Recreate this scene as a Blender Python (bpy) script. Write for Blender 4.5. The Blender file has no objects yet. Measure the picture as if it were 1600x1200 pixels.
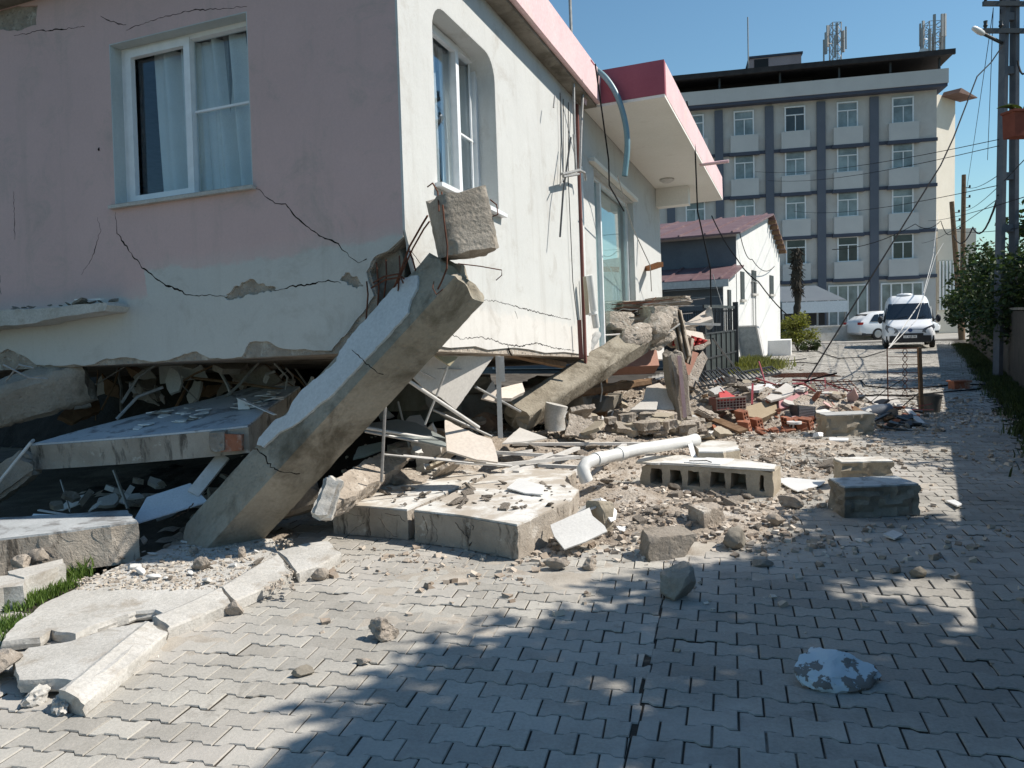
import bpy, bmesh, math, random
from mathutils import Vector, Matrix, noise
from mathutils.geometry import delaunay_2d_cdt
random.seed(7)
R_ = math.radians
# ------------------------------------------------------------ camera
FPX = 1240.0
PITCH, ROLL = R_(4.24), R_(2.0)
CAM = Vector((0, 0, 1.6))
_F = Vector((0, math.cos(PITCH), -math.sin(PITCH)))
_U0 = Vector((0, math.sin(PITCH), math.cos(PITCH)))
_RT = Vector((1, 0, 0)) * math.cos(ROLL) - _U0 * math.sin(ROLL)
_UP = Vector((1, 0, 0)) * math.sin(ROLL) + _U0 * math.cos(ROLL)
sc = bpy.context.scene
COL = sc.collection
cd = bpy.data.cameras.new("camera"); cam = bpy.data.objects.new("camera", cd); COL.objects.link(cam)
cd.sensor_width = 36; cd.lens = 36 * FPX / 1600; cd.clip_start = .05; cd.clip_end = 2000
m = Matrix((( _RT.x, _UP.x, -_F.x, 0), (_RT.y, _UP.y, -_F.y, 0), (_RT.z, _UP.z, -_F.z, CAM.z), (0, 0, 0, 1)))
cam.matrix_world = m
sc.camera = cam
# ------------------------------------------------------------ sky and sun
SUN_EL, SUN_AZ = R_(46.5), R_(2)      # azimuth measured from +X towards +Y
sdir = Vector((math.cos(SUN_EL) * math.cos(SUN_AZ), math.cos(SUN_EL) * math.sin(SUN_AZ), math.sin(SUN_EL)))
w = bpy.data.worlds.new("World"); sc.world = w; w.use_nodes = True
wn = w.node_tree.nodes; bg = wn["Background"]
sky = wn.new("ShaderNodeTexSky"); sky.sky_type = 'NISHITA'; sky.sun_disc = False
sky.sun_elevation = SUN_EL; sky.sun_rotation = R_(90) - SUN_AZ
sky.altitude = 0; sky.air_density = 1.25; sky.dust_density = .1; sky.ozone_density = 2.0
tn = wn.new('ShaderNodeMix'); tn.data_type = 'RGBA'; tn.blend_type = 'MULTIPLY'; tn.inputs[0].default_value = 1; tn.inputs[7].default_value = (.73, .945, 1.0, 1)   # the clear cyan blue of this sky
w.node_tree.links.new(sky.outputs[0], tn.inputs[6]); w.node_tree.links.new(tn.outputs[2], bg.inputs[0]); bg.inputs[1].default_value = .091
sd = bpy.data.lights.new("sun", 'SUN'); sd.energy = 5.0; sd.angle = R_(.53); sd.color = (1, .935, .84)
so = bpy.data.objects.new("sun", sd); COL.objects.link(so)
so.rotation_euler = sdir.to_track_quat('Z', 'Y').to_euler(); so.location = sdir * 50
sc.view_settings.view_transform = 'Standard'; sc.view_settings.look = 'None'
sc.view_settings.exposure = .36; sc.view_settings.gamma = 1

# ------------------------------------------------------------ pixels of the photo -> points in the place
def ray(px, py):
    return _F + _RT * ((px - 800) / FPX) - _UP * ((py - 600) / FPX)
def D(px, py, d):                       # the point at world depth y = d
    r = ray(px, py); return CAM + r * (d / r.y)
def G(px, py, z=0.0):                   # the point at height z
    r = ray(px, py); return CAM + r * ((z - CAM.z) / r.z)
def XD(px, d, z=0.0):                   # a point at depth d whose image column is px, height z
    x = (px - 800) / FPX * d
    for _ in range(4):
        v = Vector((x, d, z)) - CAM
        q = v.dot(_RT) / v.dot(_F) * FPX + 800
        x += (px - q) / FPX * d
    return Vector((x, d, z))
def proj(p):
    v = Vector(p) - CAM; k = v.dot(_F)
    return 800 + FPX * v.dot(_RT) / k, 600 - FPX * v.dot(_UP) / k
def onp(px, py, P, n):                  # on the plane through P with normal n
    r = ray(px, py); return CAM + r * ((P - CAM).dot(n) / r.dot(n))
class PL:                               # plane through three points
    def __init__(s, a, b, c):
        s.P = a; s.n = (b - a).cross(c - a).normalized()
    def __call__(s, px, py): return onp(px, py, s.P, s.n)

# ------------------------------------------------------------ mesh builder
THING = {}
def frame(o, x, y, z): return lambda a, b, c: o + x * a + y * b + z * c
WORLD = lambda a, b, c: Vector((a, b, c))
def pin(x, y, poly):
    r = False; j = len(poly) - 1
    for i in range(len(poly)):
        xi, yi = poly[i]; xj, yj = poly[j]
        if (yi > y) != (yj > y) and x < (xj - xi) * (y - yi) / (yj - yi) + xi: r = not r
        j = i
    return r
def jag(pts, amp, step, seed=0, keep=()):
    rn = random.Random(seed); out = []
    n = len(pts)
    for i in range(n):
        a = Vector(pts[i]); b = Vector(pts[(i + 1) % n]); out.append(tuple(a))
        if i in keep: continue
        L = (b - a).length; k = int(L / step)
        if k < 1: continue
        t = (b - a) / L; nn = Vector((-t.y, t.x)); dd = 0
        for q in range(1, k + 1):
            f = q / (k + 1); dd = dd * .55 + rn.uniform(-amp, amp)
            e = min(1, 4 * min(f, 1 - f))
            out.append(tuple(a + (b - a) * (f + rn.uniform(-.25, .25) / (k + 1)) + nn * dd * e))
    return out
class MB:
    def __init__(s): s.v = []; s.f = []; s.mi = []; s.cur = 0
    def add(s, vs, fs):
        o = len(s.v); s.v += [Vector(q) for q in vs]
        for f in fs: s.f.append([o + i for i in f]); s.mi.append(s.cur)
        return s
    def box(s, a, b, tf=WORLD):
        (x0, y0, z0), (x1, y1, z1) = a, b
        vs = [tf(x, y, z) for z in (z0, z1) for (x, y) in ((x0, y0), (x1, y0), (x1, y1), (x0, y1))]
        return s.add(vs, [(3, 2, 1, 0), (4, 5, 6, 7), (0, 1, 5, 4), (1, 2, 6, 5), (2, 3, 7, 6), (3, 0, 4, 7)])
    def plate(s, outer, thick, tf, holes=(), layers=1, ramp=0, seed=0, c0=0.0):
        loops = [list(outer)] + [list(h) for h in holes]
        pts = []; edges = []; idx = []
        for L in loops:
            o = len(pts); n = len(L); pts += [Vector((p[0], p[1])) for p in L]
            edges += [(o + i, o + (i + 1) % n) for i in range(n)]; idx.append(list(range(o, o + n)))
        r = delaunay_2d_cdt(pts, edges, [], 0, 1e-6)
        V, Fc = r[0], r[2]; tri = []
        for f in Fc:
            cx = sum(V[i].x for i in f) / len(f); cy = sum(V[i].y for i in f) / len(f)
            if pin(cx, cy, loops[0]) and not any(pin(cx, cy, h) for h in loops[1:]): tri.append(f)
        base = len(s.v); nV = len(V)
        s.v += [tf(p.x, p.y, c0) for p in V]; s.v += [tf(p.x, p.y, c0 + thick) for p in V]
        for f in tri:
            s.f.append([base + i for i in f]); s.mi.append(s.cur)
            s.f.append([base + nV + i for i in reversed(f)]); s.mi.append(s.cur)
        rn = random.Random(seed); om = {}
        for k, src in enumerate(r[3]):
            for q in src: om[q] = k
        for L in idx:
            n = len(L); rings = [[base + om.get(i, i) for i in L]]
            cx = sum(pts[i].x for i in L) / n; cy = sum(pts[i].y for i in L) / n
            for k in range(1, layers):
                ring = []
                for q, i in enumerate(L):
                    t = (pts[L[(q + 1) % n]] - pts[L[q - 1]]);
                    nn = Vector((t.y, -t.x)); nn = nn / nn.length if nn.length > 1e-9 else nn
                    ar = rn.uniform(-ramp, ramp * .35)
                    ring.append(len(s.v)); s.v.append(tf(pts[i].x + nn.x * ar, pts[i].y + nn.y * ar, c0 + thick * (k + rn.uniform(-.2, .2)) / layers))
                rings.append(ring)
            rings.append([base + nV + om.get(i, i) for i in L])
            for a, b in zip(rings, rings[1:]):
                for q in range(n):
                    z = (q + 1) % n
                    s.f.append([a[q], a[z], b[z], b[q]]); s.mi.append(s.cur)
        return s
    def tube(s, pts, r, n=8, cap=True):
        pts = [Vector(p) for p in pts]; N = len(pts)
        rr = r if isinstance(r, (list, tuple)) else [r] * N
        rings = []; pu = None
        for i, p in enumerate(pts):
            t = (pts[min(i + 1, N - 1)] - pts[max(i - 1, 0)]).normalized()
            if pu is None: pu = t.orthogonal().normalized()
            pu = (pu - t * pu.dot(t)).normalized(); q = t.cross(pu)
            rings.append([p + (pu * math.cos(2 * math.pi * k / n) + q * math.sin(2 * math.pi * k / n)) * rr[i] for k in range(n)])
        vs = [v for g in rings for v in g]; fs = []
        for i in range(N - 1):
            for k in range(n):
                k2 = (k + 1) % n; fs.append((i * n + k, i * n + k2, (i + 1) * n + k2, (i + 1) * n + k))
        if cap: fs += [tuple(range(n - 1, -1, -1)), tuple((N - 1) * n + k for k in range(n))]
        return s.add(vs, fs)
    def bar(s, p0, p1, wd, ht, ref=Vector((0, 0, 1))):
        p0, p1 = Vector(p0), Vector(p1); t = (p1 - p0); L = t.length; t /= L
        a = t.cross(ref).normalized(); b = a.cross(t)
        return s.box((0, -wd / 2, -ht / 2), (L, wd / 2, ht / 2), frame(p0, t, a, b))
    def beam(s, p0, p1, wa, wb, ref, seed=0, amp=.012, end=.05, n=26, m_=7, sc_=5, chip=.03):
        """rough concrete member: square section subdivided, chipped arrises, broken ends"""
        p0, p1 = Vector(p0), Vector(p1); t = p1 - p0; L = t.length; t /= L
        b = (ref - t * ref.dot(t)).normalized(); a = t.cross(b)
        ring = []
        for sd_ in range(4):
            for k in range(m_):
                f = -1 + 2 * k / m_
                ring.append([(f, -1), (1, f), (-f, 1), (-1, -f)][sd_])
        M_ = len(ring); rings = []
        for i in range(n + 1):
            g = []
            for (fa, fb) in ring:
                e = 0
                if i == 0 or i == n: e = end * noise.noise(Vector((fa * 1.3, fb * 1.3, seed * 3.1 + i)))* 1.6
                c = max(0, (abs(fa) + abs(fb) - 1.72)) / .28
                q = p0 + t * (L * i / n + e)
                nz = noise.noise(q * sc_ + Vector((seed, 0, 0))); nf = noise.noise(q * sc_ * 4 + Vector((seed, 5, 0)))
                k_ = 1 - c * chip * (1 + 1.5 * max(0, nz * 2 + nf)) / min(wa, wb)
                dd = amp * nz + amp * .6 * nf
                g.append(q + a * (fa * wa / 2 * k_ + fa * dd) + b * (fb * wb / 2 * k_ + fb * dd))
            rings.append(g)
        vs = [v for g in rings for v in g]; fs = []
        for i in range(n):
            for k in range(M_):
                k2 = (k + 1) % M_; fs.append((i * M_ + k, i * M_ + k2, (i + 1) * M_ + k2, (i + 1) * M_ + k))
        for i, flip in ((0, 1), (n, 0)):
            c = sum(rings[i], Vector()) / M_ + t * (-.02 if i == 0 else .02) * 1.0
            vs.append(c); ci = len(vs) - 1
            inner = []
            for k in range(M_):
                q = rings[i][k].lerp(c, .5) + t * end * noise.noise(rings[i][k] * 14 + Vector((seed, 1, 2)))
                vs.append(q); inner.append(len(vs) - 1)
            for k in range(M_):
                k2 = (k + 1) % M_
                fs.append((i * M_ + k, i * M_ + k2, inner[k2], inner[k])); fs.append((inner[k], inner[k2], ci))
        return s.add(vs, fs)
    def rock(s, c, size, seed=0, rot=None, cuts=9, sub=3, amp=.05, boxy=False):
        bm = bmesh.new(); bmesh.ops.create_icosphere(bm, subdivisions=sub, radius=1.0 if not boxy else 1.7)
        rn = random.Random(seed); pl = []
        if boxy:
            for ax in range(3):
                for sg in (-1, 1):
                    n_ = Vector((0, 0, 0)); n_[ax] = sg; n_ += Vector([rn.uniform(-.14, .14) for _ in range(3)])
                    pl.append((n_.normalized(), rn.uniform(.85, 1)))
            for _ in range(cuts // 2):
                pl.append((Vector([rn.uniform(-1, 1) for _ in range(3)]).normalized(), rn.uniform(1.0, 1.3)))
        else:
            for _ in range(cuts):
                pl.append((Vector([rn.uniform(-1, 1) for _ in range(3)]).normalized(), rn.uniform(.45, .85)))
        Rm = (rot or Matrix.Rotation(rn.uniform(0, 6.28), 3, 'Z'))
        vs = []
        for v in bm.verts:
            p = v.co.copy()
            for _ in range(2):
                for n_, d_ in pl:
                    e = p.dot(n_) - d_
                    if e > 0: p -= n_ * e
            p += p.normalized() * amp * (noise.noise(p * 3 + Vector((seed * 1.7, 0, 0))) + .6 * noise.noise(p * 9 + Vector((seed, 3, 0))) + (.3 * noise.noise(p * 24 + Vector((seed, 9, 0))) if sub > 3 else 0))
            vs.append(Vector(c) + Rm @ Vector((p.x * size[0], p.y * size[1], p.z * size[2])))
        fs = [[v.index for v in f.verts] for f in bm.faces]; bm.free()
        return s.add(vs, fs)
    def build(s, name, mats, parent=None, smooth=False, origin=None, angle=None):
        if not isinstance(mats, (list, tuple)): mats = [mats]
        if parent is not None: o = THING[parent.name]
        else:
            if origin is None:
                c = sum(s.v, Vector()) / len(s.v); origin = Vector((c.x, c.y, min(v.z for v in s.v)))
            o = Vector(origin)
        me = bpy.data.meshes.new(name)
        me.from_pydata([tuple(v - o) for v in s.v], [], s.f)
        for q in mats: me.materials.append(q)
        if len(mats) > 1: me.polygons.foreach_set("material_index", s.mi)
        bm = bmesh.new(); bm.from_mesh(me); bmesh.ops.recalc_face_normals(bm, faces=bm.faces); bm.to_mesh(me); bm.free()
        if smooth or angle:
            me.polygons.foreach_set("use_smooth", [True] * len(me.polygons))
            me.set_sharp_from_angle(angle=R_(angle or 35))
        me.update()
        ob = bpy.data.objects.new(name, me); COL.objects.link(ob)
        if parent is not None: ob.parent = parent
        else: ob.location = o
        THING[ob.name] = o
        return ob
def tag(o, label=None, cat=None, group=None, kind=None):
    if label: o['label'] = label
    if cat: o['category'] = cat
    if group: o['group'] = group
    if kind: o['kind'] = kind
    return o
def thing(name, loc, label, cat, group=None):
    o = bpy.data.objects.new(name, None); o.empty_display_size = .2; COL.objects.link(o); o.location = loc
    THING[o.name] = Vector(loc)
    return tag(o, label, cat, group)
def plabel(o, t): o['label'] = t; return o

# ------------------------------------------------------------ materials
def lin(r, g, b): return (r, g, b, 1)
class NT:
    def __init__(s, name):
        s.m = bpy.data.materials.new(name); s.m.use_nodes = True; s.t = s.m.node_tree; s.n = s.t.nodes; s.b = s.n["Principled BSDF"]
    def node(s, k, **kw):
        n = s.n.new(k)
        for a, v in kw.items():
            if a.startswith('i_'): n.inputs[a[2:].replace('_', ' ')].default_value = v
            else: setattr(n, a, v)
        return n
    def link(s, a, b): s.t.links.new(a, b)
    def coord(s): 
        if not hasattr(s, '_c'): s._c = s.node("ShaderNodeTexCoord")
        return s._c.outputs['Object']
    def noise(s, scale, detail=6, rough=.6, vec=None, off=0, dist=0):
        n = s.node("ShaderNodeTexNoise"); n.inputs['Scale'].default_value = scale; n.inputs['Detail'].default_value = detail; n.inputs['Roughness'].default_value = rough
        n.inputs['Distortion'].default_value = dist
        v = vec or s.coord()
        if off:
            ad = s.node("ShaderNodeVectorMath", operation='ADD'); ad.inputs[1].default_value = (off, off * .7, off * 1.3); s.link(v, ad.inputs[0]); v = ad.outputs[0]
        s.link(v, n.inputs['Vector']); return n.outputs['Fac']
    def ramp(s, fac, stops, interp='LINEAR'):
        r = s.node("ShaderNodeValToRGB"); cr = r.color_ramp; cr.interpolation = interp
        while len(cr.elements) > len(stops): cr.elements.remove(cr.elements[-1])
        while len(cr.elements) < len(stops): cr.elements.new(.5)
        for e, (p, c) in zip(cr.elements, stops):
            e.position = p; e.color = c if len(c) == 4 else (*c, 1)
        s.link(fac, r.inputs[0]); return r.outputs[0]
    def mix(s, fac, a, b, blend='MIX'):
        n = s.node("ShaderNodeMix", data_type='RGBA', blend_type=blend)
        for k, v in ((0, fac), (6, a), (7, b)):
            if hasattr(v, 'links'): s.link(v, n.inputs[k])
            else: n.inputs[k].default_value = v if k == 0 or len(v) == 4 else (*v, 1)
        return n.outputs[2]
    def math(s, op, a, b=0.0, c=None):
        n = s.node("ShaderNodeMath", operation=op)
        for k, v in enumerate((a, b) if c is None else (a, b, c)):
            if hasattr(v, 'links'): s.link(v, n.inputs[k])
            else: n.inputs[k].default_value = v
        return n.outputs[0]
    def bump(s, h, strength=.3, dist=.01, prev=None):
        b = s.node("ShaderNodeBump"); b.inputs['Strength'].default_value = strength; b.inputs['Distance'].default_value = dist
        s.link(h, b.inputs['Height'])
        if prev is not None: s.link(prev, b.inputs['Normal'])
        return b.outputs[0]
    def done(s, col=None, rough=.85, nrm=None, spec=.3, metal=0):
        if col is not None:
            if hasattr(col, 'links'): s.link(col, s.b.inputs['Base Color'])
            else: s.b.inputs['Base Color'].default_value = col if len(col) == 4 else (*col, 1)
        if hasattr(rough, 'links'): s.link(rough, s.b.inputs['Roughness'])
        else: s.b.inputs['Roughness'].default_value = rough
        s.b.inputs['Specular IOR Level'].default_value = spec; s.b.inputs['Metallic'].default_value = metal
        if nrm is not None: s.link(nrm, s.b.inputs['Normal'])
        return s.m
_MC = {}
def surf(name, c1, c2, scale=3, rough=.88, bump=.35, bscale=45, bdist=.006, stain=None, sthr=(.55, .7), sscale=2.2, fine=.25, rv=0, spec=.25, metal=0, pits=0, sten=1.0):
    if name in _MC: return _MC[name]
    n = NT(name)
    col = n.ramp(n.noise(scale, 8, .62), [(.3, c1), (.72, c2)])
    if fine:
        col = n.mix(fine, col, n.ramp(n.noise(scale * 22, 4, .6, off=3), [(.3, (.25, .25, .25)), (.7, (1, 1, 1))]), 'MULTIPLY')
    if stain:
        f = n.ramp(n.noise(sscale, 9, .68, off=7, dist=.4), [(sthr[0], (0, 0, 0)), (sthr[1], (1, 1, 1))])
        if sten < 1: f = n.math('MULTIPLY', f, sten)
        col = n.mix(f, col, stain)
    if rv:
        oi = n.node("ShaderNodeObjectInfo"); col = n.mix(1.0, col, n.ramp(oi.outputs['Random'], [(0, (1 - rv,) * 3), (1, (1 + rv * .3,) * 3)]), 'MULTIPLY')
    nr = n.bump(n.noise(bscale, 8, .7, off=1), bump, bdist)
    if pits:
        vo = n.node("ShaderNodeTexVoronoi"); vo.inputs['Scale'].default_value = bscale * .6; n.link(n.coord(), vo.inputs['Vector'])
        nr = n.bump(n.ramp(vo.outputs['Distance'], [(.1, (0, 0, 0)), (.4, (1, 1, 1))]), pits, bdist, nr)
    _MC[name] = n.done(col, rough, nr, spec, metal)
    return _MC[name]
def plain(name, c, rough=.5, spec=.4, metal=0, emit=None):
    if name in _MC: return _MC[name]
    n = NT(name); col = n.mix(.35, c, n.ramp(n.noise(9, 5, .6), [(.3, tuple(q * .7 for q in c[:3])), (.7, tuple(min(1, q * 1.12) for q in c[:3]))]))
    _MC[name] = n.done(col, rough, None, spec, metal); return _MC[name]
def glass(name, tint=(.75, .82, .85), refl=.12):
    n = NT(name); t = n.node("ShaderNodeBsdfTransparent"); t.inputs[0].default_value = (*tint, 1)
    g = n.node("ShaderNodeBsdfGlossy"); g.inputs['Roughness'].default_value = .02; g.inputs[0].default_value = (.95, .97, 1, 1)
    lw = n.node("ShaderNodeLayerWeight"); lw.inputs[0].default_value = .5
    f = n.math('MULTIPLY_ADD', n.math('POWER', lw.outputs['Facing'], 3.0), .75, refl); f2 = n.math('MINIMUM', f, .95)
    mx = n.node("ShaderNodeMixShader"); n.link(f2, mx.inputs[0]); n.link(t.outputs[0], mx.inputs[1]); n.link(g.outputs[0], mx.inputs[2])
    n.link(mx.outputs[0], n.n["Material Output"].inputs[0]); return n.m

CONC = surf('concrete', (.28, .24, .195), (.46, .41, .35), 2.5, bump=.9, bscale=38, bdist=.014, stain=(.13, .11, .085), sthr=(.50, .64), rv=.15, pits=.3)
CONC_R = surf('broken concrete', (.33, .28, .23), (.54, .475, .405), 9, bump=1.0, bscale=34, bdist=.02, stain=(.58, .54, .48), sthr=(.56, .66), sscale=9, rv=.2, pits=.6)
CONC_L = surf('light concrete', (.47, .45, .41), (.66, .64, .60), 2.5, bump=.7, bscale=50, bdist=.008, stain=(.32, .28, .23), sthr=(.54, .66), sscale=3.5, rv=.06, fine=.35, sten=.8)
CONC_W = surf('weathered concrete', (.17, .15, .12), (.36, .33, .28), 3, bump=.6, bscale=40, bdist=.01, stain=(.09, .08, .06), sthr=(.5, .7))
PLASTER = surf('loose plaster', (.58, .57, .55), (.70, .69, .66), 3, bump=.3, bscale=50, bdist=.004, stain=(.40, .37, .33), sthr=(.6, .72), rv=.1)
WHITE = surf('white screed', (.62, .61, .58), (.76, .75, .72), 4, bump=.3, bscale=60, bdist=.004, stain=(.42, .38, .32), sthr=(.47, .60), sscale=2.6, sten=.85)
TILE = surf('white tile', (.74, .74, .73), (.84, .84, .83), 2, rough=.3, bump=.03, bscale=20, fine=.08, spec=.5, stain=(.6, .57, .52), sthr=(.58, .8), sten=.6)
BRICK = surf('red brick', (.30, .11, .065), (.46, .19, .11), 8, bump=.5, bscale=60, stain=(.45, .38, .33), sthr=(.55, .7), sscale=7, rv=.25)
RUST = surf('rusty steel', (.07, .028, .018), (.18, .065, .035), 30, bump=.5, bscale=120, bdist=.002, rough=.8)
STEEL = surf('dull steel', (.30, .29, .28), (.48, .47, .45), 20, rough=.5, bump=.2, bscale=90, bdist=.002, metal=.4)
PROFILE = surf('painted profile', (.55, .53, .5), (.72, .7, .67), 12, rough=.5, bump=.1, stain=(.4, .35, .3), sthr=(.6, .75), sscale=10)
DARKMET = surf('dark metal', (.02, .022, .025), (.045, .047, .05), 8, rough=.45, bump=.1, spec=.5)
WIRE = plain('black cable', (.018, .018, .02), .8, .1)
PVC = surf('white pvc', (.62, .62, .60), (.75, .75, .73), 3, rough=.4, bump=.05, fine=.08, spec=.45, stain=(.5, .46, .4), sthr=(.6, .75), sten=.7)
def edgemat():
    n = NT('streaked slab edge'); sp = n.node("ShaderNodeMapping"); sp.inputs['Scale'].default_value = (9, 9, 2.2); n.link(n.coord(), sp.inputs[0])
    c = n.ramp(n.noise(2.5, 8, .65), [(.3, (.29, .25, .205)), (.7, (.47, .42, .36))])
    f = n.ramp(n.noise(1.0, 6, .72, vec=sp.outputs[0], dist=.3), [(.55, (0, 0, 0)), (.66, (1, 1, 1))]); c = n.mix(n.math('MULTIPLY', f, .85), c, (.07, .06, .05))
    g = n.ramp(n.noise(7, 8, .7, off=5), [(.60, (0, 0, 0)), (.66, (1, 1, 1))]); c = n.mix(n.math('MULTIPLY', g, .7), c, (.6, .56, .5))
    return n.done(c, .9, n.bump(f, .6, .012, n.bump(n.noise(40, 8, .7, off=1), .9, .014)), .2)
EDGE = edgemat()
WOOD = surf('weathered wood', (.15, .09, .05), (.28, .18, .11), 12, bump=.4, bscale=50)
WFRAME = plain('white window frame', (.78, .79, .8), .35, .5)
DARK = plain('dark interior', (.03, .03, .032), .9)
# ------------------------------------------------------------ the road of interlocking pavers
def wall_x(y): return 6.7 + (y - 9.33) * (10.5 - 6.7) / (16.5 - 9.33)      # face of the boundary wall on the right
WDIR = Vector((10.5 - 6.7, 16.5 - 9.33, 0)).normalized(); WNRM = Vector((-WDIR.y, WDIR.x, 0))
SOIL = surf('soil', (.05, .042, .032), (.12, .10, .08), 4, bump=.8, bscale=25, bdist=.02, stain=(.17, .15, .12), sthr=(.5, .65), sscale=1.2)
b = MB(); S_ = 420
N_ = 40
vs = [Vector((-S_ + 2 * S_ * i / N_, -S_ + 2 * S_ * j / N_, -.045)) for j in range(N_ + 1) for i in range(N_ + 1)]
b.add(vs, [(j * (N_ + 1) + i, j * (N_ + 1) + i + 1, (j + 1) * (N_ + 1) + i + 1, (j + 1) * (N_ + 1) + i) for j in range(N_) for i in range(N_)])
tag(b.build('ground', SOIL, origin=(0, 0, 0)), kind='structure')

def paver_mat(nm, k_, dirt):
    n = NT(nm); g = n.node("ShaderNodeNewGeometry"); 
    base = n.ramp(g.outputs['Random Per Island'], [(q, tuple(v * k_ for v in c_)) for q, c_ in ((0, (.375, .355, .32)), (.35, (.425, .405, .365)), (.7, (.455, .435, .395)), (1, (.50, .48, .435)))])
    c = n.mix(.5, base, n.ramp(n.noise(1.1, 8, .65), [(.3, (.62, .62, .62)), (.7, (1.1, 1.08, 1.04))]), 'MULTIPLY')
    c = n.mix(.45, c, n.ramp(n.noise(70, 5, .7, off=2), [(.3, (.45, .45, .45)), (.65, (1, 1, 1))]), 'MULTIPLY')
    d = n.ramp(n.noise(.75, 9, .7, off=5, dist=.5), [(.48, (0, 0, 0)), (.62, (1, 1, 1))])      # pale building dust lying on the stones
    c = n.mix(n.math('MULTIPLY', d, .65), c, (.47, .44, .40))
    s_ = n.ramp(n.noise(2.6, 9, .75, off=11, dist=.8), [(.60, (0, 0, 0)), (.70, (1, 1, 1))])    # dirt in patches
    c = n.mix(n.math('MULTIPLY', s_, dirt), c, (.12, .105, .085))
    sm = n.ramp(n.noise(9, 9, .75, off=21), [(.62, (0, 0, 0)), (.68, (1, 1, 1))]); c = n.mix(n.math('MULTIPLY', sm, .35), c, (.16, .14, .12))
    nr = n.bump(n.noise(55, 8, .75), .5, .006); nr = n.bump(n.noise(9, 6, .6, off=4), .5, .008, nr)
    return n.done(c, .86, nr, .25)
SAND = surf('joint sand', (.035, .030, .024), (.085, .072, .058), 3, bump=.6, bscale=60, bdist=.008, stain=(.20, .18, .15), sthr=(.60, .70), sscale=1.1)
PAV = paver_mat('pale grey pavers', 1.0, .5); PAV2 = paver_mat('older grey pavers', .83, .65)
SEAM0 = G(975, 1200); SAZ = R_(15.5); SDIR = Vector((math.sin(SAZ), math.cos(SAZ), 0)); SN = Vector((SDIR.y, -SDIR.x, 0))
def gz(x, y): return .010 * noise.noise(Vector((x * .55, y * .55, 0))) + .004 * noise.noise(Vector((x * 3.1, y * 3.1, 3)))
bone = [(-.1, -.0955), (-.061, -.0955), (-.038, -.0695), (.038, -.0695), (.061, -.0955), (.1, -.0955), (.1, .0955), (.061, .0955), (.038, .0695), (-.038, .0695), (-.061, .0955), (-.1, .0955)]
def clip(poly, P, n_):      # keep the side where (p-P).n < 0
    out = []
    for i in range(len(poly)):
        a = poly[i]; c = poly[(i + 1) % len(poly)]; da = (a - P).dot(n_); dc = (c - P).dot(n_)
        if da <= 0: out.append(a)
        if (da < 0) != (dc < 0): out.append(a + (c - a) * (da / (da - dc)))
    return out
HU = Vector((.358, .934, 0)); HO2 = Vector((-.744, 5.7, 0))
b = MB()
rn = random.Random(3)
for side, az in ((-1, 12), (1, 15.5)):
    K_ = .94 if side < 0 else 1.0
    az = R_(az); ej = Vector((math.sin(az), math.cos(az), 0)); er = Vector((ej.y, -ej.x, 0))
    O_ = SEAM0.copy()
    for j in range(-14, 305):
        for i in range(-95, 140):
            c = O_ + ej * (j * .142 * K_) + er * ((i + .5 * (j % 2)) * .2 * K_)
            if c.y < .9 or c.y > 44: continue
            wob = .045 * noise.noise(Vector((0, round(c.y / .14) * .9, 2))); s = ((c - SEAM0).dot(SN) - wob) * side
            if s < -.12: continue
            if c.x > wall_x(c.y) - .7: continue
            if abs(c.x) > .86 * c.y + 1.6: continue
            if (c - HO2).dot(Vector((HU.y, -HU.x, 0))) < -1.6 and c.y > 6.2: continue
            if c.x < -2.4 and c.y > 4.6: continue
            near = c.y < 11; b.cur = 1 if (side > 0 and c.y < 11.5 + 2 * noise.noise(c)) else 0
            w0 = rn.uniform(-.004, .004)
            pts = [c + er * (x * K_ * (.965 + w0)) + ej * (y * .86 * K_ * (.958 + w0)) for x, y in bone]
            if s < .16: pts = clip(pts, SEAM0 + SN * wob + SN * side * (.001 + .004 * rn.random()), -SN * side)
            if len(pts) < 3: continue
            h = gz(c.x, c.y) + rn.uniform(-.0035, .0035); tx, ty = rn.uniform(-.02, .02), rn.uniform(-.02, .02); rr_ = rn.random()
            if rr_ > .965: h -= .0025; tx *= 1.2; ty *= 1.2
            zf = lambda p, dz: Vector((p.x, p.y, h + (p.x - c.x) * tx + (p.y - c.y) * ty + dz))
            n_ = len(pts)
            if near:
                cc = sum(pts, Vector()) / n_
                ins = [p + (cc - p).normalized() * .004 for p in pts]
                b.add([zf(p, 0) for p in ins] + [zf(p, -.006) for p in pts] + [zf(p, -.035) for p in pts],
                      [tuple(range(n_))] + [(k, (k + 1) % n_, n_ + (k + 1) % n_, n_ + k) for k in range(n_)]); cur_ = b.cur; b.cur = 2; b.add([], []); o_ = len(b.v) - 3 * n_
                for k in range(n_): b.f.append([o_ + n_ + k, o_ + n_ + (k + 1) % n_, o_ + 2 * n_ + (k + 1) % n_, o_ + 2 * n_ + k]); b.mi.append(2)
                b.cur = cur_
            else:
                b.add([zf(p, 0) for p in pts], [tuple(range(n_))])
me = bpy.data.meshes.new('road'); me.from_pydata([tuple(v) for v in b.v], [], b.f); me.materials.append(PAV); me.materials.append(PAV2); me.materials.append(SAND); me.polygons.foreach_set('material_index', b.mi); me.update()
ob = bpy.data.objects.new('road', me); COL.objects.link(ob); tag(ob, kind='structure')
b = MB(); q_ = .16; NX, NY = 150, 270
vs = []
for j in range(NY + 1):
    for i in range(NX + 1):
        y = .9 + j * q_; x = -4.5 + i * q_ + max(0, (y - 6)) * .33
        vs.append((x, y, gz(x, y) - .0095))
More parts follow.
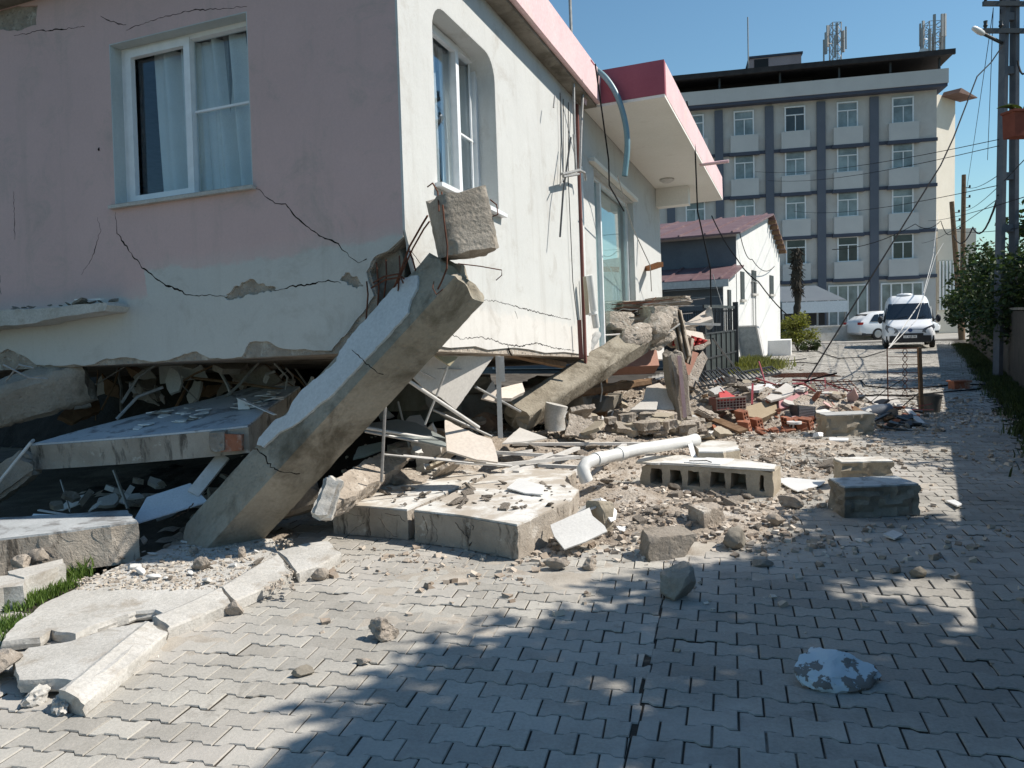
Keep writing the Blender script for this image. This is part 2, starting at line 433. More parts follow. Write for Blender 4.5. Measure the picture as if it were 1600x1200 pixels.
b.add(vs, [(j * (NX + 1) + i, j * (NX + 1) + i + 1, (j + 1) * (NX + 1) + i + 1, (j + 1) * (NX + 1) + i) for j in range(NY) for i in range(NX) if max(vs[j * (NX + 1) + i][0], 0) < wall_x(vs[j * (NX + 1) + i][1]) - .2 and not (vs[j * (NX + 1) + i][0] < -2.3 and vs[j * (NX + 1) + i][1] > 4.7)])
tag(b.build('road_bed', SAND, origin=(0, 0, 0)), kind='structure')
# plain far part of the street up to the hotel forecourt
YARD = surf('dusty yard', (.34, .32, .29), (.42, .40, .36), 1.2, bump=.3, stain=(.26, .24, .21), sthr=(.5, .7), sscale=.8)
b = MB(); b.add([(5, 43.5, -.02), (60, 43.5, -.02), (60, 75, -.02), (-30, 75, -.02), (-30, 43.5, -.02)], [(0, 1, 2, 3, 4)])
tag(b.build('forecourt', YARD, origin=(0, 0, 0)), kind='structure')

# ------------------------------------------------------------ the collapsed pink house
hu = ray(1275, 573).normalized(); hv = ray(-2600, 705).normalized(); hv = (hv - hu * hv.dot(hu)).normalized(); hw = hu.cross(hv)
HO = D(638, 547, 5.7)
H = frame(HO, hu, hv, hw)
def FP(px, py, off=0.0):     # on the front face (x = -off): returns (y, z)
    p = onp(px, py, HO - hu * off, hu) - HO; return p.dot(hv), p.dot(hw)
def SP(px, py, off=0.0):     # on the sunlit side face (y = -off): returns (x, z)
    p = onp(px, py, HO - hv * off, hv) - HO; return p.dot(hu), p.dot(hw)
HF = lambda a, b_, c: H(-c, a, b_)       # plate frame for the front, c points outwards
HS = lambda a, b_, c: H(a, -c, b_)       # plate frame for the side
XL = SP(1031, 400)[0]; ZT = SP(913, 175)[1]; YL = 8.0

def wallmat(name, top, low, dots, zb, slope=0, blur=.06, streak=None, na=.35, step=None):
    n = NT(name); vm = n.node("ShaderNodeVectorMath", operation='DOT_PRODUCT'); n.link(n.coord(), vm.inputs[0]); vm.inputs[1].default_value = dots
    nz = n.noise(1.9, 10, .72); z = n.math('MULTIPLY_ADD', nz, na, vm.outputs['Value'])
    if step:
        v2_ = n.node("ShaderNodeVectorMath", operation='DOT_PRODUCT'); n.link(n.coord(), v2_.inputs[0]); v2_.inputs[1].default_value = tuple(hv)
        z = n.math('MULTIPLY_ADD', n.math('GREATER_THAN', n.math('MULTIPLY_ADD', nz, .2, v2_.outputs['Value']), step[0]), step[1], z)
    f = n.ramp(n.math('MULTIPLY_ADD', z, 1.0, -zb), [(0, (0, 0, 0)), (blur, (.7, .7, .7)), (blur * 4, (1, 1, 1))])
    c = n.mix(f, low, top)
    c = n.mix(.25, c, n.ramp(n.noise(1.3, 9, .7, off=4), [(.3, (.72, .72, .72)), (.7, (1.08, 1.08, 1.08))]), 'MULTIPLY')
    c = n.mix(.2, c, n.ramp(n.noise(60, 4, .7, off=4), [(.3, (.6, .6, .6)), (.7, (1, 1, 1))]), 'MULTIPLY')
    st = n.ramp(n.noise(2.2, 10, .78, off=9, dist=.6), [(.53, (0, 0, 0)), (.66, (1, 1, 1))]); c = n.mix(n.math('MULTIPLY', st, .42), c, streak or (.34, .31, .27))
    mp_ = n.node("ShaderNodeMapping"); mp_.inputs['Scale'].default_value = (5, 5, .5); n.link(n.coord(), mp_.inputs[0])
    sk = n.ramp(n.noise(1.0, 8, .7, vec=mp_.outputs[0]), [(.54, (0, 0, 0)), (.74, (1, 1, 1))]); c = n.mix(n.math('MULTIPLY', sk, .28), c, streak or (.30, .27, .23))
    nr = n.bump(n.noise(70, 8, .7), .35, .004); nr = n.bump(n.noise(5, 5, .5, off=2), .4, .014, nr)
    return n.done(c, .85, nr, .25)
house = thing('collapsed_house', H(0, 0, 0), 'pink and white house sunk onto its collapsed ground floor', 'house')
PINKW = wallmat('faded pink wall', (.61, .43, .405), (.55, .535, .50), tuple(hw + hv * .03), .79 + .13, blur=.035, na=.26, step=(2.5, .16))
WHITEW = wallmat('off white wall', (.57, .575, .56), (.66, .635, .60), tuple(hw), .55)
PINK = surf('pink parapet', (.74, .50, .51), (.82, .62, .62), 1.5, bump=.25, bscale=50, bdist=.003, stain=(.62, .52, .46), sthr=(.56, .74), sscale=1.8, sten=.7)
CRIM = surf('dark pink fascia', (.30, .085, .115), (.36, .11, .14), 1.5, bump=.2, bscale=50, bdist=.003, fine=.1)
SOFF = surf('soffit white', (.78, .76, .70), (.84, .82, .77), 1.5, bump=.2, bscale=50, bdist=.003, fine=.1, stain=(.5, .46, .4), sthr=(.6, .8), sten=.5)

# window openings
fl, fr_ = FP(178, 200)[0], FP(393, 160)[0]
fzb = (FP(178, 322)[1] + FP(400, 292)[1]) / 2; fzt = (FP(205, 62)[1] + FP(388, 20)[1]) / 2
fhole = [(fr_, fzb), (fl, fzb), (fl, fzt), (fr_, fzt)]
sx0, sx1 = SP(675, 150)[0], SP(774, 230)[0]; szb = (SP(679, 283)[1] + SP(780, 338)[1]) / 2; szt = SP(742, 66)[1]
r_ = .22
shole = [(sx0, szb), (sx1, szb), (sx1, szt - r_)] + [(sx1 - r_ + r_ * math.cos(a * math.pi / 12), szt - r_ + r_ * math.sin(a * math.pi / 12)) for a in range(1, 6)] + [(sx1 - r_, szt), (sx0 + r_, szt)] + [(sx0 + r_ - r_ * math.sin(a * math.pi / 12), szt - r_ + r_ * math.cos(a * math.pi / 12)) for a in range(1, 6)] + [(sx0, szt - r_)]
dx0, dx1 = SP(928, 350)[0], SP(990, 400)[0]; dzt = SP(960, 293)[1]; dzb = .05
dhole = [(dx0, dzb), (dx1, dzb), (dx1, dzt), (dx0, dzt)]
def fpp(*px): return [FP(x, y) for x, y in px]
def spp(*px): return [SP(x, y) for x, y in px]
# structural walls (concrete and block) with the broken corner
TH = .22
corner_f = fpp((640, 372), (612, 392), (590, 402), (578, 425), (590, 462), (598, 500), (596, 540))
fo = [(YL, 0), (YL, ZT), (0, ZT)] + [(max(0.0, p[0]), p[1]) for p in corner_f]; fo[-1] = (fo[-1][0], 0)
fo[3] = (0, fo[3][1])
b = MB(); b.plate(fo, TH, lambda a, b_, c: H(c, a, b_), holes=[fhole]); b.build('front_wall_core', CONC_R, house)
# side walls: near corner keeps most of its face
so_ = [(TH + .003, 0), (XL, 0), (XL, ZT), (TH + .003, ZT)]
b = MB(); b.plate(so_, TH, lambda a, b_, c: H(a, c, b_), holes=[shole, dhole]); b.build('side_wall_core', CONC_R, house)
# plaster coats, broken along the bottom and where patches fell
low = fpp((0, 552), (15, 545), (40, 556), (60, 570), (100, 573), (150, 571), (170, 560), (200, 558), (235, 565), (262, 566), (290, 553), (310, 549), (330, 562), (380, 560), (392, 535), (420, 533), (445, 545), (520, 548), (535, 528), (545, 520))
lo_ = [(max(p[0], 0), max(p[1], .012)) for p in low]
po = [(YL, lo_[0][1]), (YL, ZT), (0, ZT), (0, corner_f[0][1] + .01)] + [(max(p[0] + .02, .02), p[1]) for p in corner_f[1:5]] + list(reversed(lo_))
po = jag(po, .007, .05, 5, keep=(0, 1, 2, 3))
fh1 = jag(fpp((353, 465), (368, 448), (385, 441), (395, 436), (412, 443), (432, 448), (434, 455), (415, 458), (400, 461), (380, 466)), .014, .018, 2)
fh2 = jag(fpp((533, 438), (545, 426), (560, 432), (570, 446), (560, 452), (548, 446)), .014, .018, 3)
fh3 = jag(fpp((-40, 8), (62, 10), (60, 40), (30, 50), (8, 47), (-40, 55)), .01, .05, 4)
b = MB(); b.plate(po, .018, HF, holes=[fhole, fh1, fh2, fh3]); b.build('front_plaster', PINKW, house)
sl = spp((700, 546), (740, 541), (760, 549), (800, 543), (825, 546), (850, 552), (880, 550), (903, 553), (912, 555))
sb = [(0.03, ZT), (-.018, ZT), (-.018, SP(633, 360)[1]), (.02, SP(636, 380)[1]), (.03, SP(645, 405)[1]), (.09, SP(648, 430)[1]), (.12, .25), (.1, .06)] + [(p[0], max(.03, p[1])) for p in sl] + [(XL + .018, .02), (XL + .018, ZT)]
sb = sb[1:]
b = MB(); b.plate(sb, .018, HS, holes=[shole, dhole]); b.build('side_plaster', WHITEW, house)
def lining(hole, tf, dep, nm, mat_, par):
    cx = sum(p[0] for p in hole) / len(hole); cy = (min(p[1] for p in hole) + max(p[1] for p in hole)) / 2; w_ = max(p[0] for p in hole) - min(p[0] for p in hole); h_ = max(p[1] for p in hole) - min(p[1] for p in hole)
    inn = [(cx_ + (p[0] - cx_) * (1 - .016 / w_), cy + (p[1] - cy) * (1 - .016 / h_)) for p in hole for cx_ in [(min(q[0] for q in hole) + max(q[0] for q in hole)) / 2]]
    out = [(cx_ + (p[0] - cx_) * (1 - .001 / w_), cy + (p[1] - cy) * (1 - .001 / h_)) for p in hole for cx_ in [(min(q[0] for q in hole) + max(q[0] for q in hole)) / 2]]
    b = MB(); b.plate(out, -dep, tf, holes=[inn], c0=.0175); return b.build(nm, mat_, par, angle=35)
REVEAL = surf('reveal paint', (.46, .50, .50), (.56, .60, .60), 2, bump=.2, bscale=60, fine=.1)
lining(fhole, HF, TH, 'window_reveal', REVEAL, house); lining(shole, HS, TH, 'window_reveal', WHITEW, house); lining(dhole, HS, TH, 'door_reveal', WHITEW, house)
# exposed broken joint at the corner
b = MB()
for q, (a0, z0, sx, sz) in enumerate([(.2, .62, .15, .3), (.12, 1.0, .11, .18), (.38, .75, .12, .2), (.16, .3, .13, .22), (.35, .4, .15, .3)]):
    b.rock(H(.2, a0, z0), (sx, .12, sz), 40 + q, rot=Matrix((hv, hu, hw)).transposed(), amp=.12, boxy=True)
plabel(b.build('broken_joint', CONC_W, house, smooth=True), 'crushed concrete joint at the near corner')
# back walls, floor slab, roof slab
b = MB(); b.box((TH + .01, YL - .2, .005), (XL - .01, YL, ZT), H); b.box((XL - .2, TH + .01, .005), (XL, YL - .21, ZT), H); b.build('rear_walls', WHITEW, house)
b = MB(); b.box((TH + .002, TH + .002, .003), (XL - .21, YL - .21, .28), H); b.build('floor_slab', CONC, house)
ov = .25; bo = 1.07
bx0 = SP(1039.5, 161.5, bo)[0]; bx1 = SP(1130, 329, bo)[0]; fz = SP(1039.5, 97, bo)[1]
FH = fz - ZT
b = MB(); b.box((-ov + .06, -ov + .06, ZT + .002), (XL + .1, YL, ZT + .2), H); b.build('roof_slab', CONC_W, house)
b = MB(); b.box((-ov, -ov, ZT + .04), (bx0, -ov + .12, ZT + FH), H); b.box((-ov, -ov + .122, ZT + .04), (-ov + .12, YL, ZT + FH), H)
b.box((-ov+.122, YL-.12, ZT + .21), (bx1, YL, ZT + FH), H); b.box((bx1 - .12, .1, ZT + .21), (bx1, YL - .13, ZT + FH), H)
b.build('parapet', PINK, house)
b = MB(); b.box((bx0 + .004, -bo + .004, ZT - .001), (bx1 - .004, -.022, ZT + .035), H); plabel(b.build('soffit', SOFF, house), 'white underside of the overhanging canopy')
b = MB(); b.box((bx0, -bo, ZT + .037), (bx0 + .1, -ov - .002, ZT + FH), H); plabel(b.build('canopy_end_fascia', CRIM, house), 'dark pink end face of the canopy')
b = MB(); b.box((bx0 + .1005, -bo, ZT + .037), (bx1, -bo + .1, ZT + FH), H); b.box((bx1 - .1, -bo + .1005, ZT + .037), (bx1, -.03, ZT + FH), H)
plabel(b.build('canopy_side_fascia', PINK, house), 'pale pink outer face of the canopy')
# beams below the canopy at its far end
b = MB(); b.box((XL - .35, -.62, ZT - .34), (XL - .12, -.022, ZT - .003), H); b.build('canopy_beam', SOFF, house)
# ledge on the front face at the left
ly0, lz0 = FP(205, 478); ly1 = FP(-60, 500)[0]; lz1 = FP(100, 500)[1]
b = MB(); lp = jag([(ly0, lz0 - .01), (ly0 + .02, lz0 + .012), (ly1, lz0 + .03), (ly1, lz0 - .16), (ly0 + .03, lz1 + .02)], .008, .06, 8)
b.plate(lp, .22, HF, c0=.019, layers=3, ramp=.01); b.build('ledge', CONC_L, house)
LEDGE = (ly0, ly1, lz0)
# hairline cracks, open joints in the plaster
CR = plain('crack', (.02, .017, .015), .95, .05)
def crack(pts, wd, tf, conv, seed, off=.019):
    """a narrow jagged opening running over the wall through photo points"""
    rn = random.Random(seed); P = [conv(x, y) for x, y in pts]; Q = []
    for a, c in zip(P, P[1:]):
        a = Vector(a); c = Vector(c); L = (c - a).length; k = max(2, int(L / .025)); n_ = Vector((-(c - a).y, (c - a).x)).normalized()
        for i in range(k): Q.append(a + (c - a) * i / k + n_ * rn.uniform(-.008, .008))
    Q.append(Vector(P[-1])); N = len(Q); vs = []
    for i, q in enumerate(Q):
        t = (Q[min(i + 1, N - 1)] - Q[max(i - 1, 0)]).normalized(); n_ = Vector((-t.y, t.x))
        ww = wd * (.2 + .6 * math.sin(math.pi * (i + .5) / N) + 1.3 * max(0, noise.noise(Vector((i * .13, seed * 2.1, 0))))) * rn.uniform(.4, 1.3)
        vs += [q + n_ * ww / 2, q - n_ * ww / 2]
    b = MB(); b.add([tf(v.x, v.y, off) for v in vs] + [tf(v.x, v.y, off - .012) for v in vs],
        [(2 * i, 2 * i + 2, 2 * i + 3, 2 * i + 1) for i in range(N - 1)] + [(2 * i, 2 * i + 2, 2 * i + 2 + 2 * N, 2 * i + 2 * N) for i in range(N - 1)] + [(2 * i + 1, 2 * i + 3, 2 * i + 3 + 2 * N, 2 * i + 1 + 2 * N) for i in range(N - 1)])
    return b
k_ = 0
for pts, wd in [([(183, 332), (186, 365), (205, 393), (225, 418), (245, 435), (262, 447), (280, 452), (298, 462), (330, 461), (355, 463)], .012),
                ([(400, 290), (412, 303), (432, 318), (448, 320), (462, 335), (480, 355), (510, 373), (530, 382), (548, 400), (562, 410), (575, 405)], .011),
                ([(432, 455), (460, 448), (495, 443), (515, 438), (535, 443)], .014),
                ([(25, 58), (60, 50), (85, 48), (118, 45), (135, 43)], .008), ([(160, 26), (180, 36), (200, 40)], .012), ([(200, 48), (250, 30), (300, 18), (388, 12)], .007),
                ([(24, 300), (25, 340), (26, 375)], .006), ([(155, 340), (160, 360), (148, 400), (130, 430)], .004), ([(3, 430), (2, 450), (5, 460)], .01)]:
    k_ += 1; crack(pts, wd, HF, FP, k_).build('crack', CR, house)
b = MB(); b.rock(H(-.018, *FP(158, 234)), (.005, .016, .016), 3, amp=.3); b.build('screw_hole', CR, house)
for pts, wd in [([(700, 522), (718, 530), (745, 527), (765, 530), (785, 538), (810, 541), (835, 536), (870, 545), (895, 548)], .012),
                ([(742, 468), (765, 470), (780, 472), (805, 480), (830, 486), (862, 494), (890, 500)], .010),
                ([(790, 540), (798, 556)], .012), ([(802, 486), (806, 498)], .01)]:
    k_ += 1; crack(pts, wd, HS, SP, k_).build('crack', CR, house)
# ---- front window: reveal, frame, two sashes, glass, curtains
CURT = surf('net curtain', (.80, .78, .72), (.90, .88, .83), 6, bump=.2, bscale=90)
CURT2 = surf('pale curtain', (.66, .66, .64), (.76, .76, .73), 6, bump=.2, bscale=90)
GL = glass('window glass', (.88, .92, .94), .03)
def curtain(mb, a0, a1, z0, z1, depth, tf, seed, lean=0):
    n = 150; vs = []
    for j, z in enumerate((z0, z0 + .33 * (z1 - z0), z0 + .66 * (z1 - z0), z1)):
        for i in range(n + 1):
            f = i / n; a = a0 + (a1 - a0) * f
            fold = .034 * math.sin(f * 40 * (a1 - a0) + seed + .5 * j) * (1 + .5 * math.sin(f * 9 + seed)) + .03 * math.sin(f * 13 + seed * 2 + .4 * j)
            vs.append(tf(a + lean * (z1 - z), z, -(depth + fold)))
    mb.add(vs, [(j * (n + 1) + i, j * (n + 1) + i + 1, (j + 1) * (n + 1) + i + 1, (j + 1) * (n + 1) + i) for j in range(3) for i in range(n)])
def ringframe(mb, a0, a1, z0, z1, wd, c0, c1, tf):
    mb.box((a0, z0, c0), (a1, z0 + wd, c1), tf); mb.box((a0, z1 - wd, c0), (a1, z1, c1), tf)
    mb.box((a0, z0 + wd, c0), (a0 + wd, z1 - wd, c1), tf); mb.box((a1 - wd, z0 + wd, c0), (a1, z1 - wd, c1), tf)
def window(parent, a0, a1, z0, z1, setb, tf, lbl, mid, sash, curt, grid):
    b = MB(); ringframe(b, a0 + .002, a1 - .002, z0 + .002, z1 - .002, .045, -setb - .07, -setb, tf)
    b.box((mid - .02, z0 + .045, -setb - .068), (mid + .02, z1 - .045, -setb - .012), tf)
    fr = b.build('window', WFRAME, parent, angle=30); plabel(fr, lbl)
    if sash:
        b = MB(); ringframe(b, sash[0], sash[1], z0 + .03, z1 - .03, .062, -setb - .035, -setb + .012, tf); b.build('sash', WFRAME, fr)
    if grid:
        b = MB(); g0, g1 = grid[0], grid[1]
        for z in grid[2]: b.box((g0, z - .009, -setb - .045), (g1, z + .009, -setb - .028), tf)
        for a in grid[3]: b.box((a - .009, z0 + .05, -setb - .044), (a + .009, z1 - .05, -setb - .029), tf)
        b.build('glazing_bar', WFRAME, fr)
    b = MB(); b.box((a0 + .046, z0 + .046, -setb - .058), (a1 - .046, z1 - .046, -setb - .053), tf); b.build('pane', GL, fr)
    b = MB()
    for (c0, c1, ln, sd_) in curt: curtain(b, c0, c1, z0 + .05, z1 - .03, setb + .14, tf, sd_, ln)
    b.build('curtain', CURT if tf is HF else CURT2, fr, smooth=True)
mx = FP(299, 170, -.12)[0]
l2 = FP(203, 180, -.12)[0]
window(house, fr_, fl - .0, fzb, fzt, .10, HF, 'front window with a white sliding sash and lace curtains', mx, (mx - .03, l2), [(fr_ - .3, fr_ + .15, .0, 1), (fr_ + .22, mx + .10, -.10, 4), (mx - .16, l2 - .17, -.06, 9)], (fr_ + .0, mx, [fzb + .53 * (fzt - fzb)], []))
b = MB(); b.box((fr_ - .03, fzb - .03, .02), (fl + .03, fzb - .002, .065), HF); b.box((fr_+.002, fzb+.0, -.1), (fl-.002, fzb+.001, .064), HF); b.build('window_sill', CONC_L, house)
smx = SP(711, 200, -.19)[0]
window(house, sx0, sx1, szb, szt, .16, HS, 'side window with rounded upper corners in a deep reveal', smx, (sx0 + .02, smx + .03), [(sx0 - .2, smx - .22, .04, 2), (smx - .12, sx1 + .1, 0, 5)], (smx, sx1, [szb + .47 * (szt - szb)], [SP(737, 200, -.19)[0]]))
b = MB(); b.box((sx0 - .04, szb - .035, .02), (sx1 + .05, szb - .003, .08), HS); b.box((sx0 + .002, szb - .001, -.155), (sx1 - .002, szb + .002, .078), HS); b.build('window_sill', WFRAME, house)
# dark rooms
b = MB(); b.box((TH + .05, TH + 1.5, .28), (XL - .3, TH + 1.55, ZT - .02), H); b.box((2.9, TH + .01, .28), (2.95, TH + 1.49, ZT - .02), H); b.build('inner_wall', surf('room wall', (.3, .29, .26), (.36, .35, .32), 2), house)
# balcony door
b = MB(); ringframe(b, dx0 + .002, dx1 - .002, dzb, dzt - .002, .06, -.14, -.08, HS)
dm = SP(947, 380)[0]; b.box((dm - .03, dzb + .06, -.13), (dm + .03, dzt - .06, -.06), HS)
door = plabel(b.build('balcony_door', WFRAME, house), 'tall white framed glass door under the canopy')
b = MB(); b.box((dx0 + .06, dzb + .06, -.115), (dx1 - .06, dzt - .06, -.11), HS); b.build('pane', glass('door glass', (.80, .88, .88), .02), door)
b = MB(); b.box((dm + .03, dzb + .06, -.2), (dx1 - .06, dzt - .06, -.19), HS); b.build('blind', CURT2, door)
b = MB(); b.box((dx0 + .06, dzb + .06, -.2), (dm - .03, dzt - .06, -.19), HS); b.build('door_panel', plain('white door panel', (.6, .61, .62)), door)
b = MB(); b.box((dx0 - .25, dzt + .02, .02), (dx1 + .04, dzt + .07, .10), HS); b.build('door_hood', SOFF, house)
# trim strip, conduit and socket on the sunlit wall
REDTRIM = plain('brown trim', (.16, .06, .05), .6)
tx = SP(905, 400)[0]
b = MB(); b.box((tx - .02, -.1, .02), (tx + .03, ZT - .05, .05), HS); plabel(b.build('corner_trim', REDTRIM, house), 'thin dark trim strip running down the side wall')
b = MB(); b.box((tx + .05, .02, .02), (tx + .13, ZT * .75, .045), HS); b.build('conduit', PVC, house)
b = MB(); b.box((tx + .06, ZT * .62, .02), (tx + .2, ZT - .32, .022), HS); b.build('vent_slot', DARKMET, house)
c = onp(1042, 280, H(0, 0, ZT - .003), hw)
b = MB(); b.tube([c, c - hw * .03], .13, 20); b.tube([c - hw * .03, c - hw * .06], [.11, .07], 20); plabel(b.build('ceiling_lamp', PROFILE, house, angle=35), 'round lamp under the canopy')
b = MB(); p = onp(1098, 257, H(0, -bo, 0), hv); b.tube([p + hv * .05, p - hv * .42], .028, 10); plabel(b.build('drain_spout', PINK, house, angle=40), 'short pink spout sticking out of the fascia')
# bracket box below the parapet
bx = bx0 - .35
xb = bx0 - .28
def BP(px, py): q = onp(px, py, H(xb, 0, 0), hu) - HO; return q.dot(hv), q.dot(hw)
BF = lambda a, b_, c: H(xb - c, a, b_)
b = MB(); b.plate([BP(*q) for q in ((888, 112), (889, 104), (929, 100), (927, 109))], .16, BF); br = plabel(b.build('bracket', CRIM, house), 'dark pink topped bracket box beside the canopy')
b = MB(); b.plate([BP(*q) for q in ((893, 112.5), (924, 110.5), (917, 166), (911, 155), (914, 119), (904, 120), (902, 146), (895, 132))], .10, BF, c0=.02); b.build('bracket_leg', PINK, br)
# antenna pole and rebar stubs on the roof
b = MB(); p = SP(893, 60, -.3); b.tube([H(p[0], .3, ZT + .2), H(p[0] - .02, .3, ZT + 2.6)], .022, 8); b.build('mast', STEEL, house, angle=40)
b = MB(); 
for q in (0, .12): b.tube([H(bx0 - .15 + q, -.1, ZT + FH - .1), H(bx0 - .16 + q * 1.2, -.1, ZT + FH + .22)], .008, 6)
b.build('rebar_stub', RUST, house)
# rebar bent out of the broken corner
for i, pts in enumerate([[(606, 470, 5.75), (620, 440, 5.6), (640, 385, 5.5), (660, 350, 5.3), (668, 337, 5.25)], [(612, 462, 5.75), (628, 425, 5.6), (645, 388, 5.5), (662, 358, 5.3), (671, 346, 5.25)],
                         [(600, 465, 5.75), (604, 430, 5.7), (603, 405, 5.75)], [(622, 455, 5.6), (625, 420, 5.6), (624, 400, 5.7)], [(590, 480, 5.75), (592, 450, 5.7), (588, 410, 5.75)],
                         [(583, 442, 5.75), (600, 432, 5.6), (622, 428, 5.55), (632, 436, 5.55)], [(580, 450, 5.75), (602, 437, 5.6), (626, 433, 5.55), (630, 442, 5.5)], [(640, 392, 5.62), (646, 410, 5.62), (650, 425, 5.62)], [(572, 500, 5.75), (575, 460, 5.7), (573, 440, 5.75)]]):
    b = MB(); b.tube([D(*q) for q in pts], .006 if i else .007, 7); b.build('rebar', RUST, house, angle=50)
# ------------------------------------------------------------ the hotel-like block at the end of the street
def boxf(P0, ex, ez, n_): return lambda a, b_, c: P0 + ex * a + ez * b_ + n_ * c
Z3 = Vector((0, 0, 1))
tP = XD(1462, 54); tE = Vector((-.978, .208, 0)).normalized(); tN = Vector((-tE.y, tE.x, 0)) * 1.0
if tN.y > 0: tN = -tN
TF = boxf(tP, tE, Z3, tN)
def TP(px, py, off=0.0):
    p = onp(px, py, tP + tN * off, tN) - tP; return p.dot(tE), p.z
TWALL = surf('render of the block', (.51, .485, .455), (.58, .56, .53), 1.0, bump=.15, fine=.08, stain=(.38, .35, .32), sthr=(.52, .75), sscale=.6, sten=.6)
TPANEL = surf('balcony panel', (.53, .52, .505), (.59, .58, .56), 1.0, bump=.1, fine=.06)
TBLUE = surf('blue grey pilaster', (.115, .13, .16), (.135, .15, .185), 1.0, bump=.15, fine=.08)
TBAND = surf('dark band', (.07, .08, .11), (.085, .095, .125), 1.0, bump=.1, fine=.08)
def panemat(name, c, rough=.12):
    n = NT(name); col = n.ramp(n.noise(.9, 5, .6), [(.35, tuple(q * .45 for q in c)), (.65, c)]); return n.done(col, rough, None, .6)
TPANE = panemat('curtained pane', (.30, .36, .37)); TPANED = panemat('dark pane', (.05, .055, .06))
cols = [TP(px, 300)[0] for px in (1365.5, 1283.5, 1204.5, 1124.5)]
pitch = (cols[3] - cols[0]) / 3; cols = [cols[0] + pitch * i for i in range(8)]
zb = [TP(1460, y)[1] for y in (431, 359.5, 289, 218)]; zc0, zc1 = TP(1462, 140)[1], TP(1462, 113)[1]
LT = cols[-1] + pitch; DT = 12.0
wcs = [TP(1410, 300)[0]] + [(cols[i] + cols[i + 1]) / 2 for i in range(7)]
blk = thing('apartment_block', tP, 'grey and cream five storey block with blue grey pilasters at the end of the street', 'building')
b = MB(); b.box((0, 0, -DT), (LT, zc0, 0), TF); b.build('wall', TWALL, blk)
b = MB(); b.box((-.5, zc0 + .2, -.2), (LT, zc1, .75), TF); b.box((-.5, zc0 + .2, -DT), (-.2, zc1, -.21), TF); b.build('parapet', TPANEL, blk)
b = MB(); b.box((-.45, zc0, -DT), (LT, zc0 + .195, .7), TF); b.build('cornice', TBAND, blk)
for s in cols:
    b = MB(); b.box((s - .28, 0.05, .001), (s + .28, zc0 - .15, .16), TF); b.build('pilaster', TBLUE, blk)
edges_ = [-.05] + cols + [LT]
for z in zb:
    for i in range(len(edges_) - 1):
        a0 = edges_[i] + (.28 if i else 0); a1 = edges_[i + 1] - .28; wc = wcs[i] if i < len(wcs) else None
        b = MB()
        if wc is None: b.box((a0, z - .14, .001), (a1, z + .1, .1), TF)
        else:
            b.box((a0, z - .10, .001), (wc + 1.0, z + .12, .1), TF); b.box((wc - 1.0, z - .10, .001), (a1, z + .12, .1), TF)
            b.box((wc - 1.02, z - .16, .102), (wc + 1.02, z + .06, .42), TF)
        b.build('band', TBAND, blk)
rn = random.Random(5)
for fi, z in enumerate(zb):
    for i, wc in enumerate(wcs[:7]):
        b = MB(); b.box((wc - .93, z + .061, .002), (wc + .93, z + 1.22, .40), TF); b.build('balcony_panel', TPANEL, blk)
        z0, z1 = z + 1.2, z + 2.95
        b = MB(); ringframe(b, wc - .68, wc + .68, z0, z1, .09, .002, .11, TF); b.box((wc - .59, z1 - .62, .002), (wc + .59, z1 - .55, .09), TF); b.box((wc - .06, z0 + .09, .002), (wc + .0, z1 - .62, .08), TF)
        fr = b.build('window', WFRAME, blk)
        b = MB(); b.box((wc - .59, z0 + .09, .003), (wc + .59, z1 - .09, .04), TF); b.build('pane', TPANED if (fi == 0 or rn.random() < .15) else TPANE, fr)
for i, wc in enumerate(wcs[:5]):       # ground floor shop fronts
    a0 = (cols[i - 1] + .4) if i else .8; a1 = cols[i] - .4; z0, z1 = .5, zb[0] - .35
    b = MB(); ringframe(b, a0, a1, z0, z1, .1, .002, .1, TF)
    for q in (1, 2, 3): b.box((a0 + (a1 - a0) * q / 4 - .05, z0 + .1, .002), (a0 + (a1 - a0) * q / 4 + .05, z1 - .1, .09), TF)
    fr = b.build('shop_window', WFRAME, blk); b = MB(); b.box((a0 + .1, z0 + .1, .003), (a1 - .1, z1 - .1, .04), TF); b.build('pane', TPANE, fr)
# terrace roof
zr = TP(1455, 92, 0)[1]
b = MB(); b.box((-.8, zr, -9), (LT, zr + .22, 1.1), TF); b.box((-.8, zr - .12, .9), (LT, zr - .001, 1.1), TF); plabel(b.build('terrace_roof', surf('dark roof sheet', (.035, .033, .035), (.06, .055, .055), 2, bump=.1), blk), 'dark flat terrace roof on thin posts')
b = MB(); b.box((7.5, zc1 - .3, -1.6), (LT, zr - .01, -1.5), TF); b.build('terrace_shade', DARK, blk)  # dark sheet standing in for the shade inside the open terrace
b = MB(); b.box((1.0, zc0 + .2, -6), (7.4, zc1 + .35, -3), TF); b.build('terrace_room', surf('brown wall', (.28, .22, .19), (.33, .27, .23), 1), blk)
for s in (0, 3, 6.2, 10, 14, 18, 22, 26):
    b = MB(); b.box((s - .06, zc1 - .05, .45), (s + .06, zr - .121, .57), TF); b.build('roof_post', DARKMET, blk)
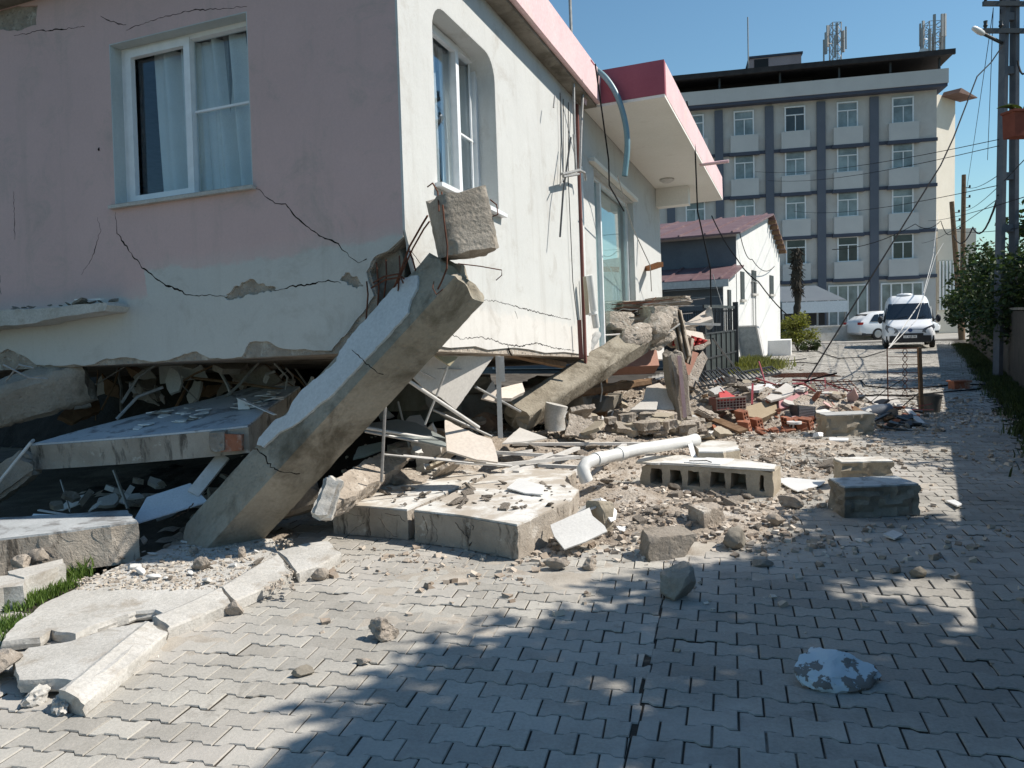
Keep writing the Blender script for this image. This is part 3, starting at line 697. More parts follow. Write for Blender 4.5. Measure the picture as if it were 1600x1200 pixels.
# stair house
sa, sz0 = TP(1172, 116, -4); sb_, sz1 = TP(1252, 84, -4)
b = MB(); b.box((sb_, zr + .225, -8), (sa, sz1, -4), TF); b.build('stair_house', surf('rose render', (.42, .33, .33), (.48, .38, .38), 1), blk)
b = MB(); b.box((sb_ - .1, sz1 + .002, -8.1), (sa + .1, sz1 + .15, -3.9), TF); b.build('stair_house_roof', TBAND, blk)
b = MB(); b.box((sa - 1.3, zr + .3, -3.998), (sa - .3, sz1 - .1, -3.95), TF); b.build('stair_house_door', DARK, blk)
p = TP(1171, 95, -4)
b = MB(); b.tube([TF(p[0] + .1, zr + .2, -3.8), TF(p[0] + .1, TP(1171, 28, -4)[1], -3.8)], .045, 6); tag(b.build('whip_antenna', STEEL), 'thin upright whip antenna beside the rose stair house on the roof of the block', 'antenna')
def mast(px, hpx0, hpx1, wd, npan, lbl, seed, dish):
    s0, z1 = TP(px, hpx0, -3); z0 = zr + .23
    if hpx1 > 115: z0 = zc1
    base = TF(s0, z0, -3); t = thing('antenna_mast', base, lbl, 'antenna mast', 'telecom masts on the roof of the block')
    b = MB(); h = z1 - z0; n = max(4, int(h / .55))
    co = [(-wd, -wd), (wd, -wd), (wd, wd), (-wd, wd)]
    for (x, y) in co: b.tube([base + Vector((x, y, 0)), base + Vector((x, y, h))], .04, 5)
    for k in range(n):
        for q in range(4):
            a = co[q]; c_ = co[(q + 1) % 4]; za = h * k / n; zb_ = h * (k + 1) / n
            b.tube([base + Vector((*a, za)), base + Vector((*c_, zb_))], .022, 4, False); b.tube([base + Vector((*a, zb_)), base + Vector((*c_, zb_))], .022, 4, False)
    b.build('lattice', STEEL, t)
    rn = random.Random(seed)
    for k in range(npan):
        a = k * 2.4 + seed; rr = wd + .28 + rn.uniform(0, .25); zz = h * rn.uniform(.52, .92)
        c_ = base + Vector((math.cos(a) * rr, math.sin(a) * rr, zz))
        b = MB(); b.box((-.09, -.05, -.75), (.09, .05, .75), frame(c_, Vector((-math.sin(a), math.cos(a), 0)), Vector((math.cos(a), math.sin(a), 0)), Z3)); b.tube([c_, base + Vector((math.cos(a) * wd, math.sin(a) * wd, zz))], .02, 5); b.build('panel_antenna', STEEL, t)
    if dish:
        c_ = base + Vector((-wd - .35, -.4, h * .25)); b = MB(); b.tube([c_, c_ + Vector((0, .1, 0)), c_ + Vector((0, .22, 0))], [.48, .42, .1], 16); b.build('dish', WFRAME, t, smooth=True)
mast(1305, 37, 100, .30, 7, 'slim telecom mast standing in the middle of the roof of the block', 1, False)
mast(1457, 36, 100, .42, 12, 'broad telecom mast with a dish at the right end of the roof', 4, True)
# cream wing beyond, turned to the sun
WING = surf('cream wing', (.66, .61, .52), (.72, .67, .58), 1, bump=.1, fine=.06, stain=(.56, .5, .43), sthr=(.55, .8), sscale=.5, sten=.5)
wing = thing('side_wing', XD(1456, 56), 'narrow cream sunlit wing standing behind the right end of the grey block', 'building')
w0 = XD(1457, 57); we = Vector((.80, .60, 0)); wl = 0
while proj(w0 + we * wl + Z3 * 5)[0] < 1491: wl += .05
WFm = boxf(w0, we, Z3, Vector((.6, -.8, 0))); wz = onp(1475, 150, w0, Vector((.6, -.8, 0))).z
b = MB(); b.box((0, 0, -5), (wl, wz, 0), WFm); b.build('wall', WING, wing)
b = MB(); b.plate([(wl * .35, wz - .1), (wl + .7, wz - .1), (wl + .7, wz - .04), (wl * .45, wz + .25)], 1.2, WFm, c0=.01); b.build('eave_canopy', surf('eave boards', (.14, .09, .075), (.2, .13, .11), 3), wing)
for zf in (.35, .55, .75, .93):
    b = MB(); b.box((wl + .002, wz * zf, -.6), (wl + .25, wz * zf + .35, -.2), WFm); b.build('air_conditioner', PROFILE, wing)
# low annex with greenish glass
an = thing('low_annex', XD(1500, 60), 'low cream annex with pale green glazing beside the grey block', 'building')
A0 = XD(1464, 55.5); A1 = XD(1524, 55.5); AZ = D(1500, 357, 55.5).z
b = MB(); b.box((A0.x, 55.5, 0), (A1.x, 56.9, AZ)); b.build('wall', WING, an)
b = MB(); b.box((A0.x + .1, 55.4, 1.6), (A1.x - 1.4, 55.495, AZ - 2.2)); b.build('glazing', panemat('green pane', (.34, .42, .36), .3), an)
for q in range(6):
    b = MB(); x = A0.x + .1 + (A1.x - 1.5 - A0.x) * q / 5; b.box((x - .05, 55.3, 1.6), (x + .05, 55.397, AZ - 2.2)); b.build('mullion', WFRAME, an)
# awnings, forecourt wall
a0 = XD(1222, 50.5); a1 = XD(1323, 50.5)
aw = thing('awning', a0, 'white corrugated awning over the forecourt left of the white van', 'awning')
zt = D(1270, 447, 53).z; zm = D(1323, 469, 50.5).z; zl = D(1323, 487, 50.5).z
b = MB(); n = 80
vs = []
for i in range(n + 1):
    x = a0.x + (a1.x - a0.x) * i / n; o_ = .06 * (i % 2)
    vs += [Vector((x - .9, 53.2, zt + o_)), Vector((x, 50.5, zm + o_))]
b.add(vs, [(2 * i, 2 * i + 1, 2 * i + 3, 2 * i + 2) for i in range(n)]); b.build('roof_sheet', TPANEL, aw)
b = MB(); b.box((a0.x, 50.4, zl), (a1.x, 50.45, zm - .02)); b.build('valance', WFRAME, aw)
b = MB(); b.box((a0.x, 52.5, .9), (a1.x - .6, 52.6, zl + .3)); b.build('screen', DARK, aw)
for f in (.02, .55, .98):
    b = MB(); x = a0.x + (a1.x - a0.x) * f; b.box((x - .05, 50.46, 0), (x + .05, 50.56, zl + .4)); b.build('post', STEEL, aw)
p0 = XD(1258, 47.5); p1 = XD(1388, 48.5)
b = MB(); b.bar(p0 + Z3 * .42, p1 + Z3 * .42, .2, .84); b.bar(p0 + Z3 * .88, p1 + Z3 * .88, .3, .08)
tag(b.build('forecourt_wall', CONC_L), 'low pale concrete wall in front of the awning and left of the white car', 'wall')
p0 = XD(1385, 55); p1 = XD(1500, 58)
# dead palm trunk
pt = XD(1246, 46)
t = thing('palm_tree', pt, 'dark bare palm trunk with a stub of dead fronds before the grey block', 'tree')
PALM = surf('palm bark', (.03, .025, .02), (.07, .06, .045), 5, bump=1, bscale=18, bdist=.05)
h = D(1246, 388, 46).z; b = MB(); nn = 24
pts = [pt + Vector((.05 * math.sin(i * .7), 0, h * i / nn)) for i in range(nn + 1)]
b.tube(pts, [(.19 + .03 * math.sin(i * 2.3)) * (1 if i < 14 else 1.35) * (1 if i < 22 else .8) for i in range(nn + 1)], 12); b.build('trunk', PALM, t, smooth=True)
b = MB(); rn = random.Random(2)
for i in range(160):
    a = rn.uniform(0, 6.28); z = rn.uniform(.52, 1.0) * h; c_ = pt + Vector((math.cos(a) * .2, math.sin(a) * .2, z)); e = c_ + Vector((math.cos(a) * rn.uniform(.1, .35), math.sin(a) * rn.uniform(.1, .35), rn.uniform(-.5, .25)))
    b.tube([c_, e], [.05, .01], 4)
b.build('dead_fronds', PALM, t)

# ------------------------------------------------------------ small white house with maroon sheet roofs
hp = XD(1153, 27); hz = R_(28); e2 = Vector((math.sin(hz), math.cos(hz), 0)); v2 = Vector((-math.cos(hz), math.sin(hz), 0)) 
L2 = 0
while proj(hp + e2 * L2 + Z3)[0] < 1219: L2 += .05
L2 = min(L2, 13)
K2 = lambda a, b_, c: hp + e2 * a + v2 * b_ + Z3 * c
def KS(px, py): p = onp(px, py, hp, v2) - hp; return p.dot(e2), p.z
W2 = surf('whitewash', (.68, .68, .66), (.78, .78, .76), 1.6, bump=.3, bscale=30, stain=(.5, .5, .5), sthr=(.55, .75), sscale=1.2, sten=.6)
G2 = surf('shade grey render', (.12, .135, .155), (.17, .185, .205), 1.6, bump=.2, bscale=30)  # shade of the house front, painted as a dark grey over the white
MAR = surf('maroon roof sheet', (.15, .09, .095), (.22, .14, .145), 1.5, bump=.1, rough=.5, stain=(.42, .33, .3), sthr=(.55, .8), sten=.6)
h2 = thing('small_house', K2(0, 0, 0), 'small white house with maroon sheet roofs beyond the pink house', 'house')
rs, rz = KS(1199, 338); _, z0 = KS(1154, 366); es, ez_ = KS(1218, 392); rs = min(max(rs, L2 * .4), L2 * .75)
W_ = 9
gp = [(0, 0), (L2, 0), (L2, ez_), (rs, rz), (0, z0)]
b = MB(); b.plate(gp, W_, lambda a, b_, c: K2(a, c, b_)); b.build('wall', W2, h2)
b = MB(); b.box((-.012, .01, .02), (-.002, W_ - .02, z0 - .1), K2); plabel(b.build('front_wall', G2, h2), 'front wall with shade put into its grey')
def roofsheet(p_lo, p_hi, wid, tf, nm, mat_, parent, th=.06, rib=.9):
    b = MB(); (s0, q0), (s1, q1) = p_lo, p_hi
    b.plate([(s0, q0), (s1, q1), (s1, q1 + th), (s0, q0 + th)], wid + .3, lambda a, b_, c: tf(a, c - .25, b_))
    k = 0
    while k < wid:
        b.plate([(s0, q0 + th + .001), (s1, q1 + th + .001), (s1, q1 + th + .05), (s0, q0 + th + .05)], .06, lambda a, b_, c: tf(a, c + k, b_)); k += rib
    return b.build(nm, mat_, parent)
dz = (rz - z0) / rs
roofsheet((-.5, z0 - .5 * dz + .03), (rs, rz + .03), W_, K2, 'roof', MAR, h2)
roofsheet((L2 + .3, ez_ - .1), (rs + .02, rz + .03), W_, K2, 'rear_roof', MAR, h2)
for q in range(7):
    f = (q + .5) / 7; b = MB(); a = rs + (L2 - rs) * f; z = rz + (ez_ - rz) * f - .06; b.box((a - .07, -.3, z - .16), (a + .07, -.002, z - .02), K2); b.build('rafter', WOOD, h2)
# lean-to in front
lt = XD(1135, 25.2); lz = (onp(1137, 412, lt, v2)).z
LF = lambda a, b_, c: hp + e2 * a + v2 * b_ + Z3 * c
la = -1.9; lz1 = z0 - 1.15
b = MB(); b.plate([(la, 0), (-.015, 0), (-.015, lz1), (la, lz1 - .45)], W_ - .5, lambda a, b_, c: LF(a, c + .02, b_)); b.build('lean_to_wall', W2, h2)
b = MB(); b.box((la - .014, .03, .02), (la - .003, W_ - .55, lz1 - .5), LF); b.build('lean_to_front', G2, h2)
roofsheet((la - .45, lz1 - .52), (-.02, lz1 + .02), W_ - .3, LF, 'lean_to_roof', MAR, h2)
b = MB(); b.box((la - .47, -.25, lz1 - .70), (la - .43, W_ - .3, lz1 - .47), LF); b.build('gutter', PROFILE, h2)
for a0_, a1_, c0_, c1_ in ((-1.35, -.95, .9, 2.5),):
    b = MB(); b.box((a0_, -.02, c0_), (a1_, .018, c1_), LF); b.build('window', DARKMET, h2)
for px0, px1, py0, py1 in ((1156.5, 1162.5, 424, 468), (1174, 1181, 422, 459), (1202, 1208, 430, 460)):
    s0, q1 = KS(px0, py0); s1, q0 = KS(px1, py1); b = MB(); b.box((s0, -.03, q0), (s1, -.001, q1), K2); b.build('window', DARKMET, h2)
    b = MB(); b.box((s0 - .1, -.08, q0 - .08), (s1 + .1, -.001, q0 - .002), K2); b.build('window_sill', CONC_L, h2)
b = MB(); b.box((la - .03, 3.2, 1.15), (la - .016, 5.2, 2.35), LF); fr = b.build('window', DARKMET, h2)
b = MB()
for q in range(9): b.box((la - .07, 3.2 + q * .25, 1.15), (la - .05, 3.23 + q * .25, 2.35), LF)
for z in (1.15, 1.7, 2.3): b.box((la - .072, 3.2, z), (la - .052, 5.23, z + .04), LF)
b.build('window_bars', WFRAME, fr)
b = MB(); s0, q0 = KS(1163, 545); s1 = KS(1175, 500)[0]
for dx in (0, .5): b.tube([K2(rs * .42 + dx, -.05, .4), K2(rs * .42 + dx, -.05, 2.9)], .018, 6)
b.tube([K2(rs * .42 - .1, -.05, 2.9), K2(rs * .42 + 1.0, -.05, 2.85)], .018, 6); b.build('pipe', STEEL, h2)
# planter wall at its far end
p0 = XD(1193, 32.0); 
b = MB(); b.box((0, 0, 0), (1.05, 1.6, .62), frame(p0, Vector((.9, -.2, 0)).normalized(), Vector((.35, .93, 0)).normalized(), Z3)); tag(b.build('planter_wall', W2), 'low whitewashed masonry planter at the far corner of the small white house', 'planter')
# old metal door leaf leaning on the white wall
q0 = XD(1160, 27.2, 0)
b = MB(); ax = Vector((.75, -.66, 0)).normalized(); up = Vector((-.12, .22, .97)).normalized(); fr0 = frame(q0 + Vector((-.1, -.4, .25)), ax, up, ax.cross(up))
b.box((0, 0, -.06), (.72, 1.05, .06), fr0)
t = b.build('metal_sheet', surf('grey metal panel', (.22, .25, .26), (.36, .39, .40), 5, bump=.8, bscale=14, bdist=.03, rough=.6)); tag(t, 'dented grey metal panel leaning against the sunlit wall of the small white house', 'panel')
b = MB(); ringframe(b, -.04, .76, -.04, 1.09, .05, -.08, .09, fr0); b.build('rim', PROFILE, t)
b = MB(); b.box((.28, -.02, -.22), (.70, 1.0, -.09), fr0); b.build('rust_panel', RUST, t)
# black sheet gate and railing
g0 = XD(1100, 19.6); g1 = XD(1149, 23.6); gd = (g1 - g0); GLn = gd.length; gd /= GLn; gn = Vector((gd.y, -gd.x, 0))
gt = thing('metal_gate', g0, 'black sheet metal gate beside the rubble heap, hanging off plumb', 'gate'); GFm = boxf(g0, gd, Z3, gn)
GH = D(1149, 478, 23.6).z
b = MB(); b.box((0, .05, 0), (GLn * .97, .62 * GH, .03), GFm); b.build('sheet', surf('dark green sheet', (.035, .045, .045), (.06, .07, .07), 3, rough=.45, bump=.1), gt)
b = MB()
for q in range(7): b.box((GLn * q / 6 * .95, .04, .031), (GLn * q / 6 * .95 + .04, GH * .64, .06), GFm)
for z in (.05, .3, .62): b.box((0, z * GH, .031), (GLn * .97, z * GH + .04, .065), GFm)
for q in range(22): b.box((GLn * q / 22 * .97, GH * .64, .0), (GLn * q / 22 * .97 + .015, GH * .97, .02), GFm)
b.box((0, GH * .96, -.005), (GLn * .97, GH, .035), GFm)
b.build('frame', DARKMET, gt)
b = MB(); b.box((GLn - .02, 0, -.05), (GLn + .12, GH * 1.06, .09), GFm); b.box((-.14, 0, -.05), (-.02, GH * .72, .09), GFm); b.build('gate_post', DARKMET, gt)
r0 = XD(1040, 23.9); r1 = XD(1146, 24.0)
rt = thing('railing_fence', r0, 'black bar railing with barbed wire above it in front of the shaded house wall', 'fence')
b = MB(); n = 30
for i in range(n + 1):
    x = r0.x + (r1.x - r0.x) * i / n; b.box((x - .012, 23.9, 0), (x + .012, 23.93, 1.85))
for z in (.3, 1.1, 1.78): b.box((r0.x, 23.88, z), (r1.x, 23.897, z + .04))
b.build('bars', DARKMET, rt)
b = MB(); b.box((r0.x, 23.95, 0), (r1.x, 24.02, 1.05)); b.build('sheet', DARKMET, rt)
b = MB()
for z in (1.95, 2.2, 2.45, 2.7): b.tube([Vector((r0.x, 23.9, z)), Vector((r1.x - .3, 23.9, z + .05))], .009, 4)
b.tube([Vector((r1.x - .3, 23.9, 1.8)), Vector((r1.x - .6, 23.9, 2.9))], .014, 5); b.build('barbed_wire', STEEL, rt)

# ------------------------------------------------------------ boundary wall, pole, lamp, hanging pot
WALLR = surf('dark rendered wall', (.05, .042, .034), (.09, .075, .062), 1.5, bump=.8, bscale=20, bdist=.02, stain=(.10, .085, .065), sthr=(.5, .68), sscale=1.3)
wa = Vector((wall_x(-4), -4, 0)); Lw = (Vector((wall_x(37), 37, 0)) - wa).length
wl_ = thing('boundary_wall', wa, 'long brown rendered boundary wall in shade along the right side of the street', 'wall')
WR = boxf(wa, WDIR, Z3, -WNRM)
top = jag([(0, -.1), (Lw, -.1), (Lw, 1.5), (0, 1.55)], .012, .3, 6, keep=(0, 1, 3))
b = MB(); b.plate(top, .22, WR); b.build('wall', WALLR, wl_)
b = MB(); 
k = 0
while k < Lw - 1: b.box((k, 1.551, -.03), (k + 1.94, 1.60 , .25), WR); k += 1.96
b.build('coping', CONC_W, wl_)
pp = XD(1571, 18.0); pole = thing('utility_pole', pp, 'grey concrete ladder pole with steel cross arms rising by the boundary wall', 'pole')
b = MB(); PH = 11.5; pd = Vector((1, .1, 0)).normalized(); pn = Vector((-.1, 1, 0)).normalized()
def legx(z): return .19 - .10 * z / PH
for sg in (-1, 1):
    b.plate([(sg * legx(0) - .05, 0), (sg * legx(0) + .05, 0), (sg * legx(PH) + .04, PH), (sg * legx(PH) - .04, PH)], .2, boxf(pp, pd, Z3, pn), c0=-.1)
z = 1.0
while z < PH: b.box((-legx(z) + .048, z, -.07), (legx(z) - .048, z + .16, .07), boxf(pp, pd, Z3, pn)); z += 1.15
b.build('shaft', surf('grey pole concrete', (.11, .12, .14), (.17, .18, .20), 4, bump=.4), pole)
for z in (D(1570, 10, 18).z, D(1570, 52, 18).z):
    b = MB(); b.box((-.72, -.16, z - .05), (.72, -.101, z + .05), lambda x, y, z_: pp + pd * x + pn * y + Z3 * z_); ca = b.build('cross_arm', DARKMET, pole)
    for x in (-.66, -.3, .3, .66):
        b = MB(); c_ = pp + pd * x - pn * .13 + Z3 * (z + .05); b.tube([c_, c_ + Z3 * .06, c_ + Z3 * .1, c_ + Z3 * .16], [.02, .05, .035, .045], 8); b.build('insulator', DARKMET, ca, smooth=True)
# street lamp on its arm
la0 = D(1567, 68, 18); la1 = D(1535, 52, 17.6); la2 = D(1520, 43, 17.4)
lm = thing('street_lamp', la0, 'street lamp with a short upward arm fixed to the ladder pole', 'street lamp')
b = MB(); b.tube([la0, la1], .035, 8); b.build('arm', DARKMET, lm, smooth=True)
b = MB(); d_ = (la2 - la1); b.tube([la1 - d_ * .15, la1, la1 + d_ * .35, la1 + d_ * .9, la2], [.03, .055, .065, .05, .02], 12); b.build('lamp_head', TILE, lm, smooth=True)
# pot hung on the pole with a few big leaves
pc = D(1584, 218, 17.3)
pot = thing('hanging_pot', pc, 'orange brown pot with large dark leaves hung on the ladder pole', 'plant pot')
TERR = surf('terracotta', (.20, .055, .035), (.27, .08, .05), 5, bump=.2)
b = MB(); wv = .27; hh = .50
b.plate([(-wv * .92, 0), (wv * .92, 0), (wv, hh), (-wv, hh)], .36, boxf(pc, pd, Z3, -pn)); b.box((-wv - .03, hh + .001, -.02), (wv + .03, hh + .05, .39), boxf(pc, pd, Z3, -pn)); b.build('pot', TERR, pot)
LEAFD = None
def leafmat(name, a, c_, tr=.25):
    n = NT(name); g = n.node("ShaderNodeNewGeometry"); col = n.ramp(g.outputs['Random Per Island'], [(0, a), (.6, c_), (1, tuple(min(1, q * 1.5) for q in c_))])
    n.done(col, .5, None, .35)
    tl = n.node("ShaderNodeBsdfTranslucent"); n.link(n.mix(1.0, col, (1.2, 1.3, .5), 'MULTIPLY'), tl.inputs[0]); mx = n.node("ShaderNodeMixShader"); mx.inputs[0].default_value = tr
    n.link(n.b.outputs[0], mx.inputs[1]); n.link(tl.outputs[0], mx.inputs[2]); n.link(mx.outputs[0], n.n["Material Output"].inputs[0]); return n.m
LEAFD = leafmat('dark leaves', (.018, .032, .012), (.045, .07, .025)); LEAFY = leafmat('yellow green leaves', (.10, .11, .02), (.20, .20, .05), .3); LEAFG = leafmat('weed leaves', (.025, .038, .012), (.06, .08, .028), .2)
LEAFO = leafmat('dry weed leaves', (.12, .12, .04), (.24, .24, .10), .25)
def bigleaf(mb, c, d, ln, wd, up=Z3, droop=.3):
    s = d.cross(up).normalized(); pts = []
    for i in range(7):
        f = i / 6; p = c + d * ln * f - up * droop * ln * f * f; w_ = wd * math.sin(math.pi * min(.97, f * .93 + .06)) ** .7
        pts += [p - s * w_ / 2, p + up * -.02, p + s * w_ / 2]
    mb.add(pts, [(3 * i, 3 * i + 1, 3 * i + 4, 3 * i + 3) for i in range(6)] + [(3 * i + 1, 3 * i + 2, 3 * i + 5, 3 * i + 4) for i in range(6)])
b = MB(); rn = random.Random(4)
for dx, dz_, a, ln in ((-.1, .6, 2.9, .34), (.05, .62, 3.0, .42), (.2, .6, .6, .4), (.1, .62, 1.2, .38), (.25, .1, .2, .4), (.28, -.1, .1, .45), (.25, -.6, .3, .4), (-.05, .6, -1.6, .3), (.15, .6, -1.2, .3)):
    c_ = pc + pd * dx - pn * .15 + Z3 * dz_; bigleaf(b, c_, (pd * math.cos(a) - pn * .3 * math.sin(a) + Z3 * .35).normalized(), ln * 1.35, .17)
b.build('leaves', LEAFD, pot, smooth=True)
# wooden poles beyond the van
for (x0, y0, x1, y1, d_, lbl) in ((1503, 528, 1487, 315, 42, 'leaning wooden pole behind the bushes right of the van, the lower of two'), (1503, 528, 1506, 273, 45, 'taller upright wooden pole behind the bushes right of the van')):
    a_ = XD(x0, d_); c_ = D(x1, y1, d_); b = MB(); b.tube([a_, a_.lerp(c_, .5), c_], [.16, .13, .11], 10); pl_ = b.build('wooden_pole', WOOD, smooth=True); tag(pl_, lbl, 'pole')
    for f in (.8, .86, .92):
        q = a_.lerp(c_, f); b = MB(); b.tube([q + Vector((.14, 0, 0)), q + Vector((.34, 0, .03))], .02, 5); b.tube([q + Vector((.34, 0, 0)), q + Vector((.34, 0, .14))], .05, 6); b.build('insulator', DARKMET, pl_)
# cables
def cable(pts, r, nm, lbl, grp=None, sag=0, seg=10, mat_=None):
    P = []
    for a, c_ in zip(pts, pts[1:]):
        for i in range(seg): f = i / seg; P.append(a.lerp(c_, f) - Z3 * sag * 4 * f * (1 - f))
    P.append(pts[-1]); b = MB(); b.tube(P, r, 5); return tag(b.build(nm, mat_ or WIRE, smooth=True), lbl, 'cable', grp)
cable([D(1566, 72, 17.8), D(1549, 97, 17.6), D(1527, 119, 17.2), D(1490, 215, 16), D(1470, 258, 15.6), D(1262, 593, 13.4)], .014, 'power_cable', 'thick black cable hanging from the ladder pole down to the rubble heap', seg=4, mat_=WIRE)
for (a_, c_, sg) in (((1560, 218, 18), (1180, 268, 48), .3), ((1560, 228, 18), (1200, 282, 48), .3), ((1558, 275, 18), (1505, 290, 45), .2), ((1558, 290, 18), (1240, 330, 50), .3), ((1600, 250, 14), (1505, 330, 45), .2), ((1600, 308, 14), (1450, 345, 50), .1), ((1600, 355, 16), (1488, 360, 42), .1), ((1560, 310, 18), (1440, 380, 50), .2)):
    cable([D(*a_), D(*c_)], .009, 'overhead_wire', 'thin overhead wire strung across the sky between the poles', 'overhead wires between the poles', sg, 14)
for (a_, c_) in (((1552, 12, 17.9), (1543, 250, 25)), ((1563, 14, 17.9), (1560, 200, 24)), ((1552, 14, 17.9), (1505, 330, 44))):
    cable([D(*a_), D(*c_)], .008, 'overhead_wire', 'thin overhead wire dropping steeply beside the ladder pole', 'wires dropping beside the ladder pole', .1, 10)
cable([D(1487, 365, 41), D(1470, 345, 41), D(1430, 350, 41), D(1300, 390, 41)], .02, 'service_cable', 'grey service cable looping from the leaning wooden pole to the left', None, .3, 8)
cable([D(1560, 305, 18), D(1520, 355, 30), D(1490, 368, 41)], .025, 'service_cable', 'black service cable running from the ladder pole to the leaning wooden pole', None, .5, 8)
cable([D(1590, 95, 17.8), D(1600, 115, 17.4), D(1640, 100, 17)], .02, 'service_cable', 'short slack cable leaving the ladder pole at the right edge', None, .1, 8)
cable([D(965, 275, 10), D(988, 355, 11.5), D(1016, 415, 13.2), D(1018, 455, 13.6)], .008, 'hanging_wire', 'thin pale wire dangling from the end of the blue pipe', None, .0, 6, STEEL)
cable([D(930, 100, 9.6), D(940, 170, 9.9), D(951, 250, 10.3), D(952, 290, 10.6), D(975, 330, 10.9)], .010, 'hanging_wire', 'thin black wire dangling in front of the canopy soffit', None, .0, 6)
cable([D(1073, 158, 12.5), D(1086, 230, 12.6), D(1090, 330, 12.8), D(1110, 420, 13), D(1111, 480, 13.1)], .012, 'hanging_wire', 'black wire hanging over the outer pink face of the canopy', None, .0, 6)
cable([D(1112, 337, 26), D(1150, 402, 25), D(1185, 440, 25), D(1240, 500, 28)], .02, 'hanging_wire', 'black cable crossing the sunlit wall of the small white house', None, .1, 6)
cable([D(1155, 360, 27), D(1175, 405, 28), D(1210, 416, 33)], .014, 'hanging_wire', 'thin cable looped across the gable of the small white house', None, .3, 8)

# ------------------------------------------------------------ white van
def loft(mb, st, tf, prof):
    """st: list of (t, zbot, ztop, hw_low, hw_top); prof builds half ring"""
    rings = []
    for s in st:
        half = prof(*s[1:]); ring = half + [(-x, z) for x, z in reversed(half)]
        rings.append([tf(x, s[0], z) for x, z in ring])
    n = len(rings[0]); vs = [p for r in rings for p in r]; fs = []
    for i in range(len(st) - 1):
        for k in range(n): k2 = (k + 1) % n; fs.append((i * n + k, i * n + k2, (i + 1) * n + k2, (i + 1) * n + k))
    fs += [tuple(range(n)), tuple((len(st) - 1) * n + k for k in range(n))]
    mb.add(vs, fs)
def vprof(zb, zt, hw, ht):
    zs = zb + (zt - zb) * .42
    return [(0.0, zb), (hw * .8, zb), (hw * .95, zb + .04), (hw, zb + .14), (hw * 1.005, zs), (hw * .995 + (ht - hw) * .18, zs + (zt - zs) * .25), (hw + (ht - hw) * .75, zt - (zt - zs) * .22), (ht * .96, zt - (zt - zs) * .08), (ht * .82, zt - .01), (ht * .4, zt + .005), (0.0, zt + .01)]
VP_ = PAINT = surf('white car paint', (.74, .75, .76), (.80, .81, .82), 1, rough=.28, bump=.01, fine=.04, spec=.55)
CGL = plain('dark car glass', (.012, .016, .022), .08, .7); BPL = plain('black bumper plastic', (.025, .025, .028), .6); TYRE = plain('tyre rubber', (.02, .02, .02), .85); RIM = plain('alloy rim', (.35, .35, .36), .35, .5, .6); LAMPG = panemat('headlight lens', (.22, .24, .27), .1)
vc = XD(1422, 34.0); va = R_(24.0); fwd = Vector((-math.sin(va), -math.cos(va), 0)); rgt = Vector((math.cos(va), -math.sin(va), 0))   # fwd points to the camera
V_ = lambda x, t, z: vc + rgt * x - fwd * t + Z3 * z
van = thing('van', vc, 'white high roofed panel van parked facing the viewer in the street', 'van')
st = [(0.0, .34, .80, .70, .60), (.05, .30, .90, .84, .72), (.15, .27, .98, .93, .80), (.35, .25, 1.05, .98, .84), (.7, .25, 1.14, 1.0, .86), (1.0, .25, 1.26, 1.0, .86), (1.35, .25, 1.58, 1.0, .82), (1.72, .25, 1.90, 1.0, .78), (1.86, .25, 2.02, 1.0, .78), (2.1, .25, 2.22, 1.0, .78), (2.5, .25, 2.32, 1.0, .79), (3.5, .25, 2.34, 1.0, .79), (5.1, .25, 2.33, 1.0, .78), (5.25, .3, 2.25, .97, .74)]
b = MB(); loft(b, st, V_, vprof); b.build('body', PAINT, van, angle=32)
b = MB()
vs = []; n = 12
for j in range(5):
    f = j / 4; t = .96 + (1.76 - .96) * f; z = 1.24 + (1.93 - 1.24) * f; hw_ = .93 - .13 * f
    for i in range(n + 1):
        x = -hw_ + 2 * hw_ * i / n; vs.append(V_(x, t - .035 + .16 * (x / hw_) ** 4, z + .02))
b.add(vs, [(j * (n + 1) + i, j * (n + 1) + i + 1, (j + 1) * (n + 1) + i + 1, (j + 1) * (n + 1) + i) for j in range(4) for i in range(n)])
b.build('windshield', CGL, van, smooth=True)
for sg in (-1, 1):
    b = MB(); b.plate([(1.35, 1.12), (2.35, 1.12), (2.35, 1.78), (1.85, 1.78)], .01, lambda a, b_, c: V_(sg * (1.012 - max(0, b_ - 1.1) * .13 + c), a, b_)); b.build('side_window', CGL, van)
    b = MB(); b.add([V_(sg * x, t, z) for x, t, z in ((.45, -.015, .72), (.52, -.015, .86), (.80, .10, .98), (.93, .28, 1.03), (.965, .34, .88), (.86, .10, .70), (.60, -.01, .66))] + [V_(sg * x, t + .12, z) for x, t, z in ((.45, -.015, .72), (.52, -.015, .86), (.80, .10, .98), (.93, .28, 1.03), (.965, .34, .88), (.86, .10, .70), (.60, -.01, .66))],
        [(0, 1, 2, 3, 4, 5, 6)] + [(k, (k + 1) % 7, (k + 1) % 7 + 7, k + 7) for k in range(7)]); b.build('headlight', LAMPG, van)
    b = MB(); c_ = V_(sg * 1.14, .98, 1.26); b.rock(c_, (.11, .07, .17), 2, amp=.02, cuts=0, rot=Matrix.Identity(3)); b.bar(V_(sg * .95, 1.05, 1.2), c_, .04, .05); b.build('mirror', BPL, van, smooth=True)
    for t_ in (.95, 4.2):
        c0_ = V_(sg * .80, t_, .33); c1_ = V_(sg * 1.0, t_, .33)
        b = MB(); b.tube([c0_, c0_.lerp(c1_, .15), c0_.lerp(c1_, .85), c1_], [.30, .33, .33, .30], 24); wh = b.build('wheel', TYRE, van, angle=40)
        b = MB(); b.tube([c1_ + (c1_ - c0_) * .01, c1_ + (c1_ - c0_) * .06], [.2, .17], 16); b.build('rim', RIM, wh, angle=40)
b = MB(); 
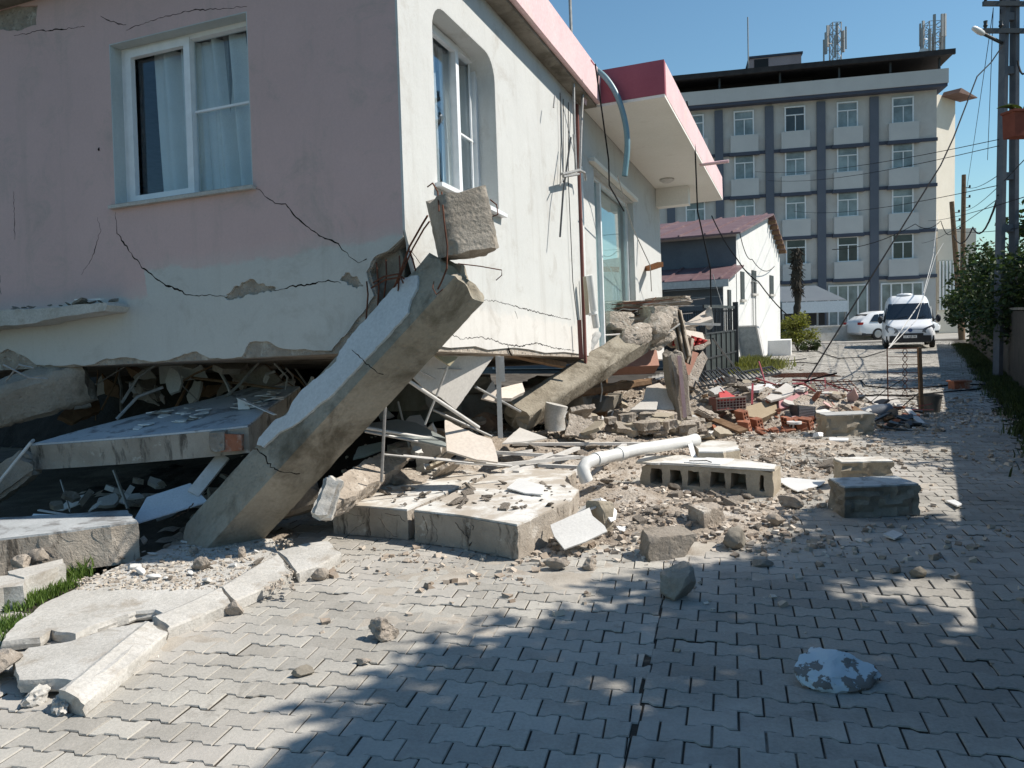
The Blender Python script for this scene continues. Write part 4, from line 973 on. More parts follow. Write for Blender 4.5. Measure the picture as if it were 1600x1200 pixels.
for (x0, x1, z0, z1, t_) in ((-.93, .93, .28, .55, .09), (-.80, .80, .27, .56, -.03)): b.box((x0, t_, z0), (x1, t_ + .3, z1), V_)
b.box((-.5, -.035, .56), (.5, .2, .66), V_); b.build('bumper', BPL, van)
b = MB(); b.plate([(-.62, .795), (-.5, .745), (.5, .745), (.62, .795), (.5, .83), (-.5, .83)], .05, lambda a, b_, c: V_(a, c - .035 + abs(a) * .08, b_)); b.build('grille', BPL, van)
b = MB(); b.tube([V_(0, -.04, .79), V_(0, -.055, .79)], .085, 16); b.build('badge', plain('badge blue', (.05, .09, .22), .3), van)
b = MB(); b.box((-.26, -.055, .46), (.26, -.04, .575), V_); pl_ = b.build('number_plate', TILE, van)
def text_mesh(s, size, tf, nm, mat_, parent, ext=.002):
    cu = bpy.data.curves.new(nm, 'FONT'); cu.body = s; cu.size = size; cu.extrude = ext; cu.align_x = 'CENTER'; cu.align_y = 'CENTER'
    o = bpy.data.objects.new('tmp', cu); COL.objects.link(o); dg = bpy.context.evaluated_depsgraph_get(); me = o.evaluated_get(dg).to_mesh()
    b = MB(); b.add([tf(v.co.x, v.co.y, v.co.z) for v in me.vertices], [list(p.vertices) for p in me.polygons]); bpy.data.objects.remove(o); return b.build(nm, mat_, parent)
text_mesh('31 AJB 86', .115, lambda x, y, z: V_(x, -.058 - z, .517 + y), 'plate_text', BPL, pl_)
b = MB(); b.rock(V_(-.1, 2.6, 2.36), (.35, .3, .07), 2, amp=.01, cuts=0, rot=Matrix.Identity(3)); b.build('roof_vent', WFRAME, van, smooth=True)
b = MB(); b.box((-.008, .945, 1.27), (.008, .95, 1.28), V_)
for sg in (-.45, .3): b.bar(V_(sg, .97, 1.3), V_(sg + .38, 1.05, 1.38), .015, .02)
b.build('wiper', BPL, van)
# ------------------------------------------------------------ white car side on behind the van
c0 = XD(1345, 46.5); c1 = XD(1473, 47.3); cdx = (c1 - c0); CLn = cdx.length; cdx /= CLn; cnr = Vector((cdx.y, -cdx.x, 0))
def CF(x, t, z): return c0 + cdx * t - cnr * x + cnr * -.9 + Z3 * z
car = thing('car', c0 + cdx * CLn / 2, 'white crossover car parked side on behind the van', 'car')
def cprof(zb, zt, hw, ht):
    zs = min(zb + .62, zt - .06)
    return [(0.0, zb), (hw * .85, zb), (hw * .98, zb + .1), (hw, zb + .35), (hw * .985, zs), (ht + (hw - ht) * .5, zs + (zt - zs) * .45), (ht, zt - (zt - zs) * .14), (ht * .85, zt), (0.0, zt + .02)]
k_ = CLn / 4.6
st = [(0, .45, .95, .8, .7), (.08, .35, 1.1, .86, .75), (.3, .28, 1.3, .9, .72), (.75, .26, 1.58, .9, .66), (1.2, .26, 1.66, .9, .66), (2.1, .26, 1.67, .9, .66), (2.7, .26, 1.56, .9, .68), (3.35, .26, 1.12, .9, .78), (4.0, .27, 1.0, .88, .76), (4.4, .32, .85, .82, .7), (4.6, .4, .7, .7, .6)]
b = MB(); loft(b, [(s[0] * k_,) + s[1:] for s in st], CF, cprof); b.build('body', PAINT, car, angle=32)
for sg in (-1, 1):
    for nm, poly in (('rear_quarter_window', [(.55, 1.08), (1.05, 1.06), (1.05, 1.50), (.85, 1.47)]), ('side_window', [(1.12, 1.05), (1.95, 1.04), (1.95, 1.54), (1.12, 1.51)]), ('front_side_window', [(2.03, 1.04), (3.0, 1.02), (2.55, 1.48), (2.03, 1.54)])):
        b = MB(); b.plate([(x * k_, z) for x, z in poly], .03, lambda a, b_, c: CF(sg * (.895 - max(0, b_ - .9) * .33 + c), a, b_)); b.build(nm, CGL, car)
    for t_ in (.95, 3.65):
        q0 = CF(sg * .72, t_ * k_, .34); q1 = CF(sg * .915, t_ * k_, .34); b = MB(); b.tube([q0, q1], .34, 22); wh = b.build('wheel', TYRE, car, angle=40)
        b = MB(); b.tube([q1 + (q1 - q0) * .01, q1 + (q1 - q0) * .05], [.23, .2], 14); b.build('rim', RIM, wh)
    b = MB(); b.box((sg * .87 - .01, .1, .28), (sg * .87 + .01, 4.4 * k_, .40), CF); b.build('sill_trim', BPL, car)
b = MB(); b.add([CF(x, t, z) for x, t, z in ((-.62, .22, 1.1), (.62, .22, 1.1), (.56, .66, 1.52), (-.56, .66, 1.52))], [(0, 1, 2, 3)]); b.build('rear_window', CGL, car)
b = MB(); b.box((.6, -.02, .9), (.86, .2, 1.05), CF); b.box((-.86, -.02, .9), (-.6, .2, 1.05), CF); b.build('tail_light', plain('red lens', (.35, .02, .02), .2), car)

# ------------------------------------------------------------ trees, bushes, weeds
BARK = surf('bark', (.10, .08, .06), (.20, .16, .12), 6, bump=1, bscale=20, bdist=.02)
def crown(mb, clumps, n, size, rn, droop=.2):
    wts = [c_[1].x * c_[1].y * c_[1].z for c_ in clumps]
    for _ in range(n):
        C_, rd = rn.choices(clumps, wts)[0]
        d = Vector((rn.gauss(0, 1), rn.gauss(0, 1), rn.gauss(0, 1))).normalized(); r = rn.random() ** .45
        p = C_ + Vector((d.x * rd.x, d.y * rd.y, d.z * rd.z)) * r
        t = Vector((rn.gauss(0, 1), rn.gauss(0, 1), rn.gauss(-droop, .6))).normalized(); u = t.orthogonal().normalized(); u.rotate(Matrix.Rotation(rn.uniform(0, 6.28), 3, t)); s = size * rn.uniform(.6, 1.3)
        w_ = s * .26; k = t.cross(u) * .08 * s
        mb.add([p, p + t * s * .5 + u * w_ + k, p + t * s, p + t * s * .5 - u * w_ + k], [(0, 1, 2, 3)])
def clumpset(c, R, n, rn, s=(.28, .5)):
    out = []
    for _ in range(n):
        d = Vector((rn.gauss(0, 1), rn.gauss(0, 1), rn.gauss(0, 1))).normalized(); r = rn.uniform(.35, .95)
        q = rn.uniform(*s) * min(R); out.append((c + Vector((d.x * R[0], d.y * R[1], d.z * R[2])) * r, Vector((q, q, q * .8))))
    return out
def tree(base, th, R, n, size, lbl, seed, lmat, trunk_r=.09, nc=26, cat='tree', name='tree', grp=None, s=(.28, .5), cz=None):
    rn = random.Random(seed); base = Vector(base); t = thing(name, base, lbl, cat, grp)
    c_ = base + Z3 * (cz if cz else th + R[2] * .6); cl = clumpset(c_, R, nc, rn, s)
    b = MB(); crown(b, cl, n, size, rn)
    me = bpy.data.meshes.new('crown'); me.from_pydata([tuple(v - base) for v in b.v], [], b.f); me.materials.append(lmat); me.update(); o = bpy.data.objects.new('crown', me); COL.objects.link(o); o.parent = t; THING[o.name] = base
    b = MB(); k0 = base + Vector((rn.uniform(-.1, .1), 0, th)); b.tube([base - Z3 * .1, base.lerp(k0, .5) + Vector((.05, .03, 0)), k0], [trunk_r * 1.3, trunk_r, trunk_r * .85], 9)
    for q in cl[:12]: b.tube([k0 - Z3 * .1, k0.lerp(q[0], .5) + Z3 * .1, q[0]], [trunk_r * .6, trunk_r * .35, trunk_r * .12], 6)
    b.build('trunk', BARK, t, smooth=True); return t
# citrus over the wall, in view
tp = XD(1570, 20.8); tree(tp + Vector((.6, 0, 0)), 1.1, (2.1, 1.7, 1.5), 18000, .13, 'dark glossy leaved tree leaning over the boundary wall behind the ladder pole', 11, LEAFD, nc=62, cz=1.85)
tp = XD(1640, 17.5); tree(tp, 1.1, (1.6, 1.6, 1.3), 10000, .13, 'dark leafy tree over the boundary wall at the right edge', 12, LEAFD, nc=40, cz=1.95)
tp = XD(1534, 29); tree(tp + Vector((1.0, 1.5, 0)), 1.0, (1.7, 2.0, 1.0), 8000, .13, 'lower dark shrub over the boundary wall beyond the ladder pole', 13, LEAFD, nc=28, cz=1.7)
# garden trees right of the viewer, outside the frame, whose shadows fall on the stones
def shade_tree(base, quad, gaps, zr, sp, nl, size, seed):
    rn = random.Random(seed); base = Vector(base); t = thing('tree', base, 'dense broadleaf garden tree beyond the boundary wall', 'tree', 'garden trees beyond the boundary wall'); cl = []
    poly = [(G(*q).x, G(*q).y) for q in quad]; gp = [[(G(*q).x, G(*q).y) for q in g] for g in gaps]
    x0 = min(p[0] for p in poly); x1 = max(p[0] for p in poly); y0 = min(p[1] for p in poly); y1 = max(p[1] for p in poly); y = y0
    while y < y1:
        x = x0
        while x < x1:
            qx, qy = x + rn.uniform(-.4, .4) * sp, y + rn.uniform(-.4, .4) * sp
            if pin(qx, qy, poly) and not any(pin(qx, qy, g) for g in gp):
                z = rn.uniform(*zr); k = z / math.tan(SUN_EL); r = rn.uniform(.30, .48)
                cl.append((Vector((qx + k * math.cos(SUN_AZ), qy + k * math.sin(SUN_AZ), z)), Vector((r, r, r * .8))))
            x += sp
        y += sp
    b = MB(); crown(b, cl, nl * len(cl), size, rn)
    me = bpy.data.meshes.new('crown'); me.from_pydata([tuple(v - base) for v in b.v], [], b.f); me.materials.append(LEAFD); me.update(); o = bpy.data.objects.new('crown', me); COL.objects.link(o); o.parent = t; THING[o.name] = base
    k0 = base + Z3 * 2.6; b = MB(); b.tube([base - Z3 * .1, base.lerp(k0, .5) + Vector((.05, .04, 0)), k0], [.16, .13, .11], 10)
    for q in cl[::5]: b.tube([k0 - Z3 * .1, k0.lerp(q[0], .5) + Z3 * .25, q[0]], [.06, .035, .012], 6)
    b.build('trunk', BARK, t, smooth=True)
LIT = [(1270, 888), (1400, 882), (1640, 915), (1720, 1020), (1560, 1035), (1390, 985)]
shade_tree((5.6, 3.2, 0), [(450, 1110), (620, 1085), (740, 1030), (840, 975), (980, 942), (1130, 912), (1160, 1000), (1130, 1290), (640, 1290), (570, 1160)], [], (4.3, 5.4), .41, 165, .20, 51)
shade_tree((7.6, 4.6, 0), [(1120, 912), (1230, 875), (1300, 835), (1350, 800), (1430, 798), (1480, 835), (1560, 830), (1750, 840), (1900, 1000), (1700, 1290), (1130, 1290), (1150, 1000)], [LIT], (4.3, 5.6), .40, 190, .20, 52)
shade_tree((8.4, 7.4, 0), [(1490, 690), (1560, 700), (1650, 790), (1600, 835), (1545, 790), (1500, 740)], [], (4.0, 5.0), .5, 70, .18, 55)
shade_tree((10.5, 11.2, 0), [(1375, 672), (1420, 655), (1500, 642), (1600, 640), (1760, 650), (1700, 690), (1500, 692), (1400, 694)], [], (3.8, 5.0), .40, 150, .18, 53)
shade_tree((16.8, 20.5, 0), [(1330, 600), (1420, 588), (1500, 582), (1500, 596), (1400, 606)], [], (3.4, 4.2), .6, 70, .17, 54)
# yellow green bush beside the small house
tree(XD(1246, 35.5), .1, (.75, .75, .75), 2600, .13, 'yellow green bush past the whitewashed planter', 31, LEAFY, .03, 22, 'bush', 'bush', cz=.95)
tree(XD(1262, 34.5), .1, (.55, .5, .3), 1200, .10, 'low green shrub at the foot of the yellow green bush', 32, LEAFG, .02, 12, 'bush', 'bush', cz=.28)
tree(XD(1236, 46), .2, (1.0, .7, .8), 1500, .15, 'dark green shrub at the foot of the palm trunk', 33, LEAFD, .03, 16, 'bush', 'bush', cz=.9)
def blades(mb, pts, n, hgt, rn, wd=.012, spread=.12):
    for _ in range(n):
        a, R, (hx) = rn.choice(pts); p = Vector(a) + Vector((rn.gauss(0, R), rn.gauss(0, R), 0)); h_ = hgt * hx * rn.uniform(.5, 1.2); dr = Vector((rn.gauss(0, 1), rn.gauss(0, 1), 0)).normalized(); s = dr.cross(Z3) * wd * rn.uniform(.6, 1.4)
        tip = p + dr * h_ * rn.uniform(.15, .7) + Z3 * h_; mid = p.lerp(tip, .5) + Z3 * h_ * .12
        mb.add([p - s, p + s, mid + s * .8, tip, mid - s * .8], [(0, 1, 2, 3, 4)])
rn = random.Random(9)
b = MB(); pts = []
y = 3.0
while y < 36:
    for o_ in (.12, .30, .45 if rn.random() < .6 else .2): pts.append(((wall_x(y) - o_ + rn.uniform(-.12, .12), y, 0), .12, .3 + .7 * rn.random()))
    y += .3
blades(b, pts, 32000, .14, rn, .009); tag(b.build('verge_weeds', LEAFG, origin=(0, 0, 0)), kind='stuff'); COL.objects['verge_weeds']['label'] = 'dark green weeds along the foot of the boundary wall'
b = MB(); blades(b, [((*XD(px, d)[:2], 0), .3, h_) for px, d, h_ in ((1165, 23.6, 1.2), (1178, 24.3, 1.5), (1190, 24.6, 1.2), (1198, 25.6, .8), (1158, 22.8, .7), (1172, 24.8, 1.5), (1186, 23.9, .8))], 3600, .25, rn, .018)
tag(b.build('dry_weeds', LEAFO, origin=(0, 0, 0)), kind='stuff')
b = MB(); blades(b, [((*G(px, py)[:2], 0), r, h_) for px, py, r, h_ in ((15, 975, .06, .8), (35, 950, .05, .9), (55, 938, .05, .9), (75, 928, .05, 1), (95, 920, .05, 1), (120, 905, .04, 1.3), (132, 893, .03, 1.9), (5, 985, .06, .8), (-20, 1000, .08, .8))], 1300, .07, rn, .004)
tag(b.build('grass', leafmat('fresh grass', (.06, .11, .02), (.13, .20, .05), .3), origin=(0, 0, 0)), kind='stuff')
# ------------------------------------------------------------ rubble
def GX(px, d): return XD(px, d).x
MOUNDS = [(GX(1010, 13.2), 13.2, 1.9, 1.0, .62), (GX(1190, 12.3), 12.3, 1.3, .8, .34), (GX(1310, 11.8), 11.8, 1.1, .6, .22), (GX(1000, 6.0), 6.0, .8, .40, .13), (GX(1090, 6.45), 6.45, .65, .42, .08), (GX(1210, 8.0), 8.0, .6, .5, .04),
          (GX(860, 9.2), 9.2, 1.3, .9, .28), (GX(960, 10.6), 10.6, 1.0, .8, .24), (GX(975, 7.2), 7.2, .5, .4, .11), (GX(330, 6.2), 6.2, .7, .25, .06), (GX(600, 7.6), 7.6, 1.0, .6, .2), (GX(560, 8.8), 8.8, 1.6, 1.0, .5), (GX(1210, 9.8), 9.8, 1.0, .45, .08)]
HOx, HUn, HVn = Vector((HO.x, HO.y, 0)), Vector((hu.x, hu.y, 0)).normalized(), Vector((hv.x, hv.y, 0)).normalized()
def inhouse(x, y):
    q = Vector((x, y, 0)) - HOx; return q.dot(HUn), q.dot(HVn)
def rub(x, y):
    h = 0
    for mx, my, sx, sy, hh in MOUNDS: h += hh * math.exp(-((x - mx) / sx) ** 2 - ((y - my) / sy) ** 2)
    a, c_ = inhouse(x, y)
    m_ = min(a - 3.6, c_ - 3.4)
    if m_ > 0: h += min(1.35, m_ * 1.2)  # mound added under the house to block daylight from the far side
    h += .035 * noise.noise(Vector((x * 2.2, y * 2.2, 7))) + .02 * noise.noise(Vector((x * 8, y * 8, 9)))
    if -8 < x: h -= .03
    return h
def rz(x, y): return max(0.0, rub(x, y))
RUBM = surf('dusty rubble', (.35, .29, .23), (.53, .46, .385), 8, bump=1.0, bscale=35, bdist=.03, stain=(.60, .55, .49), sthr=(.5, .66), sscale=3, pits=.6)
b = MB(); cs = .07; nx, ny = 240, 165; x0, y0 = -9.5, 4.6; gi = {}
for j in range(ny):
    for i in range(nx):
        x = x0 + i * cs; y = y0 + j * cs; gi[i, j] = rub(x, y) + .02 * noise.noise(Vector((x * 19, y * 19, 1)))
vi = {}
def vid(i, j):
    if (i, j) not in vi: vi[i, j] = len(b.v); b.v.append(Vector((x0 + i * cs, y0 + j * cs, gi[i, j])))
    return vi[i, j]
for j in range(ny - 1):
    for i in range(nx - 1):
        q = [(i, j), (i + 1, j), (i + 1, j + 1), (i, j + 1)]
        if max(gi[k] for k in q) > .006: b.f.append([vid(*k) for k in q]); b.mi.append(0)
for v in b.v: v.z = max(v.z, -.03)
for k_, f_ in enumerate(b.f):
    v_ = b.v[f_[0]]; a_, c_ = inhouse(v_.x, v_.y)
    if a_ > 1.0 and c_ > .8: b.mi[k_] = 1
SHADE_EARTH = surf('earth darkened as shade', (.018, .015, .012), (.04, .034, .028), 5, bump=.8, bscale=25, bdist=.02)  # darkness of the gap under the house, put into the colour
tag(b.build('rubble', [RUBM, SHADE_EARTH], smooth=True, origin=(0, 0, 0)), kind='stuff')

# gravel and crumbs, thousands of them
SPLASH = [(GX(px, d), d, sx, sy, wt) for px, d, sx, sy, wt in ((960, 5.75, .7, .28, 1.6), (1050, 6.2, .7, .6, 1.6), (700, 5.35, .9, .2, .8), (560, 5.45, .45, .2, .6), (1150, 7.0, .8, .8, 1.3), (1250, 8.8, .9, 1.0, 1.0), (1120, 9.3, 1.2, .9, 1.2), (1320, 10.6, 1.0, .6, .9), (1420, 11.6, 1.2, .8, .6), (1560, 10.8, .6, 1.6, .35), (350, 5.5, .8, .2, .4), (690, 5.0, .25, .22, .4), (900, 5.1, .8, .3, .25), (1150, 5.6, .9, .5, .35), (1350, 5.6, .8, .4, .2), (860, 9.3, 1.5, 1.0, 1.2), (1000, 11.5, 1.4, 1.2, 1.2), (480, 4.2, .4, .25, .04), (590, 4.05, .35, .2, .06), (200, 4.0, .5, .5, .05), (1330, 14, 2, 2, .15), (1400, 17, 2, 3, .1), (1180, 22, 1, 2, .12), (1100, 5.0, 1.5, .6, .08), (1300, 4.5, 1.2, .6, .05), (1520, 9, .5, 2, .2), (1500, 13, .8, 2, .25))]
rn = random.Random(21)
def crumb(mb, p, s, rn):
    ax = Matrix.Rotation(rn.uniform(0, 6.28), 3, 'Z') @ Matrix.Rotation(rn.uniform(-.6, .6), 3, 'X')
    e = [Vector((sx * s * rn.uniform(.5, 1.1), sy * s * rn.uniform(.4, .9), sz * s * rn.uniform(.25, .7))) for sz in (-1, 1) for sx, sy in ((-1, -1), (1, -1), (1, 1), (-1, 1))]
    mb.add([p + ax @ q for q in e], [(3, 2, 1, 0), (4, 5, 6, 7), (0, 1, 5, 4), (1, 2, 6, 5), (2, 3, 7, 6), (3, 0, 4, 7)])
def islandmat(name, stops, bs=60):
    n = NT(name); g = n.node("ShaderNodeNewGeometry"); c = n.ramp(g.outputs['Random Per Island'], stops)
    c = n.mix(.4, c, n.ramp(n.noise(30, 5, .7), [(.3, (.5, .5, .5)), (.7, (1, 1, 1))]), 'MULTIPLY'); return n.done(c, .9, n.bump(n.noise(bs, 6, .7), .5, .006), .2)
GRAV = islandmat('crumbs', [(0, (.28, .22, .17)), (.4, (.45, .38, .31)), (.8, (.59, .52, .44)), (1, (.70, .65, .58))])
DUSTC = islandmat('pale crumbs', [(0, (.38, .32, .26)), (.5, (.50, .44, .37)), (1, (.60, .55, .48))])
b = MB(); wts = [s[2] * s[3] * s[4] for s in SPLASH]
for _ in range(34000):
    s = rn.choices(SPLASH, wts)[0]; x = rn.gauss(s[0], s[2] * .8); y = rn.gauss(s[1], s[3] * .8)
    if y < 2.2 or x > wall_x(y) - .2: continue
    if noise.noise(Vector((x * 1.9, y * 1.9, 4))) + .5 * noise.noise(Vector((x * 5, y * 5, 4))) < rn.uniform(-.35, .3): continue
    sz = .003 + .03 * rn.random() ** 4; crumb(b, Vector((x, y, rz(x, y) + sz * .25)), sz, rn)
tag(b.build('gravel', GRAV, origin=(0, 0, 0)), kind='stuff')

# pale dust drifted over the stones near the wreck
DUSTM = surf('pale building dust', (.36, .32, .27), (.50, .46, .40), 5, bump=.7, bscale=60, bdist=.006, stain=(.26, .22, .18), sthr=(.55, .7), sscale=6)
b = MB(); cs = .045; x0, y0 = -3.2, 3.2; nx, ny = 230, 200; val = {}; vi = {}
DC = [(-1.9, 4.0, 1.2, .8, 1), (-.3, 5.0, 1.3, .45, 1.1), (1.3, 5.4, 1.3, .6, 1), (2.6, 7.2, 1.6, 1.2, 1.1), (4.2, 9.6, 1.5, 1.3, .9), (-.6, 4.2, .8, .4, .7), (-.75, 4.85, .3, .3, 1.1)]
for j in range(ny):
    for i in range(nx):
        x = x0 + i * cs; y = y0 + j * cs
        w_ = max(a_[4] * math.exp(-((x - a_[0]) / a_[2]) ** 2 - ((y - a_[1]) / a_[3]) ** 2) for a_ in DC)
        m_ = w_ * .75 + .55 * noise.noise(Vector((x * 1.7, y * 1.7, 11))) + .3 * noise.noise(Vector((x * 6, y * 6, 12))) + .12 * noise.noise(Vector((x * 17, y * 17, 12))) - .52
        val[i, j] = gz(x, y) - .007 + min(.018, .03 * m_)
        vi[i, j] = m_
ix = {}
for j in range(ny - 1):
    for i in range(nx - 1):
        q = [(i, j), (i + 1, j), (i + 1, j + 1), (i, j + 1)]
        if max(vi[k] for k in q) > 0:
            f_ = []
            for k in q:
                if k not in ix: ix[k] = len(b.v); b.v.append(Vector((x0 + k[0] * cs, y0 + k[1] * cs, val[k])))
                f_.append(ix[k])
            b.f.append(f_); b.mi.append(0)
tag(b.build('dust', DUSTM, smooth=True, origin=(0, 0, 0)), kind='stuff')
# rocks: a dozen shapes, copied as individual fragments
protos = []
for i in range(14):
    b = MB(); b.rock((0, 0, 0), (1, .78, .6), 60 + i, rot=Matrix.Identity(3), cuts=8 + i % 4, amp=.07, boxy=(i % 3 == 0))
    me = bpy.data.meshes.new('fragment'); me.from_pydata([tuple(v) for v in b.v], [], b.f); me.polygons.foreach_set("use_smooth", [True] * len(me.polygons)); me.set_sharp_from_angle(angle=R_(28)); protos.append(me)
mats_r = {}
def fragment(p, s, name, label, grp, mat_, rn, flat=1.0, cat='rubble piece'):
    k = rn.randrange(14)
    if (k, mat_.name) not in mats_r: q = protos[k].copy(); q.materials.append(mat_); mats_r[k, mat_.name] = q
    o = bpy.data.objects.new(name, mats_r[k, mat_.name]); COL.objects.link(o); o.location = p
    o.rotation_euler = (rn.uniform(-.5, .5), rn.uniform(-.5, .5), rn.uniform(0, 6.28)); o.scale = (s * rn.uniform(.8, 1.3), s * rn.uniform(.7, 1.1), s * rn.uniform(.5, .95) * flat)
    return tag(o, label, cat, grp)
ZONES = [  # (px, depth, sx, sy, count, smin, smax, label, group, material)
    (1010, 6.0, .75, .32, 46, .02, .065, 'small dusty concrete fragment in the crumbs beside the cracked white topped slab', 'fragments beside the cracked slab', CONC_R),
    (1100, 7.0, .65, .45, 26, .03, .075, 'small broken concrete lump between the grey boulder and the hollow block strip', 'lumps around the hollow block strip', CONC_R),
    (1240, 8.6, .55, .9, 26, .03, .08, 'small concrete lump on the paving between the tile and the brick pile', 'lumps in front of the brick pile', CONC_R),
    (1000, 10.9, 1.0, .6, 42, .05, .15, 'broken concrete piece in the heap below the upright stub column', 'pieces below the stub column', CONC_R),
    (1195, 11.9, .9, .4, 20, .05, .12, 'grey concrete piece in the mixed scrap heap', 'grey pieces in the scrap heap', CONC_R),
    (850, 9.0, .8, .4, 24, .04, .12, 'broken plaster lump under the edge of the sunlit wall', 'lumps under the sunlit wall', CONC_R),
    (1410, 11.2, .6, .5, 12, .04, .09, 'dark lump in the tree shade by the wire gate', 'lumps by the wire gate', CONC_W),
    (1530, 13.0, .35, 2.0, 12, .03, .08, 'small stone at the shaded foot of the boundary wall', 'stones at the foot of the boundary wall', CONC_R)]
rn = random.Random(77)
for px, d, sx, sy, n, s0, s1, lb, gp_, mt in ZONES:
    for _ in range(n):
        x = rn.gauss(GX(px, d), sx * .7); y = rn.gauss(d, sy * .7); s = s0 + (s1 - s0) * rn.random() ** 1.6
        fragment(Vector((x, y, rz(x, y) + s * .3)), s, 'concrete_fragment', lb, gp_, mt, rn)
for _ in range(34):      # broken bricks
    x = rn.gauss(GX(1222, 11.1), .62); y = rn.gauss(11.05, .28); s = rn.uniform(.03, .085)
    fragment(Vector((x, y, rz(x, y) + s * .4)), s, 'brick_fragment', 'broken red brick piece spilled at the front of the scrap heap', 'red brick pieces of the scrap heap', BRICK, rn, .8, 'brick')
def bigrock(px, py, size, seed, label, mat_, boxy=False, z=0, rot=0, name='concrete_lump', amp=.06, cat='concrete lump', cuts=10):
    p = G(px, py, z); b = MB(); b.rock(p + Z3 * (size[2] * .78), size, seed, rot=Matrix.Rotation(rot, 3, 'Z'), boxy=boxy, amp=amp, cuts=cuts, sub=4)
    o = b.build(name, mat_, angle=30); return tag(o, label, cat)
bigrock(1042, 866, (.165, .12, .095), 5, 'large grey concrete boulder lying half in the tree shade below the crumbs', CONC, True, rot=.2)
bigrock(1104, 828, (.12, .10, .11), 8, 'rounded broken concrete piece just behind the large grey boulder', CONC_R, True, rot=.6)
bigrock(1052, 932, (.135, .12, .13), 12, 'dark wedge shaped concrete lump alone on the shaded paving', CONC, rot=.4)
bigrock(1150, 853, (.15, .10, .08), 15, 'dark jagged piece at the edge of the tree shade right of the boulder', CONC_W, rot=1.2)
bigrock(1192, 884, (.075, .05, .03), 17, 'flat grey fragment in the shade right of the dark jagged piece', CONC)
bigrock(600, 998, (.085, .07, .065), 23, 'rough stone alone on the sunlit paving in the left foreground', CONC_R, amp=.16, cuts=5)
bigrock(473, 1056, (.055, .04, .03), 26, 'small dark clod on the sunlit paving left of the tree shade', CONC_W)
bigrock(566, 1038, (.045, .02, .018), 28, 'small flat chip below the rough stone in the foreground', CONC_R)
bigrock(1434, 902, (.05, .04, .04), 30, 'small dark stone at the far side of the shaded paving', CONC_W)
bigrock(1236, 794, (.13, .08, .075), 33, 'pale lump on the paving between the hollow strip and the dark block', CONC_R)
bigrock(1060, 800, (.14, .09, .06), 34, 'flat rough lump in the crumbs left of the rounded piece', CONC_R)
bigrock(1213, 822, (.08, .06, .06), 35, 'small pale lump at the upper edge of the tree shade', CONC_R)
bigrock(500, 905, (.06, .05, .045), 36, 'small broken lump at the end of the fallen kerb slab', CONC_R)
bigrock(365, 960, (.07, .05, .05), 37, 'broken lump under the joint of the fallen kerb slab', CONC_R)
bigrock(870, 890, (.09, .06, .045), 39, 'flat chip in front of the grey tile', CONC_R)
bigrock(922, 890, (.06, .05, .045), 40, 'small lump in front of the grey tile, nearer the tree shade', CONC_R)
# the painted chunk in the foreground
p = G(1304, 1062); b = MB(); b.rock(p + Z3 * .05, (.19, .135, .07), 51, rot=Matrix.Rotation(.15, 3, 'Z') @ Matrix.Rotation(.35, 3, 'X'), amp=.12, cuts=10, sub=4)
n = NT('painted chunk'); f = n.ramp(n.noise(11, 5, .6), [(.52, (0, 0, 0)), (.54, (1, 1, 1))])
PCH = n.done(n.mix(f, (.55, .62, .66), (.20, .185, .17)), .8, n.bump(n.math('ADD', f, n.noise(40, 6, .7)), .6, .008))
tag(b.build('painted_chunk', PCH, angle=35), 'flat concrete chunk with flaking pale blue paint in the shaded foreground', 'concrete lump')

# ---- slabs
def slab(name, px, plane, thick, mat_, label, seed=1, amp=.012, step=.06, keep=(), layers=4, ramp=.02, top=None, cat='slab', down=None, parent=None, tmat=None, grp=None):
    """outline given by the photo, laid on a plane of the place, extruded by its thickness"""
    P, n_ = plane.P, plane.n
    if n_.z < 0: n_ = -n_
    dn = down or -n_
    ex = (Vector((1, 0, 0)) - n_ * n_.x).normalized(); ey = n_.cross(ex)
    pts = [(lambda q: ((q - P).dot(ex), (q - P).dot(ey)))(plane(x, y)) for x, y in px]
    pts = jag(pts, amp, step, seed, keep)
    b = MB(); b.plate(pts, thick, frame(P, ex, ey, dn), layers=layers, ramp=ramp, seed=seed)
    o = b.build(name, mat_, parent, angle=24)
    if parent is None: tag(o, label, cat, grp)
    elif label: plabel(o, label)
    if top:
        b = MB(); cx = sum(p[0] for p in pts) / len(pts); cy = sum(p[1] for p in pts) / len(pts)
        q = [(cx + (p[0] - cx) * .992, cy + (p[1] - cy) * .992) for p in pts]
        b.plate(q, .014, frame(P, ex, ey, -dn), seed=seed, c0=.001); b.build(top[0], top[1], o)
    return o
class ZP:                                # horizontal plane helper
    def __init__(s, z, dzx=0, dzy=0, x0=0, y0=0): s.P = Vector((x0, y0, z)); s.n = Vector((-dzx, -dzy, 1)).normalized()
    def __call__(s, px, py): return onp(px, py, s.P, s.n)
WHITE2 = surf('dirty screed', (.64, .63, .60), (.78, .77, .74), 4, bump=.4, bscale=60, bdist=.006, stain=(.40, .35, .29), sthr=(.42, .54), sscale=2.2, sten=.9)
mid1 = slab('cracked_slab', [(519, 791), (575, 794), (636, 799), (660, 788), (742, 752), (760, 741), (690, 732), (640, 738), (575, 762)], ZP(.225), .22, EDGE, 'left half of the low white topped slab lying in front of the leaning column', 3, keep=(0, 1), top=('screed', WHITE2), ramp=.014, amp=.008)
mid2 = slab('cracked_slab', [(646, 800), (720, 808), (808, 823), (850, 804), (893, 783), (905, 768), (880, 752), (900, 738), (840, 734), (768, 743), (750, 754), (668, 791)], ZP(.235), .23, EDGE, 'right half of the low white topped slab with a broken corner facing the viewer', 4, keep=(0, 1), top=('screed', WHITE2), ramp=.014, amp=.008)
rn = random.Random(31)
